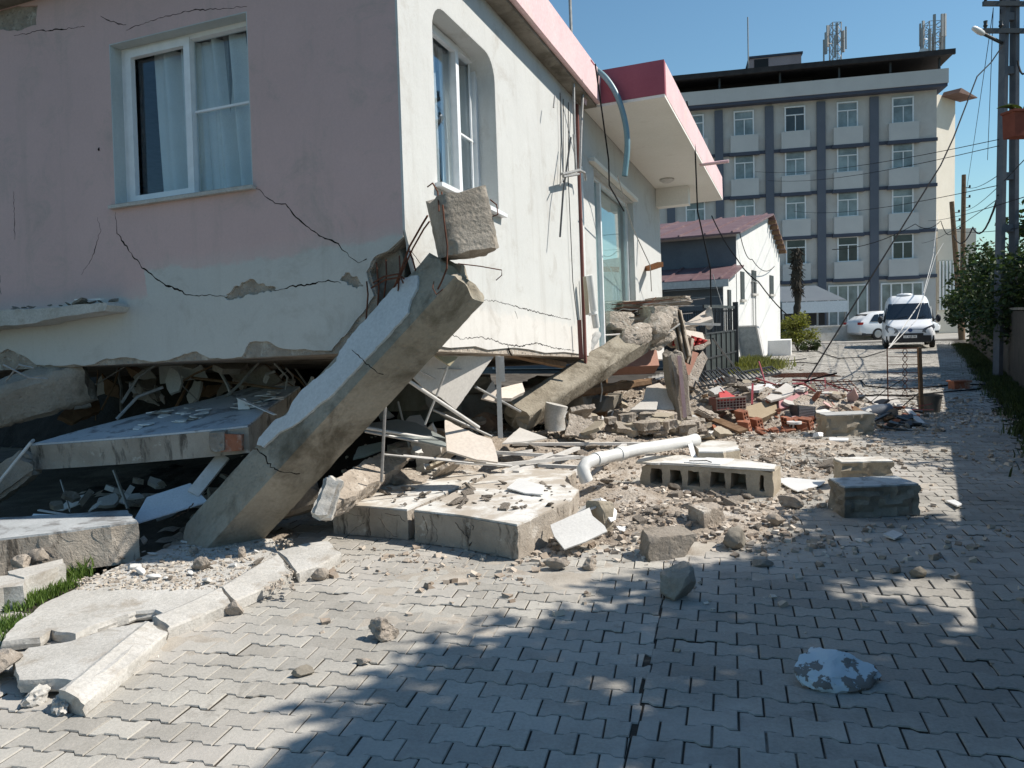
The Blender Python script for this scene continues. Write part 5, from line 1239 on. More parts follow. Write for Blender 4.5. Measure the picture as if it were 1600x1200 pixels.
for (pts, o_, gp_) in (((560, 785, 880, 738), mid2, 'mortar bits lying on the white topped slab'),):
    for _ in range(120):
        f = rn.random(); px = 545 + 350 * rn.random(); py = 742 + (px - 560) * .05 + rn.random() ** 1.4 * 45
        q = G(px, py, .25); s = .014 + .045 * rn.random() ** 2.4
        fragment(q + Z3 * s * .3, s, 'mortar_bit', 'grey mortar bit lying on the low white topped slab', gp_, CONC_R, rn, .6)
b = MB(); 
for _ in range(7000):
    px = 540 + 370 * rn.random(); py = 736 + rn.random() * 70
    if py > 790 + (px - 519) * .1: continue
    q = G(px, py, .251)
    if noise.noise(Vector((q.x * 2.2, q.y * 2.2, 2))) < rn.uniform(-.6, .15) - (q.y - 6) * .3: continue; crumb(b, q, .005 + .028 * rn.random() ** 3, rn)
tag(b.build('slab_crumbs', GRAV, origin=(0, 0, 0)), kind='stuff')
CR2 = surf('dark crack brown', (.05, .042, .035), (.10, .085, .07), 8)  # dark brown for the crack lines on the slab faces
def facecrack(pts, Pa, Pb, wd, parent, seed):
    n_ = (Pb - Pa).cross(Z3).normalized()
    if n_.dot(CAM - Pa) < 0: n_ = -n_
    rn = random.Random(seed); Q = []
    for a, c_ in zip(pts, pts[1:]):
        for i in range(5): f = i / 5; Q.append(onp(a[0] + (c_[0] - a[0]) * f + rn.uniform(-1.5, 1.5), a[1] + (c_[1] - a[1]) * f + rn.uniform(-1, 1), Pa + n_ * .006, n_))
    b = MB(); b.tube(Q, [wd * rn.uniform(.3, 1) for _ in Q], 4); b.build('crack', CR2, parent)
fa, fb = G(519, 838), G(640, 848)
for k_, (pts, w__) in enumerate((([(577, 793), (576, 812), (578, 842)], .006), ([(592, 808), (606, 830), (622, 842)], .004), ([(540, 800), (556, 806), (572, 804)], .002), ([(546, 834), (560, 822), (572, 815)], .003), ([(602, 803), (625, 806), (634, 818)], .004))): facecrack(pts, fa, fb, w__, mid1, k_)
fa, fb = G(652, 852), G(808, 868)
for k_, (pts, w__) in enumerate((([(660, 806), (668, 826), (664, 846)], .005), ([(672, 812), (684, 830), (680, 850)], .004), ([(738, 820), (744, 838), (732, 856)], .006), ([(712, 816), (724, 834), (736, 842)], .004), ([(770, 826), (768, 848), (772, 862)], .004))): facecrack(pts, fa, fb, w__, mid2, 10 + k_)
b = MB(); b.rock(G(650, 840) + Vector((0, .07, .10)), (.06, .06, .11), 61, amp=.15, boxy=True, sub=4); tag(b.build('crumbled_joint', CONC_R, angle=30), 'crumbled lump in the gap between the two halves of the cracked slab', 'concrete lump')
# apron slabs lower left
apA = slab('fallen_slab', [(4, 1002), (25, 974), (70, 942), (142, 908), (168, 892), (270, 852), (380, 838), (425, 842), (436, 868), (385, 896), (345, 925), (300, 948), (258, 962), (243, 952), (212, 955), (150, 975), (118, 990), (80, 984), (62, 996)], ZP(.065), .055, CONC_L, 'large pale fallen slab strewn with crumbs along the kerb at the lower left', 11, amp=.010, ramp=.012)
def kerb(inn, out, zi, zo, label, seed):
    rn = random.Random(seed)
    def res(L):
        P = [Vector((x, y, 0)) for x, y in L]; T = [0]
        for a, c_ in zip(P, P[1:]): T.append(T[-1] + (c_ - a).length)
        o = []
        for k in range(25):
            t = T[-1] * k / 24
            q = max(i_ for i_ in range(len(P) - 1) if T[i_] <= t + 1e-6); f = (t - T[q]) / (T[q + 1] - T[q]); o.append(P[q].lerp(P[q + 1], f))
        return o
    I, O = res(inn), res(out); rows = []
    for k, (a, c_) in enumerate(zip(I, O)):
        A = G(a.x, a.y, zi); B = G(c_.x, c_.y, zo); e = .012 if k in (0, 24) else .002
        w_ = (A - B); w_.z = 0; w_.normalize(); row = []
        for P_ in (A + w_ * .03 - Z3 * zi, A + w_ * .03 - Z3 * .008, A, A.lerp(B, .35), A.lerp(B, .7), B, B - w_ * .006 - Z3 * .012, B - w_ * .004 - Z3 * zo * .5, B + w_ * .0 - Z3 * zo):
            nz = noise.noise(P_ * 12 + Vector((seed, 0, 0))); row.append(P_ + Vector((nz * .004 + rn.uniform(-e, e), rn.uniform(-e, e), nz * .003 if P_.z > .02 else 0)))
        rows.append(row)
    n_ = 9; b = MB(); b.add([v for r_ in rows for v in r_], [(i_ * n_ + k, i_ * n_ + (k + 1) % n_, (i_ + 1) * n_ + (k + 1) % n_, (i_ + 1) * n_ + k) for i_ in range(24) for k in range(n_)] + [tuple(range(n_)), tuple(24 * n_ + k for k in range(n_))])
    return tag(b.build('kerb_piece', CONC_L, angle=22), label, 'kerb')
kerb([(434, 866), (400, 885), (375, 900), (347, 917)], [(455, 895), (425, 911), (392, 926), (364, 938)], .105, .07, 'pale kerb piece between the wide open crack and the thin one', 1)
kerb([(343, 919), (300, 940), (262, 956), (240, 964)], [(360, 940), (322, 956), (287, 970), (261, 980)], .10, .07, 'long pale kerb piece left of the thin crack', 2)
kerb([(232, 970), (182, 1010), (132, 1052), (100, 1078)], [(258, 988), (215, 1026), (162, 1070), (128, 1098)], .10, .065, 'pale kerb piece along the smaller fallen slab, its broken end to the viewer', 3)
kerb([(437, 861), (478, 849), (512, 845)], [(464, 893), (500, 881), (531, 864)], .11, .075, 'last pale kerb piece right of the wide open crack', 4)
apC = slab('fallen_slab', [(22, 1030), (45, 1012), (110, 1002), (160, 985), (215, 974), (240, 972), (205, 1012), (162, 1050), (128, 1068), (90, 1060), (30, 1062)], ZP(.085), .06, CONC_L, 'smaller pale fallen slab in front of the larger one at the lower left', 14, amp=.010, ramp=.012)
p = G(62, 1118); b = MB(); b.rock(G(60, 1095) + Z3 * .02, (.05, .075, .055), 71, amp=.22, cuts=6, sub=4); b.rock(G(98, 1108) + Z3 * .03, (.085, .05, .05), 72, amp=.22, cuts=6, sub=4); tag(b.build('broken_end_lump', CONC_L, angle=35), 'rough broken concrete end under the smaller fallen slab', 'concrete lump')
bigrock(-10, 1062, (.14, .12, .10), 74, 'rough lump cut by the left edge of the picture beside the smaller slab', CONC_R)
for _ in range(44):
    px = 170 + 260 * rn.random(); py = 848 + rn.random() ** 1.2 * 72 + (300 - px) * .08; s = .014 + .04 * rn.random() ** 2
    if px > 330 and py > 890: continue
    q = G(px, py, .068); fragment(q + Z3 * s * .4, s, 'plaster_bit', 'pale plaster bit scattered on the large fallen slab', 'plaster bits on the large fallen slab', CONC_R if rn.random() < .6 else PLASTER, rn, .8)
b = MB()
for _ in range(2600):
    px = 120 + 340 * rn.random(); py = 842 + rn.random() * 80
    if px < 300 and py < 905 - (px - 120) * .3: continue
    q = G(px, py, .067); crumb(b, q, .003 + .014 * rn.random() ** 3, rn)
tag(b.build('dust_crumbs', DUSTC, origin=(0, 0, 0)), kind='stuff')
for px, py, s_, sd_ in ((315, 893, .07, 3), (378, 872, .06, 5), (302, 868, .045, 7), (225, 850, .05, 8)):
    bigrock(px, py, (s_ * .9, s_ * .5, s_ * .8), 80 + sd_, {3: 'upright pale shard on the large fallen slab', 5: 'pale pointed lump near the far end of the large fallen slab', 7: 'small pale lump behind the upright shard', 8: 'small pale lump at the back edge of the large fallen slab'}[sd_], CONC_R, z=.055, amp=.15, cuts=6, rot=sd_)
# kerbs and slabs at the left edge
slab('lower_slab', [(-60, 855), (0, 845), (60, 838), (118, 831), (160, 825), (216, 818), (200, 800), (100, 806), (-60, 815)], ZP(.30), .27, EDGE, 'dusty low slab lying under the house at the left edge', 21, top=('screed', surf('dusty screed in shade tones', (.34, .36, .37), (.50, .52, .53), 3, stain=(.2, .2, .2), sthr=(.5, .6), sscale=4)), ramp=.02, keep=(0, 1))  # top colour dulled and blued to carry the shade lying on it
slab('kerb_block', [(-40, 905), (0, 900), (32, 896), (36, 915), (10, 925), (-40, 935)][:4] + [(5, 918), (-40, 925)], ZP(.14), .14, CONC_L, 'pale kerb block at the left edge behind the grass', 22, ramp=.01)
slab('kerb_block', [(12, 893), (60, 882), (98, 873), (102, 881), (70, 893), (38, 902)], ZP(.15), .14, CONC_L, 'long pale kerb block between the lower slab and the grass', 23, ramp=.008)
for px, py, s_, t_ in ((35, 890, .07, 'left'), (62, 880, .075, 'right')):
    bigrock(px, py, (s_, s_ * .8, s_ * .8), 91 + px, f'{t_} one of two rough lumps resting on the long kerb block', CONC_R, z=.13)
slab('broken_block', [(58, 838), (92, 833), (96, 840), (90, 850), (60, 850)], ZP(.30), .20, CONC_L, 'pale broken block face wedged into the front of the low slab', 24, ramp=.02) if False else None
bigrock(6, 950, (.08, .07, .06), 95, 'small crumbled lump beside the grass at the left edge', CONC_R)
# interior slab with tiles, above
pE = PL(D(47, 696, 6.45), D(392, 668, 6.15), D(465, 604, 7.5))
sE = slab('tiled_slab', [(47, 697), (120, 692), (200, 686), (300, 677), (362, 671), (388, 668), (420, 640), (470, 606), (400, 605), (330, 625), (200, 655), (120, 676)], pE, .20, EDGE, 'tilted tiled floor slab projecting from the dark gap left of the leaning column', 25, amp=.004, keep=(0, 1, 2, 3), top=('tiling', surf('dusty blue white tile', (.46, .50, .54), (.62, .65, .68), 3, rough=.5, bump=.1, bscale=40, stain=(.22, .23, .25), sthr=(.52, .6), sscale=5)), down=Vector((0, .05, -1)).normalized(), ramp=.008)
b = MB(); b.beam(D(48, 722, 6.42), D(-60, 800, 6.35), .22, .20, Vector((0, 1, 0)), 3, amp=.02); tag(b.build('bent_slab_end', CONC, smooth=False, angle=40), 'sagging broken end of floor slab at the left edge', 'slab')
b = MB(); b.tube([D(-30, 790, 6.2), D(5, 745, 6.2), D(48, 692, 6.3), D(52, 688, 6.4)], .013, 8); tag(b.build('pale_tube', PROFILE, smooth=True), 'pale bent tube rising to the corner of the tilted tiled slab', 'tube')
b = MB(); b.rock(D(368, 690, 6.22), (.10, .09, .075), 97, boxy=True, amp=.08, sub=4); tag(b.build('hollow_brick', BRICK, angle=35), 'broken orange brick at the right end of the tilted tiled slab', 'brick')
b = MB(); b.rock(D(345, 688, 6.2), (.08, .08, .085), 98, boxy=True, amp=.05); tag(b.build('mortar_lump', CONC_R, angle=35), 'mortar lump beside the orange brick on the slab end', 'concrete lump')
rn = random.Random(8)
for i in range(40):
    px = 210 + rn.random() * 230; py = 668 - (px - 250) * .17 - rn.random() * 22
    q = pE(px, py); n_ = 5; pts = [(.09 * rn.uniform(.4, 1) * math.cos(a * 6.28 / n_), .06 * rn.uniform(.4, 1) * math.sin(a * 6.28 / n_)) for a in range(n_)]
    ax = Vector((math.cos(i), math.sin(i) * .8, rn.uniform(-.1, .2))).normalized(); ay = Vector((-math.sin(i), math.cos(i), .1)).normalized()
    b = MB(); b.plate(pts, .008, frame(q + Z3 * (.02 + .01 * (i % 3)), ax, ay, Z3)); tag(b.build('tile_shard', TILE if i % 2 else (WHITE if i % 4 else CONC)), 'thin shard on the tilted tiled slab under the house', 'shard', 'shards on the tilted tiled slab')
b = MB(); b.bar(D(372, 622, 6.7), D(430, 648, 6.4), .03, .006); b.plate([(0, 0), (.1, 0), (.07, .09), (0, .1)], .006, frame(D(372, 640, 6.7), Vector((1, 0, 0)), Z3, Vector((0, 1, 0)))); tag(b.build('white_trim', TILE), 'bent white trim strip lying on the tilted tiled slab', 'trim')
b = MB(); b.bar(D(54, 807, 5.9), D(170, 812, 5.7), .02, .045, Vector((0, -1, 1))); b.bar(D(66, 810, 5.88), D(67, 822, 5.85), .012, .012); tag(b.build('white_trim', TILE), 'white strip lying on the low slab at the left edge', 'trim')
for i, (a_, c_) in enumerate((((110, 820, 5.7), (185, 812, 5.75)), ((120, 815, 5.8), (190, 816, 5.7)), ((60, 797, 6.1), (150, 812, 5.9)))):
    b = MB(); b.bar(D(*a_), D(*c_), .02, .01); tag(b.build('thin_batten', PROFILE), 'thin pale batten on the low slab at the left edge', 'batten', 'battens on the low slab')
b = MB(); b.plate([(0, 0), (.55, .1), (.42, .32), (.1, .25)], .01, frame(D(205, 822, 5.9), Vector((1, .25, .1)).normalized(), Vector((-.1, .3, .25)).normalized(), Z3)); tag(b.build('pale_sheet', surf('bluish sheet', (.50, .54, .58), (.62, .66, .70), 4)), 'pale sheet sagging beside the foot of the leaning column', 'sheet')
b = MB(); b.beam(D(-70, 650, 6.7), D(138, 592, 7.1), .36, .30, Vector((0, 1, .4)), 5, amp=.03); tag(b.build('broken_beam', CONC, angle=40), 'broken grey beam under the front edge of the house at the left', 'beam')
b = MB(); b.bar(D(302, 772, 6.15), D(350, 712, 6.35), .10, .03, Vector((0, -1, .3))); tag(b.build('short_plank', PROFILE), 'short pale board propped against the back of the leaning column', 'board')
for i, pts in enumerate([[(182, 655, 6.9), (215, 620, 7.0), (255, 605, 7.1)], [(190, 630, 7.2), (215, 590, 7.3), (242, 570, 7.4)], [(330, 640, 7.3), (375, 600, 7.4), (412, 557, 7.6)], [(300, 590, 7.6), (380, 600, 7.5), (450, 610, 7.4)], [(415, 585, 7.4), (430, 580, 7.4)], [(178, 735, 7.0), (200, 795, 6.8)], [(95, 750, 7.2), (110, 800, 6.9)], [(10, 595, 6.6), (30, 570, 6.5), (52, 575, 6.4)], [(5, 570, 6.5), (45, 590, 6.5), (75, 592, 6.5)]]):
    b = MB(); b.tube([D(*q) for q in pts], .014 if i < 6 else .008, 6); tag(b.build('bent_rod', STEEL if i != 3 else WOOD, smooth=True), 'thin bent rod hanging in the dark gap below the house front', 'rod', 'rods in the dark gap under the house')
b = MB(); b.plate([(0, 0), (.5, .05), (.42, .32), (.05, .38)], .015, frame(D(250, 600, 7.8), Vector((1, -.1, 0)).normalized(), Vector((0, -.3, 1)).normalized(), Vector((0, 1, 0)))); tag(b.build('hanging_board', PLASTER), 'dusty board hanging from the floor slab in the dark gap', 'board')
rn = random.Random(55)
for i in range(34):      # splintered pieces packed in the dark gap under the front
    px = rn.uniform(120, 500); d = rn.uniform(7.4, 8.8); c_ = D(px, rn.uniform(566, 625) if px > 190 else rn.uniform(600, 640), d); w_ = rn.uniform(.08, .3); n_ = rn.randint(3, 5)
    pts = [(w_ * rn.uniform(.5, 1.1) * math.cos(6.28 * k / n_), w_ * rn.uniform(.2, .6) * math.sin(6.28 * k / n_)) for k in range(n_)]
    ex = Vector((rn.gauss(0, 1), rn.gauss(0, .4), rn.gauss(0, .5))).normalized(); up = Vector((rn.gauss(0, .4), -1, rn.gauss(.3, .5))).normalized(); ey = up.cross(ex).normalized(); up = ex.cross(ey)
    b = MB(); b.plate(jag(pts, .01, .06, i), rn.choice([.015, .03, .06]), frame(c_, ex, ey, up)); tag(b.build('splintered_piece', rn.choice([PLASTER, CONC, WOOD, CONC_R, PLASTER]), angle=30), 'splintered piece jammed in the dark gap under the front of the house', 'splintered piece', 'pieces in the dark gap under the front')
for i in range(16):
    px = rn.uniform(150, 480); d = rn.uniform(7.2, 8.4); a_ = D(px, rn.uniform(560, 580), d); c_ = a_ + Vector((rn.gauss(0, .35), rn.gauss(-.1, .2), -rn.uniform(.15, .55))); b = MB(); b.tube([a_, a_.lerp(c_, .5) + Vector((rn.gauss(0, .05), 0, .02)), c_], rn.choice([.006, .01, .016]), 6); tag(b.build('bent_rod', STEEL if i % 2 else WOOD, smooth=True), 'thin bent rod hanging in the dark gap below the house front', 'rod', 'rods in the dark gap under the house')
for i in range(22):
    px = rn.uniform(30, 330); q = G(px, rn.uniform(800, 850), .02); q = Vector((q.x, q.y + rn.uniform(.2, .9), rn.uniform(.05, .22))); w_ = rn.uniform(.06, .2); pts = [(w_ * rn.uniform(.5, 1.1) * math.cos(6.28 * k / 5), w_ * rn.uniform(.3, .6) * math.sin(6.28 * k / 5)) for k in range(5)]; up = Vector((rn.gauss(0, .4), rn.gauss(-.3, .4), 1)).normalized(); ex = Vector((1, rn.gauss(0, .5), 0)); ey = up.cross(ex).normalized(); ex = ey.cross(up).normalized()
    b = MB(); b.plate(jag(pts, .008, .05, i), rn.choice([.01, .03, .05]), frame(q, ex, ey, up)); tag(b.build('broken_piece', rn.choice([PLASTER, CONC, TILE, CONC_R]), angle=30), 'broken piece on the dark ground below the tilted tiled slab', 'broken piece', 'pieces on the ground below the tilted tiled slab')
# ---- the leaning columns
A0_, A1_ = D(347, 835, 5.90), D(717, 430, 5.62)
t_ = (A1_ - A0_).normalized(); cv = (CAM - (A0_ + A1_) / 2); cv = (cv - t_ * cv.dot(t_)).normalized(); pv = t_.cross(cv)
if pv.x < 0: pv = -pv
th = R_(42); n1 = (-pv * math.cos(th) + cv * math.sin(th)).normalized(); n2 = (pv * math.sin(th) + cv * math.cos(th)).normalized()
colA = thing('leaning_column', A0_, 'thick concrete column leaning diagonally against the broken corner of the pink house', 'column')
WA = .37
COLM = surf('column concrete', (.27, .235, .18), (.42, .38, .31), 1.8, bump=.8, bscale=34, bdist=.012, stain=(.13, .11, .08), sthr=(.48, .64), sscale=2.4, pits=.35)
b = MB(); b.beam(A0_ - t_ * .15, A1_, WA, WA, n1, 4, amp=.005, end=.06, n=60, m_=10, chip=.008); b.build('shaft', COLM, colA, angle=38)
fP = (A0_ + A1_) / 2 + n1 * (WA / 2 + .0)
def CP(px, py): q = onp(px, py, fP, n1) - fP; return q.dot(t_), q.dot(n2)
coat = [(632, 436), (655, 432), (654, 452), (645, 468), (640, 490), (600, 535), (570, 566), (540, 598), (519, 620), (490, 643), (471, 660), (440, 676), (414, 700), (404, 696), (405, 680), (420, 665), (436, 655), (450, 650), (462, 626), (468, 611), (480, 606), (500, 590), (528, 566), (533, 550), (542, 525), (556, 512), (575, 490), (600, 460)]
cp_ = [CP(*q) for q in coat]; cp_ = [(a, min(max(c_, -WA / 2 - .004), WA / 2 + .0)) for a, c_ in cp_]
b = MB(); b.plate(jag(cp_, .006, .03, 6), .022, frame(fP, t_, n2, n1), c0=-.004, layers=2, ramp=.003); plabel(b.build('plaster_coat', surf('white wall plaster', (.56, .57, .57), (.66, .67, .67), 2, bump=.3, bscale=50, stain=(.42, .42, .41), sthr=(.58, .74)), colA, angle=40), 'white plaster still sticking to the upper left face')
def ccrack(pts, wd, seed):
    f2 = (A0_ + A1_) / 2
    rn = random.Random(seed); Q = []
    for a, c_ in zip(pts, pts[1:]):
        for i in range(5): f = i / 5; Q.append((a[0] + (c_[0] - a[0]) * f + rn.uniform(-2, 2), a[1] + (c_[1] - a[1]) * f + rn.uniform(-2, 2)))
    out = []
    for (x, y) in Q:
        a = onp(x, y, f2 + n2 * (WA / 2 + .004), n2); q1 = onp(x, y, f2 + n1 * (WA / 2 + .024), n1)
        out.append(a if (a - CAM).length < (q1 - CAM).length else q1)
    b = MB(); b.tube(out, [wd * rn.uniform(.3, 1) for _ in out], 4); b.build('crack', CR, colA)
ccrack([(398, 700), (412, 712), (424, 730), (440, 738), (475, 742)], .006, 1); ccrack([(548, 545), (566, 562), (580, 575), (605, 590)], .004, 2); ccrack([(268, 812), (290, 800), (305, 782)], .006, 3)
for i, (pts, rr) in enumerate([([(690, 300, 4.95), (694, 345, 4.8), (699, 385, 4.78), (698, 420, 4.75), (690, 440, 4.78), (684, 452, 4.8)], .008), ([(716, 412, 4.85), (750, 416, 4.8), (784, 422, 4.8), (784, 430, 4.8), (775, 438, 4.8)], .005), ([(668, 292, 5.1), (676, 286, 5.05), (684, 300, 4.95), (686, 330, 4.85)], .007), ([(678, 440, 4.9), (676, 450, 4.85), (682, 460, 4.82), (692, 452, 4.8)], .005), ([(765, 340, 5.0), (778, 335, 5.0), (776, 320, 5.05), (766, 312, 5.1)], .006), ([(642, 392, 5.6), (650, 402, 5.4), (658, 414, 5.2)], .003)]):
    b = MB(); b.tube([D(q[0], q[1], q[2] + .52 if q[2] < 5.3 else q[2]) for q in pts], rr * .75, 6); b.build('rebar', RUST, colA, smooth=True)
# hanging block
c0_ = D(722, 351, 5.62); t2 = (D(711, 304, 5.62) - D(731, 396, 5.62)).normalized(); rr_ = Vector((.36, -.93, .05)); rr_ = (rr_ - t2 * rr_.dot(t2)).normalized()
b = MB(); b.beam(c0_ - t2 * .21, c0_ + t2 * .20, .36, .37, rr_, 9, amp=.006, end=.03, n=34, m_=16, chip=.02, sc_=7)
tag(b.build('column_head_block', CONC, angle=40), 'chunk of column head held up by bent rusty bars above the leaning column', 'concrete block')
# second leaning beam
b = MB(); b.beam(D(806, 652, 9.0), D(1000, 530, 10.9), .34, .30, Vector((-.2, -1, .7)), 14, amp=.012, n=30); b2 = thing('leaning_beam', D(806, 652, 9.0), 'long grey beam sloping up to the right below the sunlit wall', 'beam')
b.build('shaft', COLM, b2, angle=38)
b = MB(); bd_ = (D(1056, 492, 11.5) - D(984, 536, 10.7)).normalized(); bu_ = Vector((0, 0, 1)); bs_ = bd_.cross(bu_).normalized(); Mx = Matrix((bd_, bs_, bs_.cross(bd_))).transposed()
for k_, (q, sz) in enumerate((((992, 527, 10.75), (.34, .2, .17)), ((1022, 512, 11.0), (.36, .22, .19)), ((1046, 498, 11.3), (.26, .2, .16)), ((1030, 532, 11.2), (.30, .2, .15)))): b.rock(D(*q), sz, 700 + k_, rot=Mx, amp=.12, cuts=7, sub=4)
plabel(b.build('broken_end', CONC_R, b2, angle=38), 'lumpy broken upper end')
b = MB(); b.beam(D(1066, 652, 11.0), D(1050, 549, 11.0), .25, .22, Vector((.35, -1, 0)), 16, amp=.02, n=16, end=.06); stb = tag(b.build('stub_column', CONC, angle=38), 'upright broken column stub standing on the heap at the end of the sloping beam', 'column')
b = MB(); q0 = D(1070, 652, 10.86); q1 = D(1061, 556, 10.86); b.bar(q0, q1, .05, .03, Vector((0, 1, 0))); b.build('pink_edge', PINK, stb)
b = MB(); b.tube([D(868, 672, 8.95), D(866, 650, 8.95), D(870, 632, 8.95)], [.12, .115, .13], 14); tag(b.build('short_stub', CONC_L, angle=40), 'short round concrete stub at the foot of the sloping beam', 'concrete stub')
bigrock(885, 670, (.05, .05, .12), 101, 'yellowish foam lump leaning on the short round stub', surf('foam', (.42, .36, .2), (.55, .48, .3), 12, bump=1), z=.2)
# slab on edge behind the leaning column
pK = PL(D(515, 770, 5.9), D(628, 712, 7.3), D(575, 700, 6.9))
pk_n = pK.n
slab('slab_on_edge', [(512, 750), (540, 738), (565, 722), (600, 706), (624, 700), (636, 712), (628, 724), (600, 744), (572, 762), (545, 778), (522, 788), (512, 776)], PL(D(515, 780, 5.75), D(630, 720, 7.0), D(560, 705, 6.75)), .16, CONC_R, 'sunlit slab standing on edge between the leaning column and the white topped slab', 31, amp=.015, ramp=.02, step=.04)
b = MB(); b.beam(D(522, 752, 5.62), D(503, 806, 5.5), .12, .07, Vector((0, -1, .2)), 18, amp=.02, n=12, m_=5, end=.03); tag(b.build('grey_shard', CONC_L, angle=40), 'long rounded grey shard leaning beside the foot of the column', 'shard')
b = MB(); b.beam(D(300, 838, 6.2), D(500, 770, 6.3), .22, .2, Vector((0, -1, .3)), 19, amp=.04, n=16); tag(b.build('buried_beam', CONC, angle=40), 'grey beam half buried behind the foot of the leaning column', 'beam')
# ---- boards and rods below the side wall
BOARD = surf('gypsum board', (.50, .475, .44), (.60, .575, .54), 2, bump=.15, bscale=60, stain=(.40, .35, .3), sthr=(.6, .75)); BLIT = surf('pale board', (.60, .53, .46), (.70, .63, .56), 2, bump=.15)
def board(px, plane, mat_, label, th=.015, name='board', cat='board', seed=2, amp=.004, grp=None):
    P, n_ = plane.P, plane.n
    if n_.dot(CAM - P) < 0: n_ = -n_
    ex = n_.cross(Z3); ex = ex.normalized() if ex.length > .1 else Vector((1, 0, 0)); ey = n_.cross(ex)
    pts = [(lambda q: ((q - P).dot(ex), (q - P).dot(ey)))(plane(x, y)) for x, y in px]
    b = MB(); b.plate(jag(pts, amp, .06, seed), th, frame(P, ex, ey, -n_), layers=1); return tag(b.build(name, mat_), label, cat, grp)
board([(672, 556), (772, 557), (742, 598), (712, 640), (690, 622), (660, 604), (646, 590)], PL(D(675, 556, 6.6), D(772, 557, 7.3), D(712, 640, 6.9)), BOARD, 'large grey ceiling board hanging below the floor slab right of the leaning column', .02)
board([(680, 556), (716, 557), (703, 572)], PL(D(680, 556, 6.4), D(716, 557, 6.6), D(703, 572, 6.5)), surf('yellowish board', (.30, .27, .18), (.38, .34, .24), 3), 'small brown triangle of board wedged under the floor slab', .015)
board([(695, 655), (720, 668), (745, 679), (768, 686), (774, 700), (778, 722), (745, 718), (698, 704)], PL(D(695, 655, 6.9), D(768, 686, 6.8), D(745, 718, 6.55)), BLIT, 'sunlit pale board standing among the white rods', .018)
board([(560, 664), (620, 655), (650, 660), (672, 672), (696, 684), (697, 697), (640, 684), (575, 672)], PL(D(560, 664, 6.9), D(696, 684, 6.9), D(650, 658, 7.6)), surf('grey glass sheet', (.26, .29, .28), (.34, .37, .36), 3, rough=.3), 'greenish grey sheet lying across the rods behind the column', .012)
board([(628, 664), (640, 650), (657, 648), (668, 668)], PL(D(628, 664, 7.5), D(668, 668, 7.5), D(650, 648, 7.8)), BOARD, 'rounded board piece above the greenish sheet', .015)
board([(752, 622), (770, 594), (776, 610), (778, 628)], PL(D(752, 622, 7.9), D(770, 594, 8.1), D(778, 628, 7.9)), BLIT, 'small white board corner behind the white post', .02)
board([(782, 606), (816, 598), (820, 612), (800, 622), (784, 622)], PL(D(782, 606, 8.0), D(816, 598, 8.3), D(800, 622, 7.9)), BLIT, 'pale board offcut right of the white post', .04)
board([(785, 692), (812, 668), (845, 680), (855, 684), (815, 690)], PL(D(785, 692, 7.8), D(855, 684, 8.3), D(812, 668, 8.6)), BOARD, 'flat brown board lying in the rubble under the sunlit wall', .015)
board([(552, 716), (560, 698), (598, 690), (597, 702), (570, 712)], PL(D(552, 716, 6.7), D(598, 690, 7.2), D(597, 704, 7.0)), surf('green painted board', (.30, .36, .33), (.40, .46, .42), 3), 'pale green painted fragment behind the slab on edge', .02)
board([(783, 552), (800, 553), (886, 566), (884, 573), (830, 562)], PL(D(783, 552, 8.2), D(886, 566, 9.7), D(884, 573, 9.6)), WOOD, 'pale timber strip jammed under the sunlit wall', .05)
bigrock(760, 690, (.26, .2, .22), 110, 'brown crumbling lump behind the white rods', surf('brown clay lump', (.2, .13, .09), (.34, .24, .17), 6, bump=1, bscale=20, bdist=.03), z=.25)
bigrock(730, 660, (.3, .25, .25), 111, 'dark brown lump in the shade behind the hanging ceiling board', WOOD, z=.3)
RODS = [((634, 592, 6.3), (748, 668, 6.9), .016), ((742, 604, 7.3), (813, 643, 7.8), .013), ((602, 627, 5.75), (596, 752, 5.9), .012), ((700, 572, 6.6), (664, 663, 6.7), .010), ((652, 576, 6.5), (722, 577, 6.9), .007), ((650, 576, 6.4), (680, 592, 6.6), .006),
        ((568, 668, 6.5), (700, 690, 6.9), .014), ((570, 674, 6.4), (690, 697, 6.7), .012), ((600, 710, 6.2), (740, 724, 6.5), .008), ((630, 712, 6.4), (800, 728, 6.8), .010), ((700, 690, 7.2), (765, 690, 7.5), .012), ((676, 640, 7.1), (768, 682, 7.4), .012),
        ((622, 628, 8), (640, 700, 7.6), .01), ((690, 625, 7.6), (740, 600, 7.9), .01)]
for i, (a_, c_, r_) in enumerate(RODS):
    b = MB(); b.tube([D(*a_), D(*c_)], r_, 8); tag(b.build('metal_rod', STEEL if i % 3 else PROFILE, angle=50), 'thin pale metal rod jammed in the gap right of the leaning column', 'rod', 'rods right of the leaning column')
b = MB(); b.bar(D(778, 556, 7.3), D(782, 684, 7.3), .045, .03, Vector((0, 1, 0))); b.bar(D(783, 557, 7.28), D(785, 596, 7.28), .05, .02, Vector((0, 1, 0))); tag(b.build('white_post', PROFILE), 'thin upright white post under the edge of the sunlit wall', 'post')
BARS = [((800, 694, 8.6), (1045, 693, 8.9), .045), ((775, 707, 7.8), (930, 716, 8.0), .035), ((775, 727, 7.3), (905, 714, 7.7), .03), ((806, 738, 7.2), (902, 700, 8.5), .05), ((786, 737, 7.2), (862, 709, 7.9), .025), ((938, 722, 7.9), (976, 695, 8.6), .04), ((840, 727, 7.5), (905, 730, 7.5), .035), ((884, 745, 7.1), (912, 732, 7.4), .045), ((745, 716, 7.6), (830, 704, 8.2), .03), ((700, 722, 7.1), (800, 726, 7.3), .02)]
for i, (a_, c_, w__) in enumerate(BARS):
    b = MB(); b.bar(D(*a_), D(*c_), w__ * 1.35, .03); tag(b.build('white_bar', PROFILE), 'long white bar of the collapsed frame behind the white topped slab', 'bar', 'white bars behind the white topped slab')
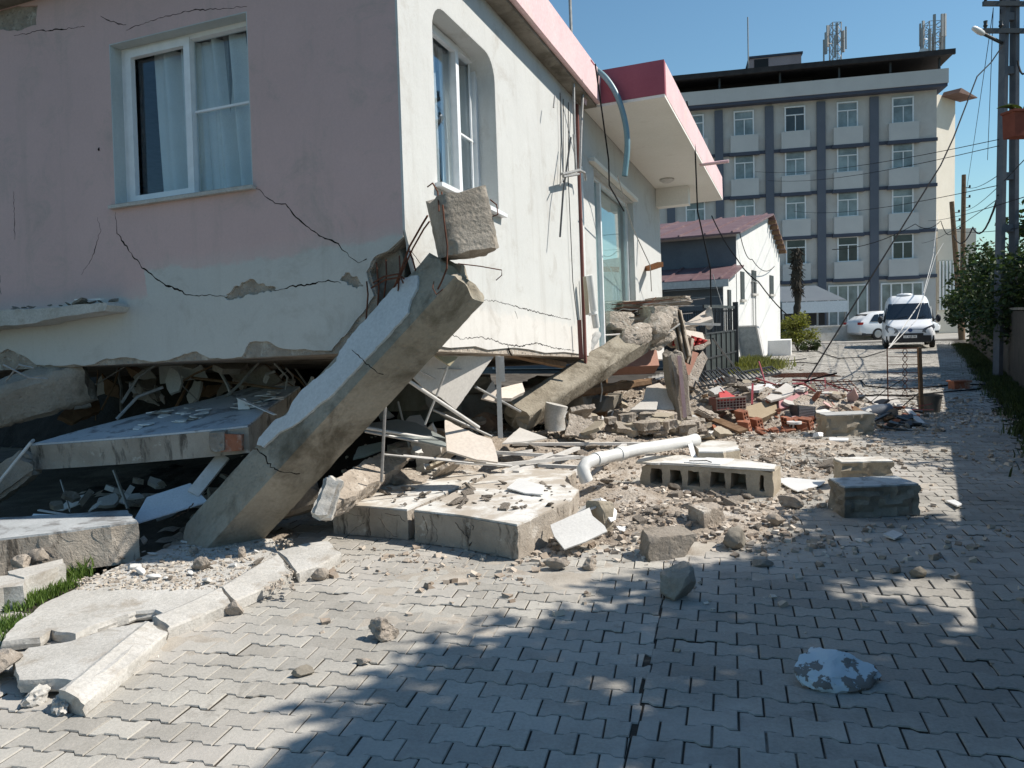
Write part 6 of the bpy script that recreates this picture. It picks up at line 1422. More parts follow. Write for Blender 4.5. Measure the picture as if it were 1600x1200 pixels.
board([(806, 698), (1000, 697), (1000, 712), (935, 712), (806, 706)], PL(D(806, 698, 8.75), D(1000, 697, 9.0), D(935, 712, 8.9)), WOOD, 'dark brown board edge behind the white bars', .02)
# ---- white drain pipe with its elbow
pp_ = [(917, 752, 6.85), (913, 742, 6.85), (911, 732, 6.88), (916, 724, 6.92), (930, 718.5, 6.97), (1000, 702, 7.45), (1082, 689, 8.0)]
t = thing('drain_pipe', D(917, 752, 6.85), 'long white plastic drain pipe with an elbow lying on the rubble', 'pipe')
b = MB(); b.tube([D(*q) for q in pp_], .058, 18); b.build('pipe', PVC, t, angle=50)
a_, c_ = D(*pp_[4]), D(*pp_[5])
for f0, f1 in ((0, .14), (.5, .62)): b = MB(); b.tube([a_.lerp(c_, f0), a_.lerp(c_, f1)], .066, 18); b.build('collar', PVC, t, angle=40)
a_, c_ = D(*pp_[5]), D(*pp_[6]); b = MB(); b.tube([a_.lerp(c_, .9), a_.lerp(c_, 1.06)], [.06, .072], 18); b.build('collar', PVC, t, angle=40)
b = MB(); b.bar(D(1078, 692, 7.9), D(1084, 714, 7.7), .05, .012, Vector((0, 1, 0))); tag(b.build('white_batten', TILE), 'short white slat propped under the far end of the drain pipe', 'slat')
# ---- strip of hollow blocks
M0 = G(1000, 762); M1 = G(1208, 777); md = (M1 - M0); ML = md.length; md.normalize(); mb_ = Vector((-md.y, md.x, 0)); mz = Z3
if mb_.y < 0: mb_ = -mb_
MF = frame(M0, md, mz, mb_); MH = .235
t = thing('hollow_block_strip', M0, 'row of hollow concrete blocks lying on its side with a white screed top', 'block strip')
edges_h = [.10, .16, .26, .30, .40, .45, .57, .64, .77, .80, .905, .925]
hl = []
for f0, f1 in ((.085, .185), (.235, .335), (.375, .475), (.545, .665), (.695, .82), (.905, .945)): hl.append(jag([(ML * f0, .05), (ML * f1, .045), (ML * (f1 - .01), .19), (ML * (f0 + .008), .195)], .006, .03, int(f0 * 99)))
out = jag([(0, 0), (ML, 0), (ML, MH - .02), (ML * .9, MH), (ML * .1, MH), (.02, MH - .03)], .008, .05, 4)
BLK = surf('block concrete', (.36, .31, .235), (.50, .44, .35), 3, bump=.7, bscale=50, bdist=.008, stain=(.26, .22, .17), sthr=(.55, .7))
b = MB(); b.plate(out, .30, MF, holes=hl, layers=2, ramp=.004); b.plate(jag([(.01, .01), (ML - .01, .01), (ML - .01, MH - .03), (.02, MH - .03)], .004, .06, 9), .12, frame(M0 + mb_ * .301, md, mz, mb_)); b.build('blocks', BLK, t, angle=40)
tops = [(-.03, -.02), (ML * .14, -.04), (ML * .17, .0), (ML + .02, -.02), (ML * .99, .22), (ML * .62, .44), (ML * .2, .46), (-.05, .3)]
b = MB(); b.plate(jag(tops, .008, .05, 3), .02, frame(M0 + mz * (MH + .001), md, mb_, mz)); b.build('screed', WHITE, t)
b = MB(); b.plate([(ML * .34, .05), (ML * .62, .03), (ML * .66, .34), (ML * .45, .36)], .008, frame(M0 + mz * (MH + .022), md, mb_, mz)); b.build('tile', TILE, t)
b = MB(); b.tube([MF(ML * .38, MH + .04, .06), MF(ML * .45, MH + .05, .03), MF(ML * .5, MH + .045, .1), MF(ML * .55, MH + .04, .05)], .005, 5); tag(b.build('wire_scrap', WIRE), 'scrap of black wire on the hollow block strip', 'wire')
slab('white_block', [(1085, 697), (1110, 690), (1150, 692), (1156, 704), (1130, 708), (1092, 708)], ZP(.30), .28, BLK, 'white topped block lump behind the hollow block strip', 41, top=('screed', WHITE))
board([(1210, 748), (1232, 746), (1290, 752), (1283, 758), (1246, 767), (1238, 764)], PL(G(1210, 748, .02), G(1290, 753, .02), G(1246, 767, .03)), TILE, 'flat white triangular tile on the paving right of the hollow block strip', .01, 'tile', 'tile', amp=.002)
for pts, pl, lb in (([(860, 820), (921, 793), (926, 806), (945, 822), (949, 830), (915, 846), (882, 858), (866, 838)], PL(D(860, 820, 5.55), D(921, 793, 5.75), D(882, 858, 5.3)), 'large greyish white tile leaning on the crumbs right of the cracked slab'),
                    ([(938, 777), (952, 785), (964, 798), (962, 812), (955, 815), (945, 800)], PL(D(938, 777, 5.9), D(964, 798, 5.85), D(955, 815, 5.7)), 'white curved tile shard standing behind the large tile'),
                    ([(900, 802), (925, 780), (938, 778), (930, 792), (912, 800)], PL(D(900, 802, 5.85), D(938, 778, 6.0), D(912, 800, 5.75)), 'grey tile shard between the large tile and the cracked slab'),
                    ([(1041, 796), (1058, 785), (1064, 790), (1056, 800)], PL(D(1041, 796, 6.4), D(1058, 785, 6.5), D(1056, 800, 6.3)), 'small bright tile chip left of the rounded piece'),
                    ([(963, 822), (980, 822), (976, 831), (968, 828)], PL(D(963, 822, 5.8), D(980, 822, 5.8), D(976, 831, 5.7)), 'small bright chip right of the large tile'),
                    ([(792, 762), (810, 748), (850, 758), (848, 772), (820, 770)], PL(G(792, 762, .28), G(850, 760, .30), G(820, 770, .27)), 'white tile piece lying on the right half of the cracked slab'),
                    ([(1478, 782), (1492, 780), (1503, 787), (1496, 790)], PL(G(1478, 782, .02), G(1492, 780, .02), G(1503, 788, .03)), 'small pale chip alone on the sunlit paving before the boundary wall'),
                    ([(1380, 834), (1395, 829), (1412, 836), (1398, 842)], PL(G(1380, 834, .03), G(1395, 829, .03), G(1398, 842, .02)), 'grey chip in the shade in front of the dark block')):
    board(pts, pl, TILE if 'grey' not in lb else PLASTER, lb, .011, 'tile', 'tile', amp=.002)
b = MB(); b.rock(D(940, 805, 5.8), (.06, .09, .11), 120, amp=.08, boxy=True, sub=4); tag(b.build('tile_backing', BLK, angle=35), 'mortar wedge between the large tile and the curved shard', 'concrete lump')
bigrock(880, 852, (.075, .07, .07), 121, 'grey lump at the left foot of the large tile', CONC)
# two blocks on the right
def block(name, c, w_, d_, h_, yaw, seed, mat_, label, top=None):
    ex = Vector((math.cos(yaw), math.sin(yaw), 0)); ey = Vector((-ex.y, ex.x, 0)); rn = random.Random(seed)
    o = jag([(-w_ / 2, -d_ / 2), (w_ / 2, -d_ / 2), (w_ / 2 * .97, d_ / 2), (-w_ / 2 * .95, d_ / 2 * .96)], .012, .05, seed)
    b = MB(); b.plate(o, h_, frame(c, ex, ey, Z3), layers=7, ramp=.035, seed=seed); ob = tag(b.build(name, mat_, angle=35), label, 'concrete block')
    if top: b = MB(); b.plate([(p[0] * .97, p[1] * .97) for p in o], .012, frame(c + Z3 * (h_ + .001), ex, ey, Z3)); b.build('coating', top, ob)
    return ob
block('concrete_block', G(1355, 762) + Vector((0, .1, 0)), .47, .26, .235, -.05, 5, BLK, 'pale beige block behind the dark block on the right', WHITE)
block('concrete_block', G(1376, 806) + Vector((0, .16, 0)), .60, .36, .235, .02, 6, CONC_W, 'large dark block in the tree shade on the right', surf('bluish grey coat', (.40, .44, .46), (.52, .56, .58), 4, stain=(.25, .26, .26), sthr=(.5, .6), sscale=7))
block('concrete_block', G(1325, 680) + Vector((0, .12, 0)), .66, .36, .27, .04, 7, BLK, 'long beige block at the front of the scrap heap by the wire gate', surf('grey coat', (.38, .39, .38), (.5, .5, .49), 4))

# ---- scrap heap on the street
MIX = lambda nm, c: plain(nm, c, .6)
board([(1149, 641), (1197, 626), (1217, 625), (1217, 641), (1190, 654), (1162, 649)], PL(D(1149, 641, 11.3), D(1217, 626, 11.7), D(1190, 654, 11.2)), surf('beige slab face', (.34, .27, .18), (.42, .34, .24), 3), 'thick beige slab leaning on the scrap heap in front of the pink panel', .10)
board([(1217, 620), (1262, 607), (1264, 629), (1240, 634), (1218, 639)], PL(D(1217, 620, 11.7), D(1262, 607, 12.1), D(1240, 634, 11.6)), surf('pink panel', (.44, .22, .23), (.52, .28, .28), 3), 'dusky pink panel standing in the scrap heap', .06)
board([(1196, 621), (1228, 598), (1250, 609), (1226, 620), (1205, 626)], PL(D(1196, 621, 11.6), D(1228, 598, 12.3), D(1250, 609, 12.0)), BOARD, 'grey flat board on top of the scrap heap', .03)
t = thing('plastic_crate', D(1146, 640, 11.5), 'dark red plastic crate with a pale grid front in the scrap heap', 'crate')
CRT = plain('crate plastic', (.16, .05, .045), .5); CRTP = plain('crate rim plastic', (.42, .34, .29), .5)
cf = frame(D(1120, 642, 11.3), Vector((1, .12, .02)).normalized(), Z3, Vector((-.12, 1, 0)).normalized())
b = MB()
for q in range(10): b.box((q * .048, 0, 0), (q * .048 + .010, .17, .01), cf)
for q in range(5): b.box((0, q * .04, -.002), (.44, q * .04 + .010, .008), cf)
b.box((-.01, .165, -.012), (.45, .185, .02), cf); b.build('grid_front', CRTP, t)
b = MB(); b.box((0, 0, .015), (.01, .17, .3), cf); b.box((.43, 0, .015), (.44, .17, .3), cf); b.box((0, 0, .3), (.44, .17, .31), cf); b.box((.012, -.005, .016), (.428, .004, .298), cf); b.build('box', CRT, t)
board([(1123, 613), (1134, 610), (1150, 620), (1146, 622), (1125, 622)], PL(D(1123, 613, 11.6), D(1150, 620, 11.6), D(1134, 622, 11.4)), plain('red plastic', (.50, .07, .06), .4), 'bright red plastic tray on the crate', .05, 'plastic_tray', 'tray')
def ladder(name, a_, c_, wv, n, mat_, label, cat, r=.014, side=Vector((0, 1, 0))):
    b = MB(); s = side * wv; b.bar(a_, c_, .03, .03); b.bar(a_ + s, c_ + s, .03, .03)
    for i in range(n + 1): q = a_.lerp(c_, i / n); b.tube([q, q + s], r, 5)
    return tag(b.build(name, mat_), label, cat)
ladder('window_grille', D(1093, 604, 12.2), D(1172, 594, 12.8), .6, 13, DARKMET, 'black iron grille lying flat at the back of the heap beside the black gate', 'grille', .013, Vector((-.1, .75, .3)))
ladder('window_grille', D(1165, 594, 13.2), D(1220, 583, 14.4), .5, 9, DARKMET, 'smaller dark iron grille behind the white board at the back of the heap', 'grille', .012, Vector((-.1, .7, .2)))
board([(1180, 601), (1222, 598), (1224, 606), (1190, 608)], PL(D(1180, 601, 13), D(1222, 598, 13.4), D(1190, 608, 12.7)), TILE, 'white board lying between the dark grilles and the grey board', .03)
REDM = plain('red painted steel', (.28, .05, .06), .5)
def grid(name, P0, ex, ey, nx_, ny_, sx, sy, r, mat_, label, cat='grille'):
    b = MB()
    for i in range(nx_ + 1): b.tube([P0 + ex * sx * i, P0 + ex * sx * i + ey * sy * ny_], r, 4)
    for j in range(ny_ + 1): b.tube([P0 + ey * sy * j, P0 + ey * sy * j + ex * sx * nx_], r, 4)
    return tag(b.build(name, mat_), label, cat)
grid('wire_mesh', D(1212, 590, 14.2), Vector((1, .05, -.02)), Vector((-.1, 1, .05)), 16, 8, .075, .08, .006, RUST, 'rusty wire mesh lying flat behind the grey board', 'wire mesh')
grid('wire_mesh', D(1262, 620, 12.2), Vector((1, -.1, .02)), Vector((.05, .9, .3)), 9, 7, .09, .09, .006, RUST, 'rusty wire mesh tilted up right of the pink panel', 'wire mesh')
b = MB(); b.bar(D(1238, 594, 12.8), D(1291, 595, 12.8), .03, .03); b.bar(D(1290, 598, 12.7), D(1337, 614, 12.2), .02, .02)
for px in (1267, 1289): b.bar(D(px, 590, 12.75), D(px + 1, 628, 12.2), .014, .014)
b.bar(D(1176, 600, 12), D(1175, 632, 11.6), .03, .02); tag(b.build('red_frame', REDM), 'thin red painted steel frame sticking out of the scrap heap', 'frame')
t = thing('radiator_cover', D(1262, 650, 11.2), 'grey ribbed metal box lying on its side beside the red bricks', 'metal box'); rf = frame(D(1246, 656, 11.2), Vector((.95, .1, -.12)).normalized(), Vector((.08, .15, .98)).normalized(), Vector((-.1, 1, -.1)).normalized())
b = MB(); b.box((0, 0, 0), (.27, .21, .26), rf); b.build('box', plain('dark grey enamel', (.045, .05, .055), .5), t)
b = MB()
for i in range(9): b.bar(rf(.02, .025 + i * .02, -.008), rf(.25, .005 + i * .024, -.008), .009, .012)
b.build('rib', plain('light grey enamel', (.38, .39, .4), .4), t)
for q in range(7):
    s_ = [(1172, 668, .0, 1.0), (1166, 652, .12, .6), (1188, 664, .02, .5), (1262, 676, .0, 1.4), (1252, 690, .0, .3), (1236, 694, .0, 2.2), (1268, 664, .1, .8)][q]
    c_ = D(s_[0], s_[1], 10.9 + .1 * q % .3); c_.z = max(rz(c_.x, c_.y) + .04, c_.z); a_ = s_[3]
    bf = frame(c_, Vector((math.cos(a_), math.sin(a_), .2)).normalized(), Vector((-math.sin(a_), math.cos(a_), .1)).normalized(), Vector((-.2, 0, 1)).normalized())
    ho = [[(-.07 + .05 * i, -.035 + .045 * j), (-.035 + .05 * i, -.035 + .045 * j), (-.035 + .05 * i, -.005 + .045 * j), (-.07 + .05 * i, -.005 + .045 * j)] for i in range(3) for j in range(2)]
    b = MB(); b.plate([(-.09, -.055), (.085, -.055), (.085, .055), (-.09, .06)], .15, frame(c_, bf(0, 0, 1) - c_, bf(1, 0, 0) - c_, bf(0, 1, 0) - c_), holes=ho); tag(b.build('hollow_brick', BRICK), 'broken hollow red brick at the front of the scrap heap', 'brick', 'hollow bricks of the scrap heap')
b = MB(); b.bar(D(1092, 645, 11.6), D(1162, 674, 10.6), .14, .03, Vector((0, -.6, 1))); tag(b.build('plank', WOOD), 'long weathered plank sloping down left of the hollow bricks', 'plank')
b = MB(); b.tube([D(1181, 706, 9.3), D(1212, 695, 9.8)], .035, 10); tag(b.build('pipe_piece', CONC_L, angle=40), 'short pale pipe piece on the paving in front of the scrap heap', 'pipe')
t = thing('plastic_stool', D(1241, 672, 10.9), 'small white topped stool among the red bricks', 'stool'); b = MB(); c_ = D(1241, 662, 10.9); b.tube([c_, c_ + Z3 * .03], .10, 18); b.build('top', TILE, t, angle=40)
for a_ in range(3): b = MB(); b.tube([c_ + Vector((.07 * math.cos(a_ * 2.1), .07 * math.sin(a_ * 2.1), 0)), c_ + Vector((.09 * math.cos(a_ * 2.1), .09 * math.sin(a_ * 2.1), -.16))], .011, 6); b.build('leg', PROFILE, t)
bigrock(1280, 686, (.085, .06, .05), 131, 'smooth white lump in front of the scrap heap', TILE)
board([(1296, 683), (1326, 684), (1325, 688), (1296, 688)], PL(G(1296, 683, .05), G(1326, 684, .05), G(1325, 689, .03)), TILE, 'narrow white slat right of the smooth white lump', .02, 'slat', 'slat')
p = D(1322, 640, 11.9); b = MB(); b.rock(p - Z3 * .05, (.36, .30, .16), 133, rot=Matrix.Identity(3), amp=.03, cuts=0, sub=4); tag(b.build('dented_basin', surf('dull grey tin', (.26, .25, .24), (.36, .35, .34), 5, rough=.5), smooth=True), 'dented grey tin basin upside down on the scrap heap', 'basin')
p = D(1368, 646, 11.5); b = MB(); b.tube([p + Vector((-.22, 0, -.03)), p + Vector((0, 0, 0)), p + Vector((.22, .02, .02))], [.11, .13, .12], 16); tag(b.build('metal_tank', surf('blue grey tin', (.10, .12, .15), (.17, .19, .22), 5, rough=.4), angle=45), 'blue grey metal drum on its side behind the long beige block', 'drum')
board([(1274, 641), (1306, 637), (1308, 648), (1280, 652)], PL(D(1274, 641, 11.3), D(1306, 637, 11.6), D(1280, 652, 11.1)), WHITE, 'white slab piece between the ribbed box and the tin basin', .06)
board([(1352, 620), (1400, 619), (1412, 634), (1372, 636)], PL(D(1352, 620, 12.6), D(1400, 619, 12.6), D(1372, 636, 12.0)), BOARD, 'flat grey door panel lying behind the blue grey drum', .03)
board([(1398, 632), (1440, 640), (1442, 643), (1400, 637)], PL(D(1398, 632, 12.0), D(1442, 643, 11.7), D(1440, 638, 11.9)), DARKMET, 'thin black sheet lying under the wire gate', .03)
for i, (a_, c_) in enumerate((((1398, 650, 11.3), (1452, 668, 10.8)), ((1402, 660, 11.0), (1440, 662, 10.9)), ((1418, 640, 11.6), (1440, 662, 11.0)), ((1360, 660, 10.9), (1400, 640, 11.5)), ((1380, 668, 10.7), (1442, 676, 10.5)))):
    b = MB(); b.bar(D(*a_), D(*c_), .09 if i < 3 else .05, .025); tag(b.build('burnt_plank', DARKMET if i != 2 else PROFILE), 'dark plank lying in the shade at the foot of the wire gate', 'plank', 'planks at the foot of the wire gate')
for i in range(14):
    px = 1368 + rn.random() * 60; py = 650 + rn.random() * 25; p = G(px, py); s = rn.uniform(.05, .11); fragment(p + Z3 * s * .4, s, 'scrap_lump', 'dark scrap lump in the shade left of the wire gate', 'dark scrap left of the wire gate', DARKMET if i % 2 else CONC_W, rn)
t = thing('plastic_bucket', D(1452, 642, 12.0), 'grey bucket standing on the road right of the wire gate', 'bucket'); c_ = G(1452, 643) ; b = MB(); b.tube([c_, c_ + Z3 * .26], [.15, .19], 16, False); b.tube([c_, c_ + Z3 * .01], .15, 16); b.tube([c_ + Z3 * .25, c_ + Z3 * .265], .20, 16, False); b.build('pail', surf('grey bucket', (.10, .10, .09), (.16, .15, .14), 6, rough=.6), t, smooth=True)
# wire gate standing in the heap
w0_ = G(1388, 648); gdp = w0_.y; w1_ = XD(1440, gdp - .2)
t = thing('wire_gate', w0_, 'thin wire gate with a twisted ornament standing upright in the scrap heap', 'wire gate')
hA = D(1385, 545, gdp).z; b = MB(); b.tube([w0_, Vector((w0_.x - .02, w0_.y, hA))], .009, 6); b.tube([Vector((w0_.x - .02, w0_.y, hA)), Vector((w1_.x, w1_.y, hA - .0))], .008, 6); 
for k in range(1, 7): z = hA - k * .125; b.tube([Vector((w0_.x - .01, w0_.y, z)), Vector((w1_.x, w1_.y, z))], .005, 5)
b.build('wires', RUST, t)
b = MB()
for ph in (0, math.pi):
    b.tube([Vector((w0_.x + (w1_.x - w0_.x) * .5 + .035 * math.sin(i * .35 + ph), w0_.y - .1, hA - i * .012)) for i in range(62)], .006, 5)
b.build('twisted_ornament', RUST, t, smooth=True)
b = MB(); b.bar(w1_, Vector((w1_.x - .04, w1_.y, hA + .01)), .05, .05); b.build('post', WOOD, t)
cable([Vector((w0_.x, w0_.y, hA)), D(1440, 470, 20), D(1458, 400, 30), D(1466, 330, 42)], .010, 'fallen_wire', 'pale wire rising from the wire gate in front of the white van', None, .0, 6, PROFILE)
cable([Vector((w0_.x, w0_.y, hA)), D(1432, 500, 20), D(1462, 400, 32), D(1474, 380, 42)], .007, 'fallen_wire', 'second pale wire just beside the first in front of the white van', None, .0, 6, PROFILE)
for i, pts in enumerate([[(1296, 597), (1320, 596), (1346, 595), (1352, 603), (1400, 608), (1440, 606), (1500, 600), (1560, 602)], [(1330, 620), (1370, 617), (1420, 618), (1480, 612), (1550, 606)], [(1212, 568), (1235, 567), (1250, 566), (1276, 568)], [(1258, 540), (1285, 552), (1310, 560), (1350, 558), (1384, 548)], [(1180, 582), (1198, 575), (1215, 566), (1260, 560)]]):
    b = MB(); b.tube([G(x, y, .02 + .01 * (k % 2)) for k, (x, y) in enumerate(pts)], .016, 5); tag(b.build('ground_cable', WIRE, smooth=True), 'black cable trailing over the road behind the scrap heap', 'cable', 'cables trailing over the road')
for i in range(22):
    px = rn.uniform(1190, 1300); d = rn.uniform(14, 26) if i < 8 else rn.uniform(12.5, 14.5); p = XD(px if i < 8 else rn.uniform(1330, 1500), d); fragment(p + Z3 * .02, rn.uniform(.03, .09), 'scrap_bit', 'dark scrap bit lying on the road behind the scrap heap', 'scrap bits on the road behind the heap', CONC_W, rn, .4)
c_ = G(1503, 608); b = MB(); b.box((0, 0, 0), (.33, .2, .14), frame(c_ + Vector((-.15, 0, 0)), Vector((1, .1, 0)).normalized(), Vector((-.1, 1, 0)).normalized(), Z3)); b.box((-.03, -.03, .141), (.36, .23, .17), frame(c_ + Vector((-.15, 0, 0)), Vector((1, .1, 0)).normalized(), Vector((-.1, 1, 0)).normalized(), Z3)); tag(b.build('brick_block', BRICK), 'red brown block capped with a tile at the edge of the verge', 'block')

rn = random.Random(123)
SALM = surf('salmon render', (.40, .22, .17), (.50, .30, .24), 4, bump=.5); PALEP = surf('pale pink render', (.55, .36, .34), (.64, .45, .42), 4, bump=.4)
for i in range(110):
    f = rn.random(); px = 1100 + f * 330; d = rn.gauss(12.2 - .4 * f, .5); x = GX(px, d); z = rz(x, d) + abs(rn.gauss(0, .03)); w_ = (.04 + .15 * rn.random() ** 2) * (1.2 - .3 * f); th_ = rn.choice([.01, .012, .02, .04]); n_ = rn.randint(4, 6)
    pts = [(w_ * rn.uniform(.6, 1.1) * math.cos(6.28 * k / n_), w_ * rn.uniform(.35, .8) * math.sin(6.28 * k / n_)) for k in range(n_)]
    ex = Vector((rn.gauss(0, 1), rn.gauss(0, .6), rn.gauss(0, .35))).normalized(); up = Vector((rn.gauss(0, .45), rn.gauss(-.4, .45), 1)).normalized(); ey = up.cross(ex).normalized(); up = ex.cross(ey)
    b = MB(); b.plate(jag(pts, .008, .05, i + 150), th_, frame(Vector((x, d, z + .03)), ex, ey, up), layers=2, ramp=.006, seed=i)
    mt_, lb_ = rn.choice([(CONC_R, 'grey masonry'), (BRICK, 'red brick'), (SALM, 'salmon painted'), (PALEP, 'pale pink painted'), (BOARD, 'pale grey board'), (WOOD, 'brown timber'), (DARKMET, 'black metal'), (WHITE, 'white plaster'), (CONC_R, 'grey masonry'), (BLK, 'beige block')])
    tag(b.build('scrap_piece', mt_, angle=30), lb_ + ' scrap mixed into the heap on the street', 'scrap piece', lb_ + ' scrap in the heap on the street')
for i in range(26):
    px = 1100 + rn.random() * 330; d = rn.gauss(12.3, .5); a_ = Vector((GX(px, d), d, 0)); a_.z = rz(a_.x, a_.y) + .05; c_ = a_ + Vector((rn.gauss(0, .5), rn.gauss(0, .4), abs(rn.gauss(0, .16)))); m__ = a_.lerp(c_, .5) + Vector((0, 0, rn.uniform(-.03, .08)))
    b = MB(); b.tube([a_, m__, c_], rn.choice([.006, .008, .014]), 5); tag(b.build('bent_bar', rn.choice([RUST, WIRE, STEEL, REDM]), smooth=True), 'thin bent bar sticking out of the scrap heap on the street', 'bar', 'bent bars of the scrap heap')
# ---- porch wreck beyond the sloping beam
board([(950, 574), (975, 556), (1024, 538), (1030, 571), (1000, 572)], PL(D(950, 574, 12.0), D(1024, 538, 12.6), D(1030, 571, 12.3)), surf('salmon slab face', (.40, .22, .17), (.48, .28, .22), 2), 'salmon painted slab under the sloping beam', .2, 'painted_slab', 'slab')
b = MB(); b.beam(D(872, 618, 10.6), D(1016, 596, 11.6), .14, .12, Vector((0, 0, 1)), 21, amp=.02, n=20, m_=5); tag(b.build('thin_beam', WOOD, angle=40), 'thin dusty beam lying level under the salmon slab', 'beam')
board([(1004, 632), (1010, 604), (1030, 598), (1046, 610), (1054, 640), (1030, 640)], PL(D(1004, 632, 10.9), D(1030, 598, 11.2), D(1054, 640, 10.9)), BLIT, 'bright pale plaster slab left of the stub column', .05)
board([(985, 640), (1006, 624), (1028, 628), (1026, 640)], PL(D(985, 640, 10.6), D(1006, 624, 10.9), D(1026, 640, 10.6)), BOARD, 'tent shaped board in front of the bright plaster slab', .03)
b = MB(); b.beam(D(1092, 640, 11.2), D(1115, 652, 11.0), .2, .1, Vector((0, 0, 1)), 22, amp=.03, n=10); tag(b.build('flat_lump', CONC_R, angle=38), 'flat rough lump right of the stub column', 'concrete lump')
rn = random.Random(14)
for i in range(34):      # layers of broken slab stacked in courses
    px = 975 + rn.random() * 118; k_ = i % 5; d = 10.9 - k_ * .26 + rn.random() * .1; x = GX(px, d); w_ = rn.uniform(.09, .22); n_ = rn.randint(4, 6)
    pts = [(w_ * rn.uniform(.7, 1.1) * math.cos(6.28 * q / n_ + .5), w_ * rn.uniform(.5, .8) * math.sin(6.28 * q / n_ + .5)) for q in range(n_)]; a_ = rn.uniform(-.4, .4); up = Vector((rn.gauss(0, .08), rn.gauss(-.1, .1), 1)).normalized(); ex = Vector((math.cos(a_), math.sin(a_), 0)); ey = up.cross(ex).normalized(); ex = ey.cross(up)
    b = MB(); th_ = rn.uniform(.05, .11); b.plate(jag(pts, .014, .035, i + 90), th_, frame(Vector((x, d, rz(x, d) + .02 + .05 * (i % 3))), ex, ey, up), layers=3, ramp=.014, seed=i); tag(b.build('concrete_piece', CONC_R if i % 4 else BLK, angle=30), 'flat broken slab piece stacked in the heap below the stub column', 'slab piece', 'slab pieces below the stub column')
rn = random.Random(99)
for i in range(46):      # broken plates and lumps packed under the overhang
    px = 600 + rn.random() * 330; d = rn.uniform(8.9, 10.2) if px > 740 else rn.uniform(7.0, 8.6); x = GX(px, d); z = rz(x, d) + rn.uniform(0, .22)
    w_ = rn.uniform(.08, .26); th_ = rn.uniform(.02, .07); n_ = rn.randint(4, 6)
    pts = [(w_ * rn.uniform(.6, 1.1) * math.cos(6.28 * k / n_), w_ * rn.uniform(.5, .9) * math.sin(6.28 * k / n_)) for k in range(n_)]
    ex = Vector((rn.gauss(0, 1), rn.gauss(0, 1), rn.gauss(0, .35))).normalized(); up = Vector((rn.gauss(0, .45), rn.gauss(-.3, .45), 1)).normalized(); ey = up.cross(ex).normalized(); up = ex.cross(ey)
    b = MB(); b.plate(jag(pts, .012, .04, i), th_, frame(Vector((x, d, z + .05)), ex, ey, up), layers=2, ramp=.01, seed=i)
    tag(b.build('broken_plate', rn.choice([CONC_R, CONC_R, CONC, PLASTER, BOARD, BLK]), angle=30), 'broken masonry plate packed in the rubble under the overhanging side wall', 'broken plate', 'plates packed under the overhang')
for i in range(40):
    px = 930 + rn.random() * 200; d = rn.uniform(9.6, 12.2); x = GX(px, d); z = rz(x, d) + rn.uniform(0, .1); w_ = rn.uniform(.07, .22); th_ = rn.uniform(.025, .08); n_ = rn.randint(4, 6)
    pts = [(w_ * rn.uniform(.6, 1.1) * math.cos(6.28 * k / n_), w_ * rn.uniform(.5, .9) * math.sin(6.28 * k / n_)) for k in range(n_)]
    ex = Vector((rn.gauss(0, 1), rn.gauss(0, .6), rn.gauss(0, .25))).normalized(); up = Vector((rn.gauss(0, .3), rn.gauss(-.3, .35), 1)).normalized(); ey = up.cross(ex).normalized(); up = ex.cross(ey)
    b = MB(); b.plate(jag(pts, .012, .04, i + 50), th_, frame(Vector((x, d, z + .04)), ex, ey, up), layers=2, ramp=.012, seed=i)
    tag(b.build('broken_plate', rn.choice([CONC_R, CONC_R, BLK, PLASTER, CONC]), angle=30), 'broken masonry plate lying in the heap around the stub column', 'broken plate', 'plates around the stub column')
MOUND2 = CONC_R
b = MB()
for i in range(60):
    f = rn.random(); px = 935 + 150 * f; py = 500 + 30 * rn.random() + 60 * max(0, f - .7); d = 13.0 + rn.uniform(-.6, .6) + f * .8; s = rn.uniform(.12, .3)
    b.rock(D(px, py, d), (s, s * .8, s * .45), 200 + i, amp=.08, boxy=(i % 2 == 0), sub=2)
tag(b.build('porch_rubble', CONC_R, angle=35), kind='stuff')
for i, (px, py, d, sx, sz, lb) in enumerate(((1000, 512, 12.4, .5, .16, 'long rough slab remnant at the top of the porch wreck'), (1010, 478, 12.8, .55, .07, 'flat slab crust along the top of the porch wreck'), (958, 500, 12.2, .28, .14, 'rough lump at the left end of the porch wreck'), (1028, 497, 12.2, .22, .2, 'upright lump in the middle of the porch wreck'), (1046, 470, 13.2, .3, .07, 'dark flat piece on the very top of the porch wreck'))):
    b = MB(); b.rock(D(px, py, d), (sx, .35, sz), 300 + i, rot=Matrix.Rotation(.3, 3, 'Z'), boxy=True, amp=.09, sub=4); tag(b.build('porch_fragment', CONC_R, angle=35), lb, 'slab piece')
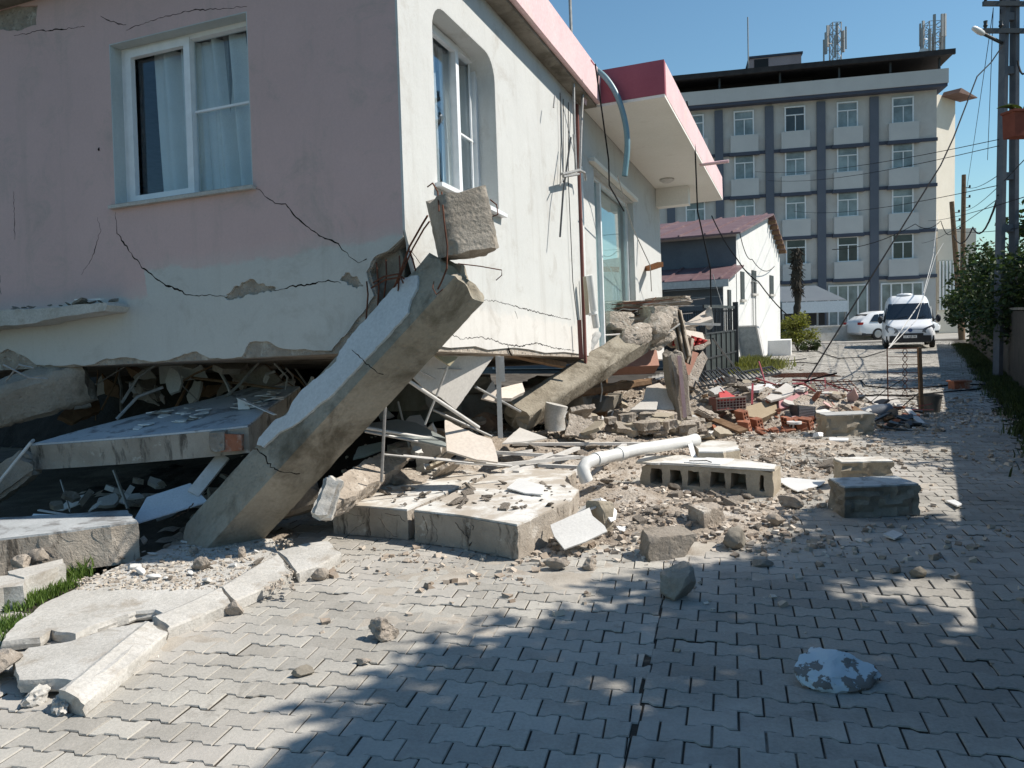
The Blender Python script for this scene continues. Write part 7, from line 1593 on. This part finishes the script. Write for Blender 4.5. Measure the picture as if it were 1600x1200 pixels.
# rebar whiskers
for i in range(18):
    px = 935 + rn.random() * 90; py = 472 + rn.random() * 25; a_ = D(px, py, 12.3); c_ = a_ + Vector((rn.uniform(.2, 1.0), rn.uniform(-.2, .2), rn.uniform(-.08, .12))); m__ = a_.lerp(c_, .5) + Vector((0, 0, rn.uniform(-.06, .06)))
    b = MB(); b.tube([a_, m__, c_], .007, 5); tag(b.build('rebar_end', RUST if i % 2 else STEEL, smooth=True), 'thin reinforcing bar sprouting from the porch wreck', 'rebar', 'bars sprouting from the porch wreck')
for i, pts in enumerate([[(925, 540, 11.2), (935, 560, 11.0), (938, 590, 10.9), (941, 610, 10.9), (938, 628, 10.9)], [(940, 524, 11.4), (975, 522, 11.6), (1010, 528, 11.4), (1030, 520, 11.3), (1048, 512, 11.3)], [(990, 532, 11.2), (1020, 530, 11.2), (1040, 522, 11.1), (1062, 506, 11.2)]]):
    b = MB(); b.tube([D(*q) for q in pts], .012, 6); tag(b.build('loose_cable', PROFILE, smooth=True), ('pale cable dangling straight down over the sloping beam', 'pale cable draped along the top of the sloping beam', 'pale cable curled over the broken end of the sloping beam')[i], 'cable')
# cloth hanging from the wreck
CLOTH = surf('dusty cloth', (.36, .30, .24), (.46, .40, .33), 3, bump=.5, bscale=30, bdist=.02); RCL = surf('red cloth', (.42, .05, .05), (.52, .08, .07), 3, bump=.4, bscale=30)
def cloth(px0, py0, px1, py1, top, bot, d, mat_, label, seed, name='cloth'):
    nU, nV = 22, 22; vs = []
    for j in range(nV + 1):
        g = j / nV
        for i in range(nU + 1):
            f = i / nU; x = (px0 + (px1 - px0) * f) * (1 - g) + (bot[0] + (bot[1] - bot[0]) * f) * g; y = (py0 + (py1 - py0) * f) * (1 - g) + (bot[2] + (bot[3] - bot[2]) * f) * g
            vs.append(D(x, y, d + .05 * math.sin(f * 17 + seed + g * 2) + .06 * noise.noise(Vector((f * 4, g * 4, seed)))))
    b = MB(); b.add(vs, [(j * (nU + 1) + i, j * (nU + 1) + i + 1, (j + 1) * (nU + 1) + i + 1, (j + 1) * (nU + 1) + i) for j in range(nV) for i in range(nU)])
    o = b.build(name, mat_, smooth=True); md_ = o.modifiers.new('s', 'SOLIDIFY'); md_.thickness = .008; return tag(o, label, 'cloth')
cloth(1040, 476, 1064, 485, 0, (1062, 1080, 568, 556), 11.7, CLOTH, 'long dusty beige cloth hanging over the right end of the porch wreck', 1)
cloth(1062, 520, 1085, 530, 0, (1062, 1078, 562, 570), 11.9, CLOTH, 'short beige cloth fold beside the red cloth', 3)
cloth(1052, 532, 1066, 522, 0, (1050, 1066, 540, 542), 11.8, RCL, 'small red cloth left of the hanging beige cloth', 5)
cloth(1080, 524, 1106, 532, 0, (1080, 1100, 542, 536), 12.2, RCL, 'red cloth strip right of the hanging beige cloth', 7)
board([(1066, 508), (1082, 498), (1104, 484), (1114, 498), (1070, 512)], PL(D(1066, 508, 13), D(1104, 484, 13.4), D(1070, 512, 12.9)), BLIT, 'pale folded board on top of the wreck beside the black gate', .04)
board([(1070, 515), (1098, 520), (1102, 532), (1085, 530), (1072, 522)], PL(D(1070, 515, 12.8), D(1098, 520, 12.9), D(1085, 532, 12.7)), BLIT, 'white broken panel above the red cloth strip', .08)
b = MB(); b.bar(D(1068, 506, 12.9), D(1125, 507, 13.0), .05, .04); tag(b.build('pale_batten', PROFILE), 'pale batten sticking out to the right from the wreck', 'batten')
b = MB(); b.rock(D(1108, 496, 13.2), (.10, .1, .2), 320, amp=.05); tag(b.build('white_lump', WHITE, angle=35), 'rounded white lump beside the pale folded board', 'lump')
board([(1068, 600), (1074, 575), (1098, 548), (1106, 560), (1092, 590), (1088, 606)], PL(D(1068, 600, 12.3), D(1098, 548, 12.7), D(1088, 606, 12.3)), CONC_R, 'grey slab standing behind the stub column', .14)
board([(1062, 560), (1080, 548), (1092, 552), (1078, 585), (1066, 590)], PL(D(1062, 560, 12.2), D(1092, 552, 12.6), D(1066, 590, 12.1)), surf('dark salmon face', (.30, .15, .11), (.36, .19, .14), 2), 'dark salmon painted slab behind the hanging cloth', .1)
b = MB(); b.beam(XD(935, 11.6) , D(938, 575, 11.6), .22, .22, Vector((0, 1, 0)), 25, amp=.02); tag(b.build('ground_floor_pier', WOOD, angle=40), 'dark brown pier standing in the gap under the sloping beam', 'pier')
# dark debris inside the gap beneath the side
for i in range(10):
    px = 640 + i * 32; d = 9.6 + i * .22; p = D(px, 600 + rn.random() * 30, d); b = MB(); b.rock(p, (rn.uniform(.3, .6), .3, rn.uniform(.1, .25)), 400 + i, boxy=True, amp=.08); tag(b.build('gap_lump', CONC_W, angle=35), 'large dark lump deep in the gap under the house', 'concrete lump', 'lumps deep under the house')
# black rod and wires near the gate
b = MB(); b.tube([D(1121, 576, 13.2), D(1142, 592, 12.6)], .03, 8); tag(b.build('black_pole_piece', DARKMET, angle=40), 'short thick black rod leaning on the grille before the black gate', 'rod')
b = MB(); b.tube([D(1114, 529, 13.4), D(1128, 548, 14.5), D(1146, 570, 16), D(1153, 585, 17)], .018, 6); tag(b.build('leaning_pole', DARKMET, smooth=True), 'thin black pole leaning across the black gate', 'rod')

# ---- things hanging on the sunlit side
BLUEP = surf('blue grey pipe', (.13, .25, .30), (.19, .33, .38), 4, rough=.4, bump=.05, spec=.5)
bp = [(924, 104, 9.3), (945, 120, 9.15), (962, 145, 9.1), (973, 175, 9.1), (979, 205, 9.1), (980, 235, 9.1), (976, 275, 9.15)]
P = [onp(q[0], q[1], H(bx0 - .09, 0, 0), hu) for q in bp]; Q = []
for i in range(len(P) - 1):
    a, b_, c_, d_ = P[max(i - 1, 0)], P[i], P[i + 1], P[min(i + 2, len(P) - 1)]
    for k in range(5): f = k / 5; Q.append(.5 * ((2 * b_) + (c_ - a) * f + (2 * a - 5 * b_ + 4 * c_ - d_) * f * f + (3 * b_ - a - 3 * c_ + d_) * f ** 3))
Q.append(P[-1]); b = MB(); b.tube(Q, .036, 14, False); b.tube(Q, .030, 14, False); tag(b.build('curved_pipe', BLUEP, smooth=True), 'blue grey flexible pipe curving down from the canopy corner', 'pipe')
t = thing('bent_bars', D(900, 110, 9.0), 'bundle of thin bent metal bars hanging down the side wall from the parapet corner', 'metal frame')
for i, (pts, r) in enumerate([([(896, 112, 9.0), (897, 190, 9.0), (900, 268, 9.05)], .016), ([(912, 118, 9.0), (908, 200, 9.0), (906, 268, 9.05)], .016), ([(896, 112, 9.0), (912, 118, 9.0)], .016), ([(878, 272, 8.9), (905, 266, 9.05), (913, 270, 9.2), (915, 282, 9.3)], .018), ([(880, 276, 8.9), (904, 272, 9.0)], .016), ([(892, 215, 9.0), (880, 300, 8.9), (875, 370, 8.8)], .011), ([(896, 210, 9.05), (900, 265, 9.1)], .012), ([(867, 150, 8.8), (865, 168, 8.8)], .010), ([(884, 270, 8.95), (875, 290, 8.85)], .008)]):
    b = MB(); b.tube([onp(q[0], q[1], H(0, -.16, 0), hv) for k_, q in enumerate(pts)], r, 6); b.build('bar', STEEL if i != 5 else DARKMET, t, smooth=True)
t2_ = [[(875, 145, 8.75), (877, 220, 8.8), (875, 290, 8.8)], [(888, 160, 8.95), (888, 280, 9.1), (895, 440, 9.2), (902, 500, 9.3)], [(880, 155, 8.9), (880, 285, 8.9)]]
for pts in t2_: b = MB(); b.tube([onp(q[0], q[1], H(0, -.05, 0), hv) for q in pts], .005, 5); tag(b.build('thin_cable', WIRE, smooth=True), 'thin dark cable hanging flat along the side wall beside the bent bars', 'cable', 'cables hanging along the side wall')
b = MB(); b.tube([D(921, 430, 9.75), D(926, 470, 9.8), D(932, 512, 9.85)], .045, 12); b.tube([D(926, 488, 9.8), D(927, 492, 9.8)], .055, 12); tag(b.build('downpipe', PVC, angle=45), 'loose white downpipe end leaning beside the glass door', 'pipe')
b = MB(); b.bar(D(914, 432, 9.9), D(918, 492, 9.9), .05, .03, Vector((0, 1, 0))); tag(b.build('wall_batten', surf('cream batten', (.52, .45, .33), (.6, .53, .4), 4)), 'cream batten between the trim strip and the loose downpipe', 'batten')
b = MB(); b.bar(D(905, 500, 9.5), D(908, 560, 9.5), .05, .03, Vector((0, 1, 0))); tag(b.build('brown_strip', REDTRIM), 'reddish strip at the bottom corner of the side wall', 'trim')
b = MB(); b.bar(D(1011, 420, 13.9), D(1032, 413, 13.3), .10, .08); tag(b.build('timber_end', surf('orange timber', (.26, .11, .05), (.36, .17, .08), 8, bump=.3)), 'stub of orange brown timber jutting from the far end of the sunlit wall', 'timber')
b = MB(); b.beam(D(920, 545, 10.3), D(935, 520, 10.4), .10, .07, Vector((0, -1, 0)), 27, amp=.02, n=8, m_=4, end=.02); tag(b.build('plaster_shard', PLASTER, angle=35), 'pale shard resting on the top of the sloping beam', 'shard')
# odds and ends on the ledge of the front face
b = MB(); b.bar(H(-.15, LEDGE[0] + .15, LEDGE[2] + .055), H(-.12, LEDGE[0] + .48, LEDGE[2] + .075), .03, .008); tag(b.build('white_strip', TILE), 'white strip lying on the ledge of the front wall', 'strip')
rn = random.Random(6)
for i in range(14): p = H(-.1 - rn.random() * .08, LEDGE[0] + .05 + rn.random() * 1.3, LEDGE[2] + .04); fragment(p, rn.uniform(.02, .05), 'ledge_crumb', 'dark crumb lying on the ledge of the front wall', 'crumbs on the ledge of the front wall', CONC_W, rn, .5)
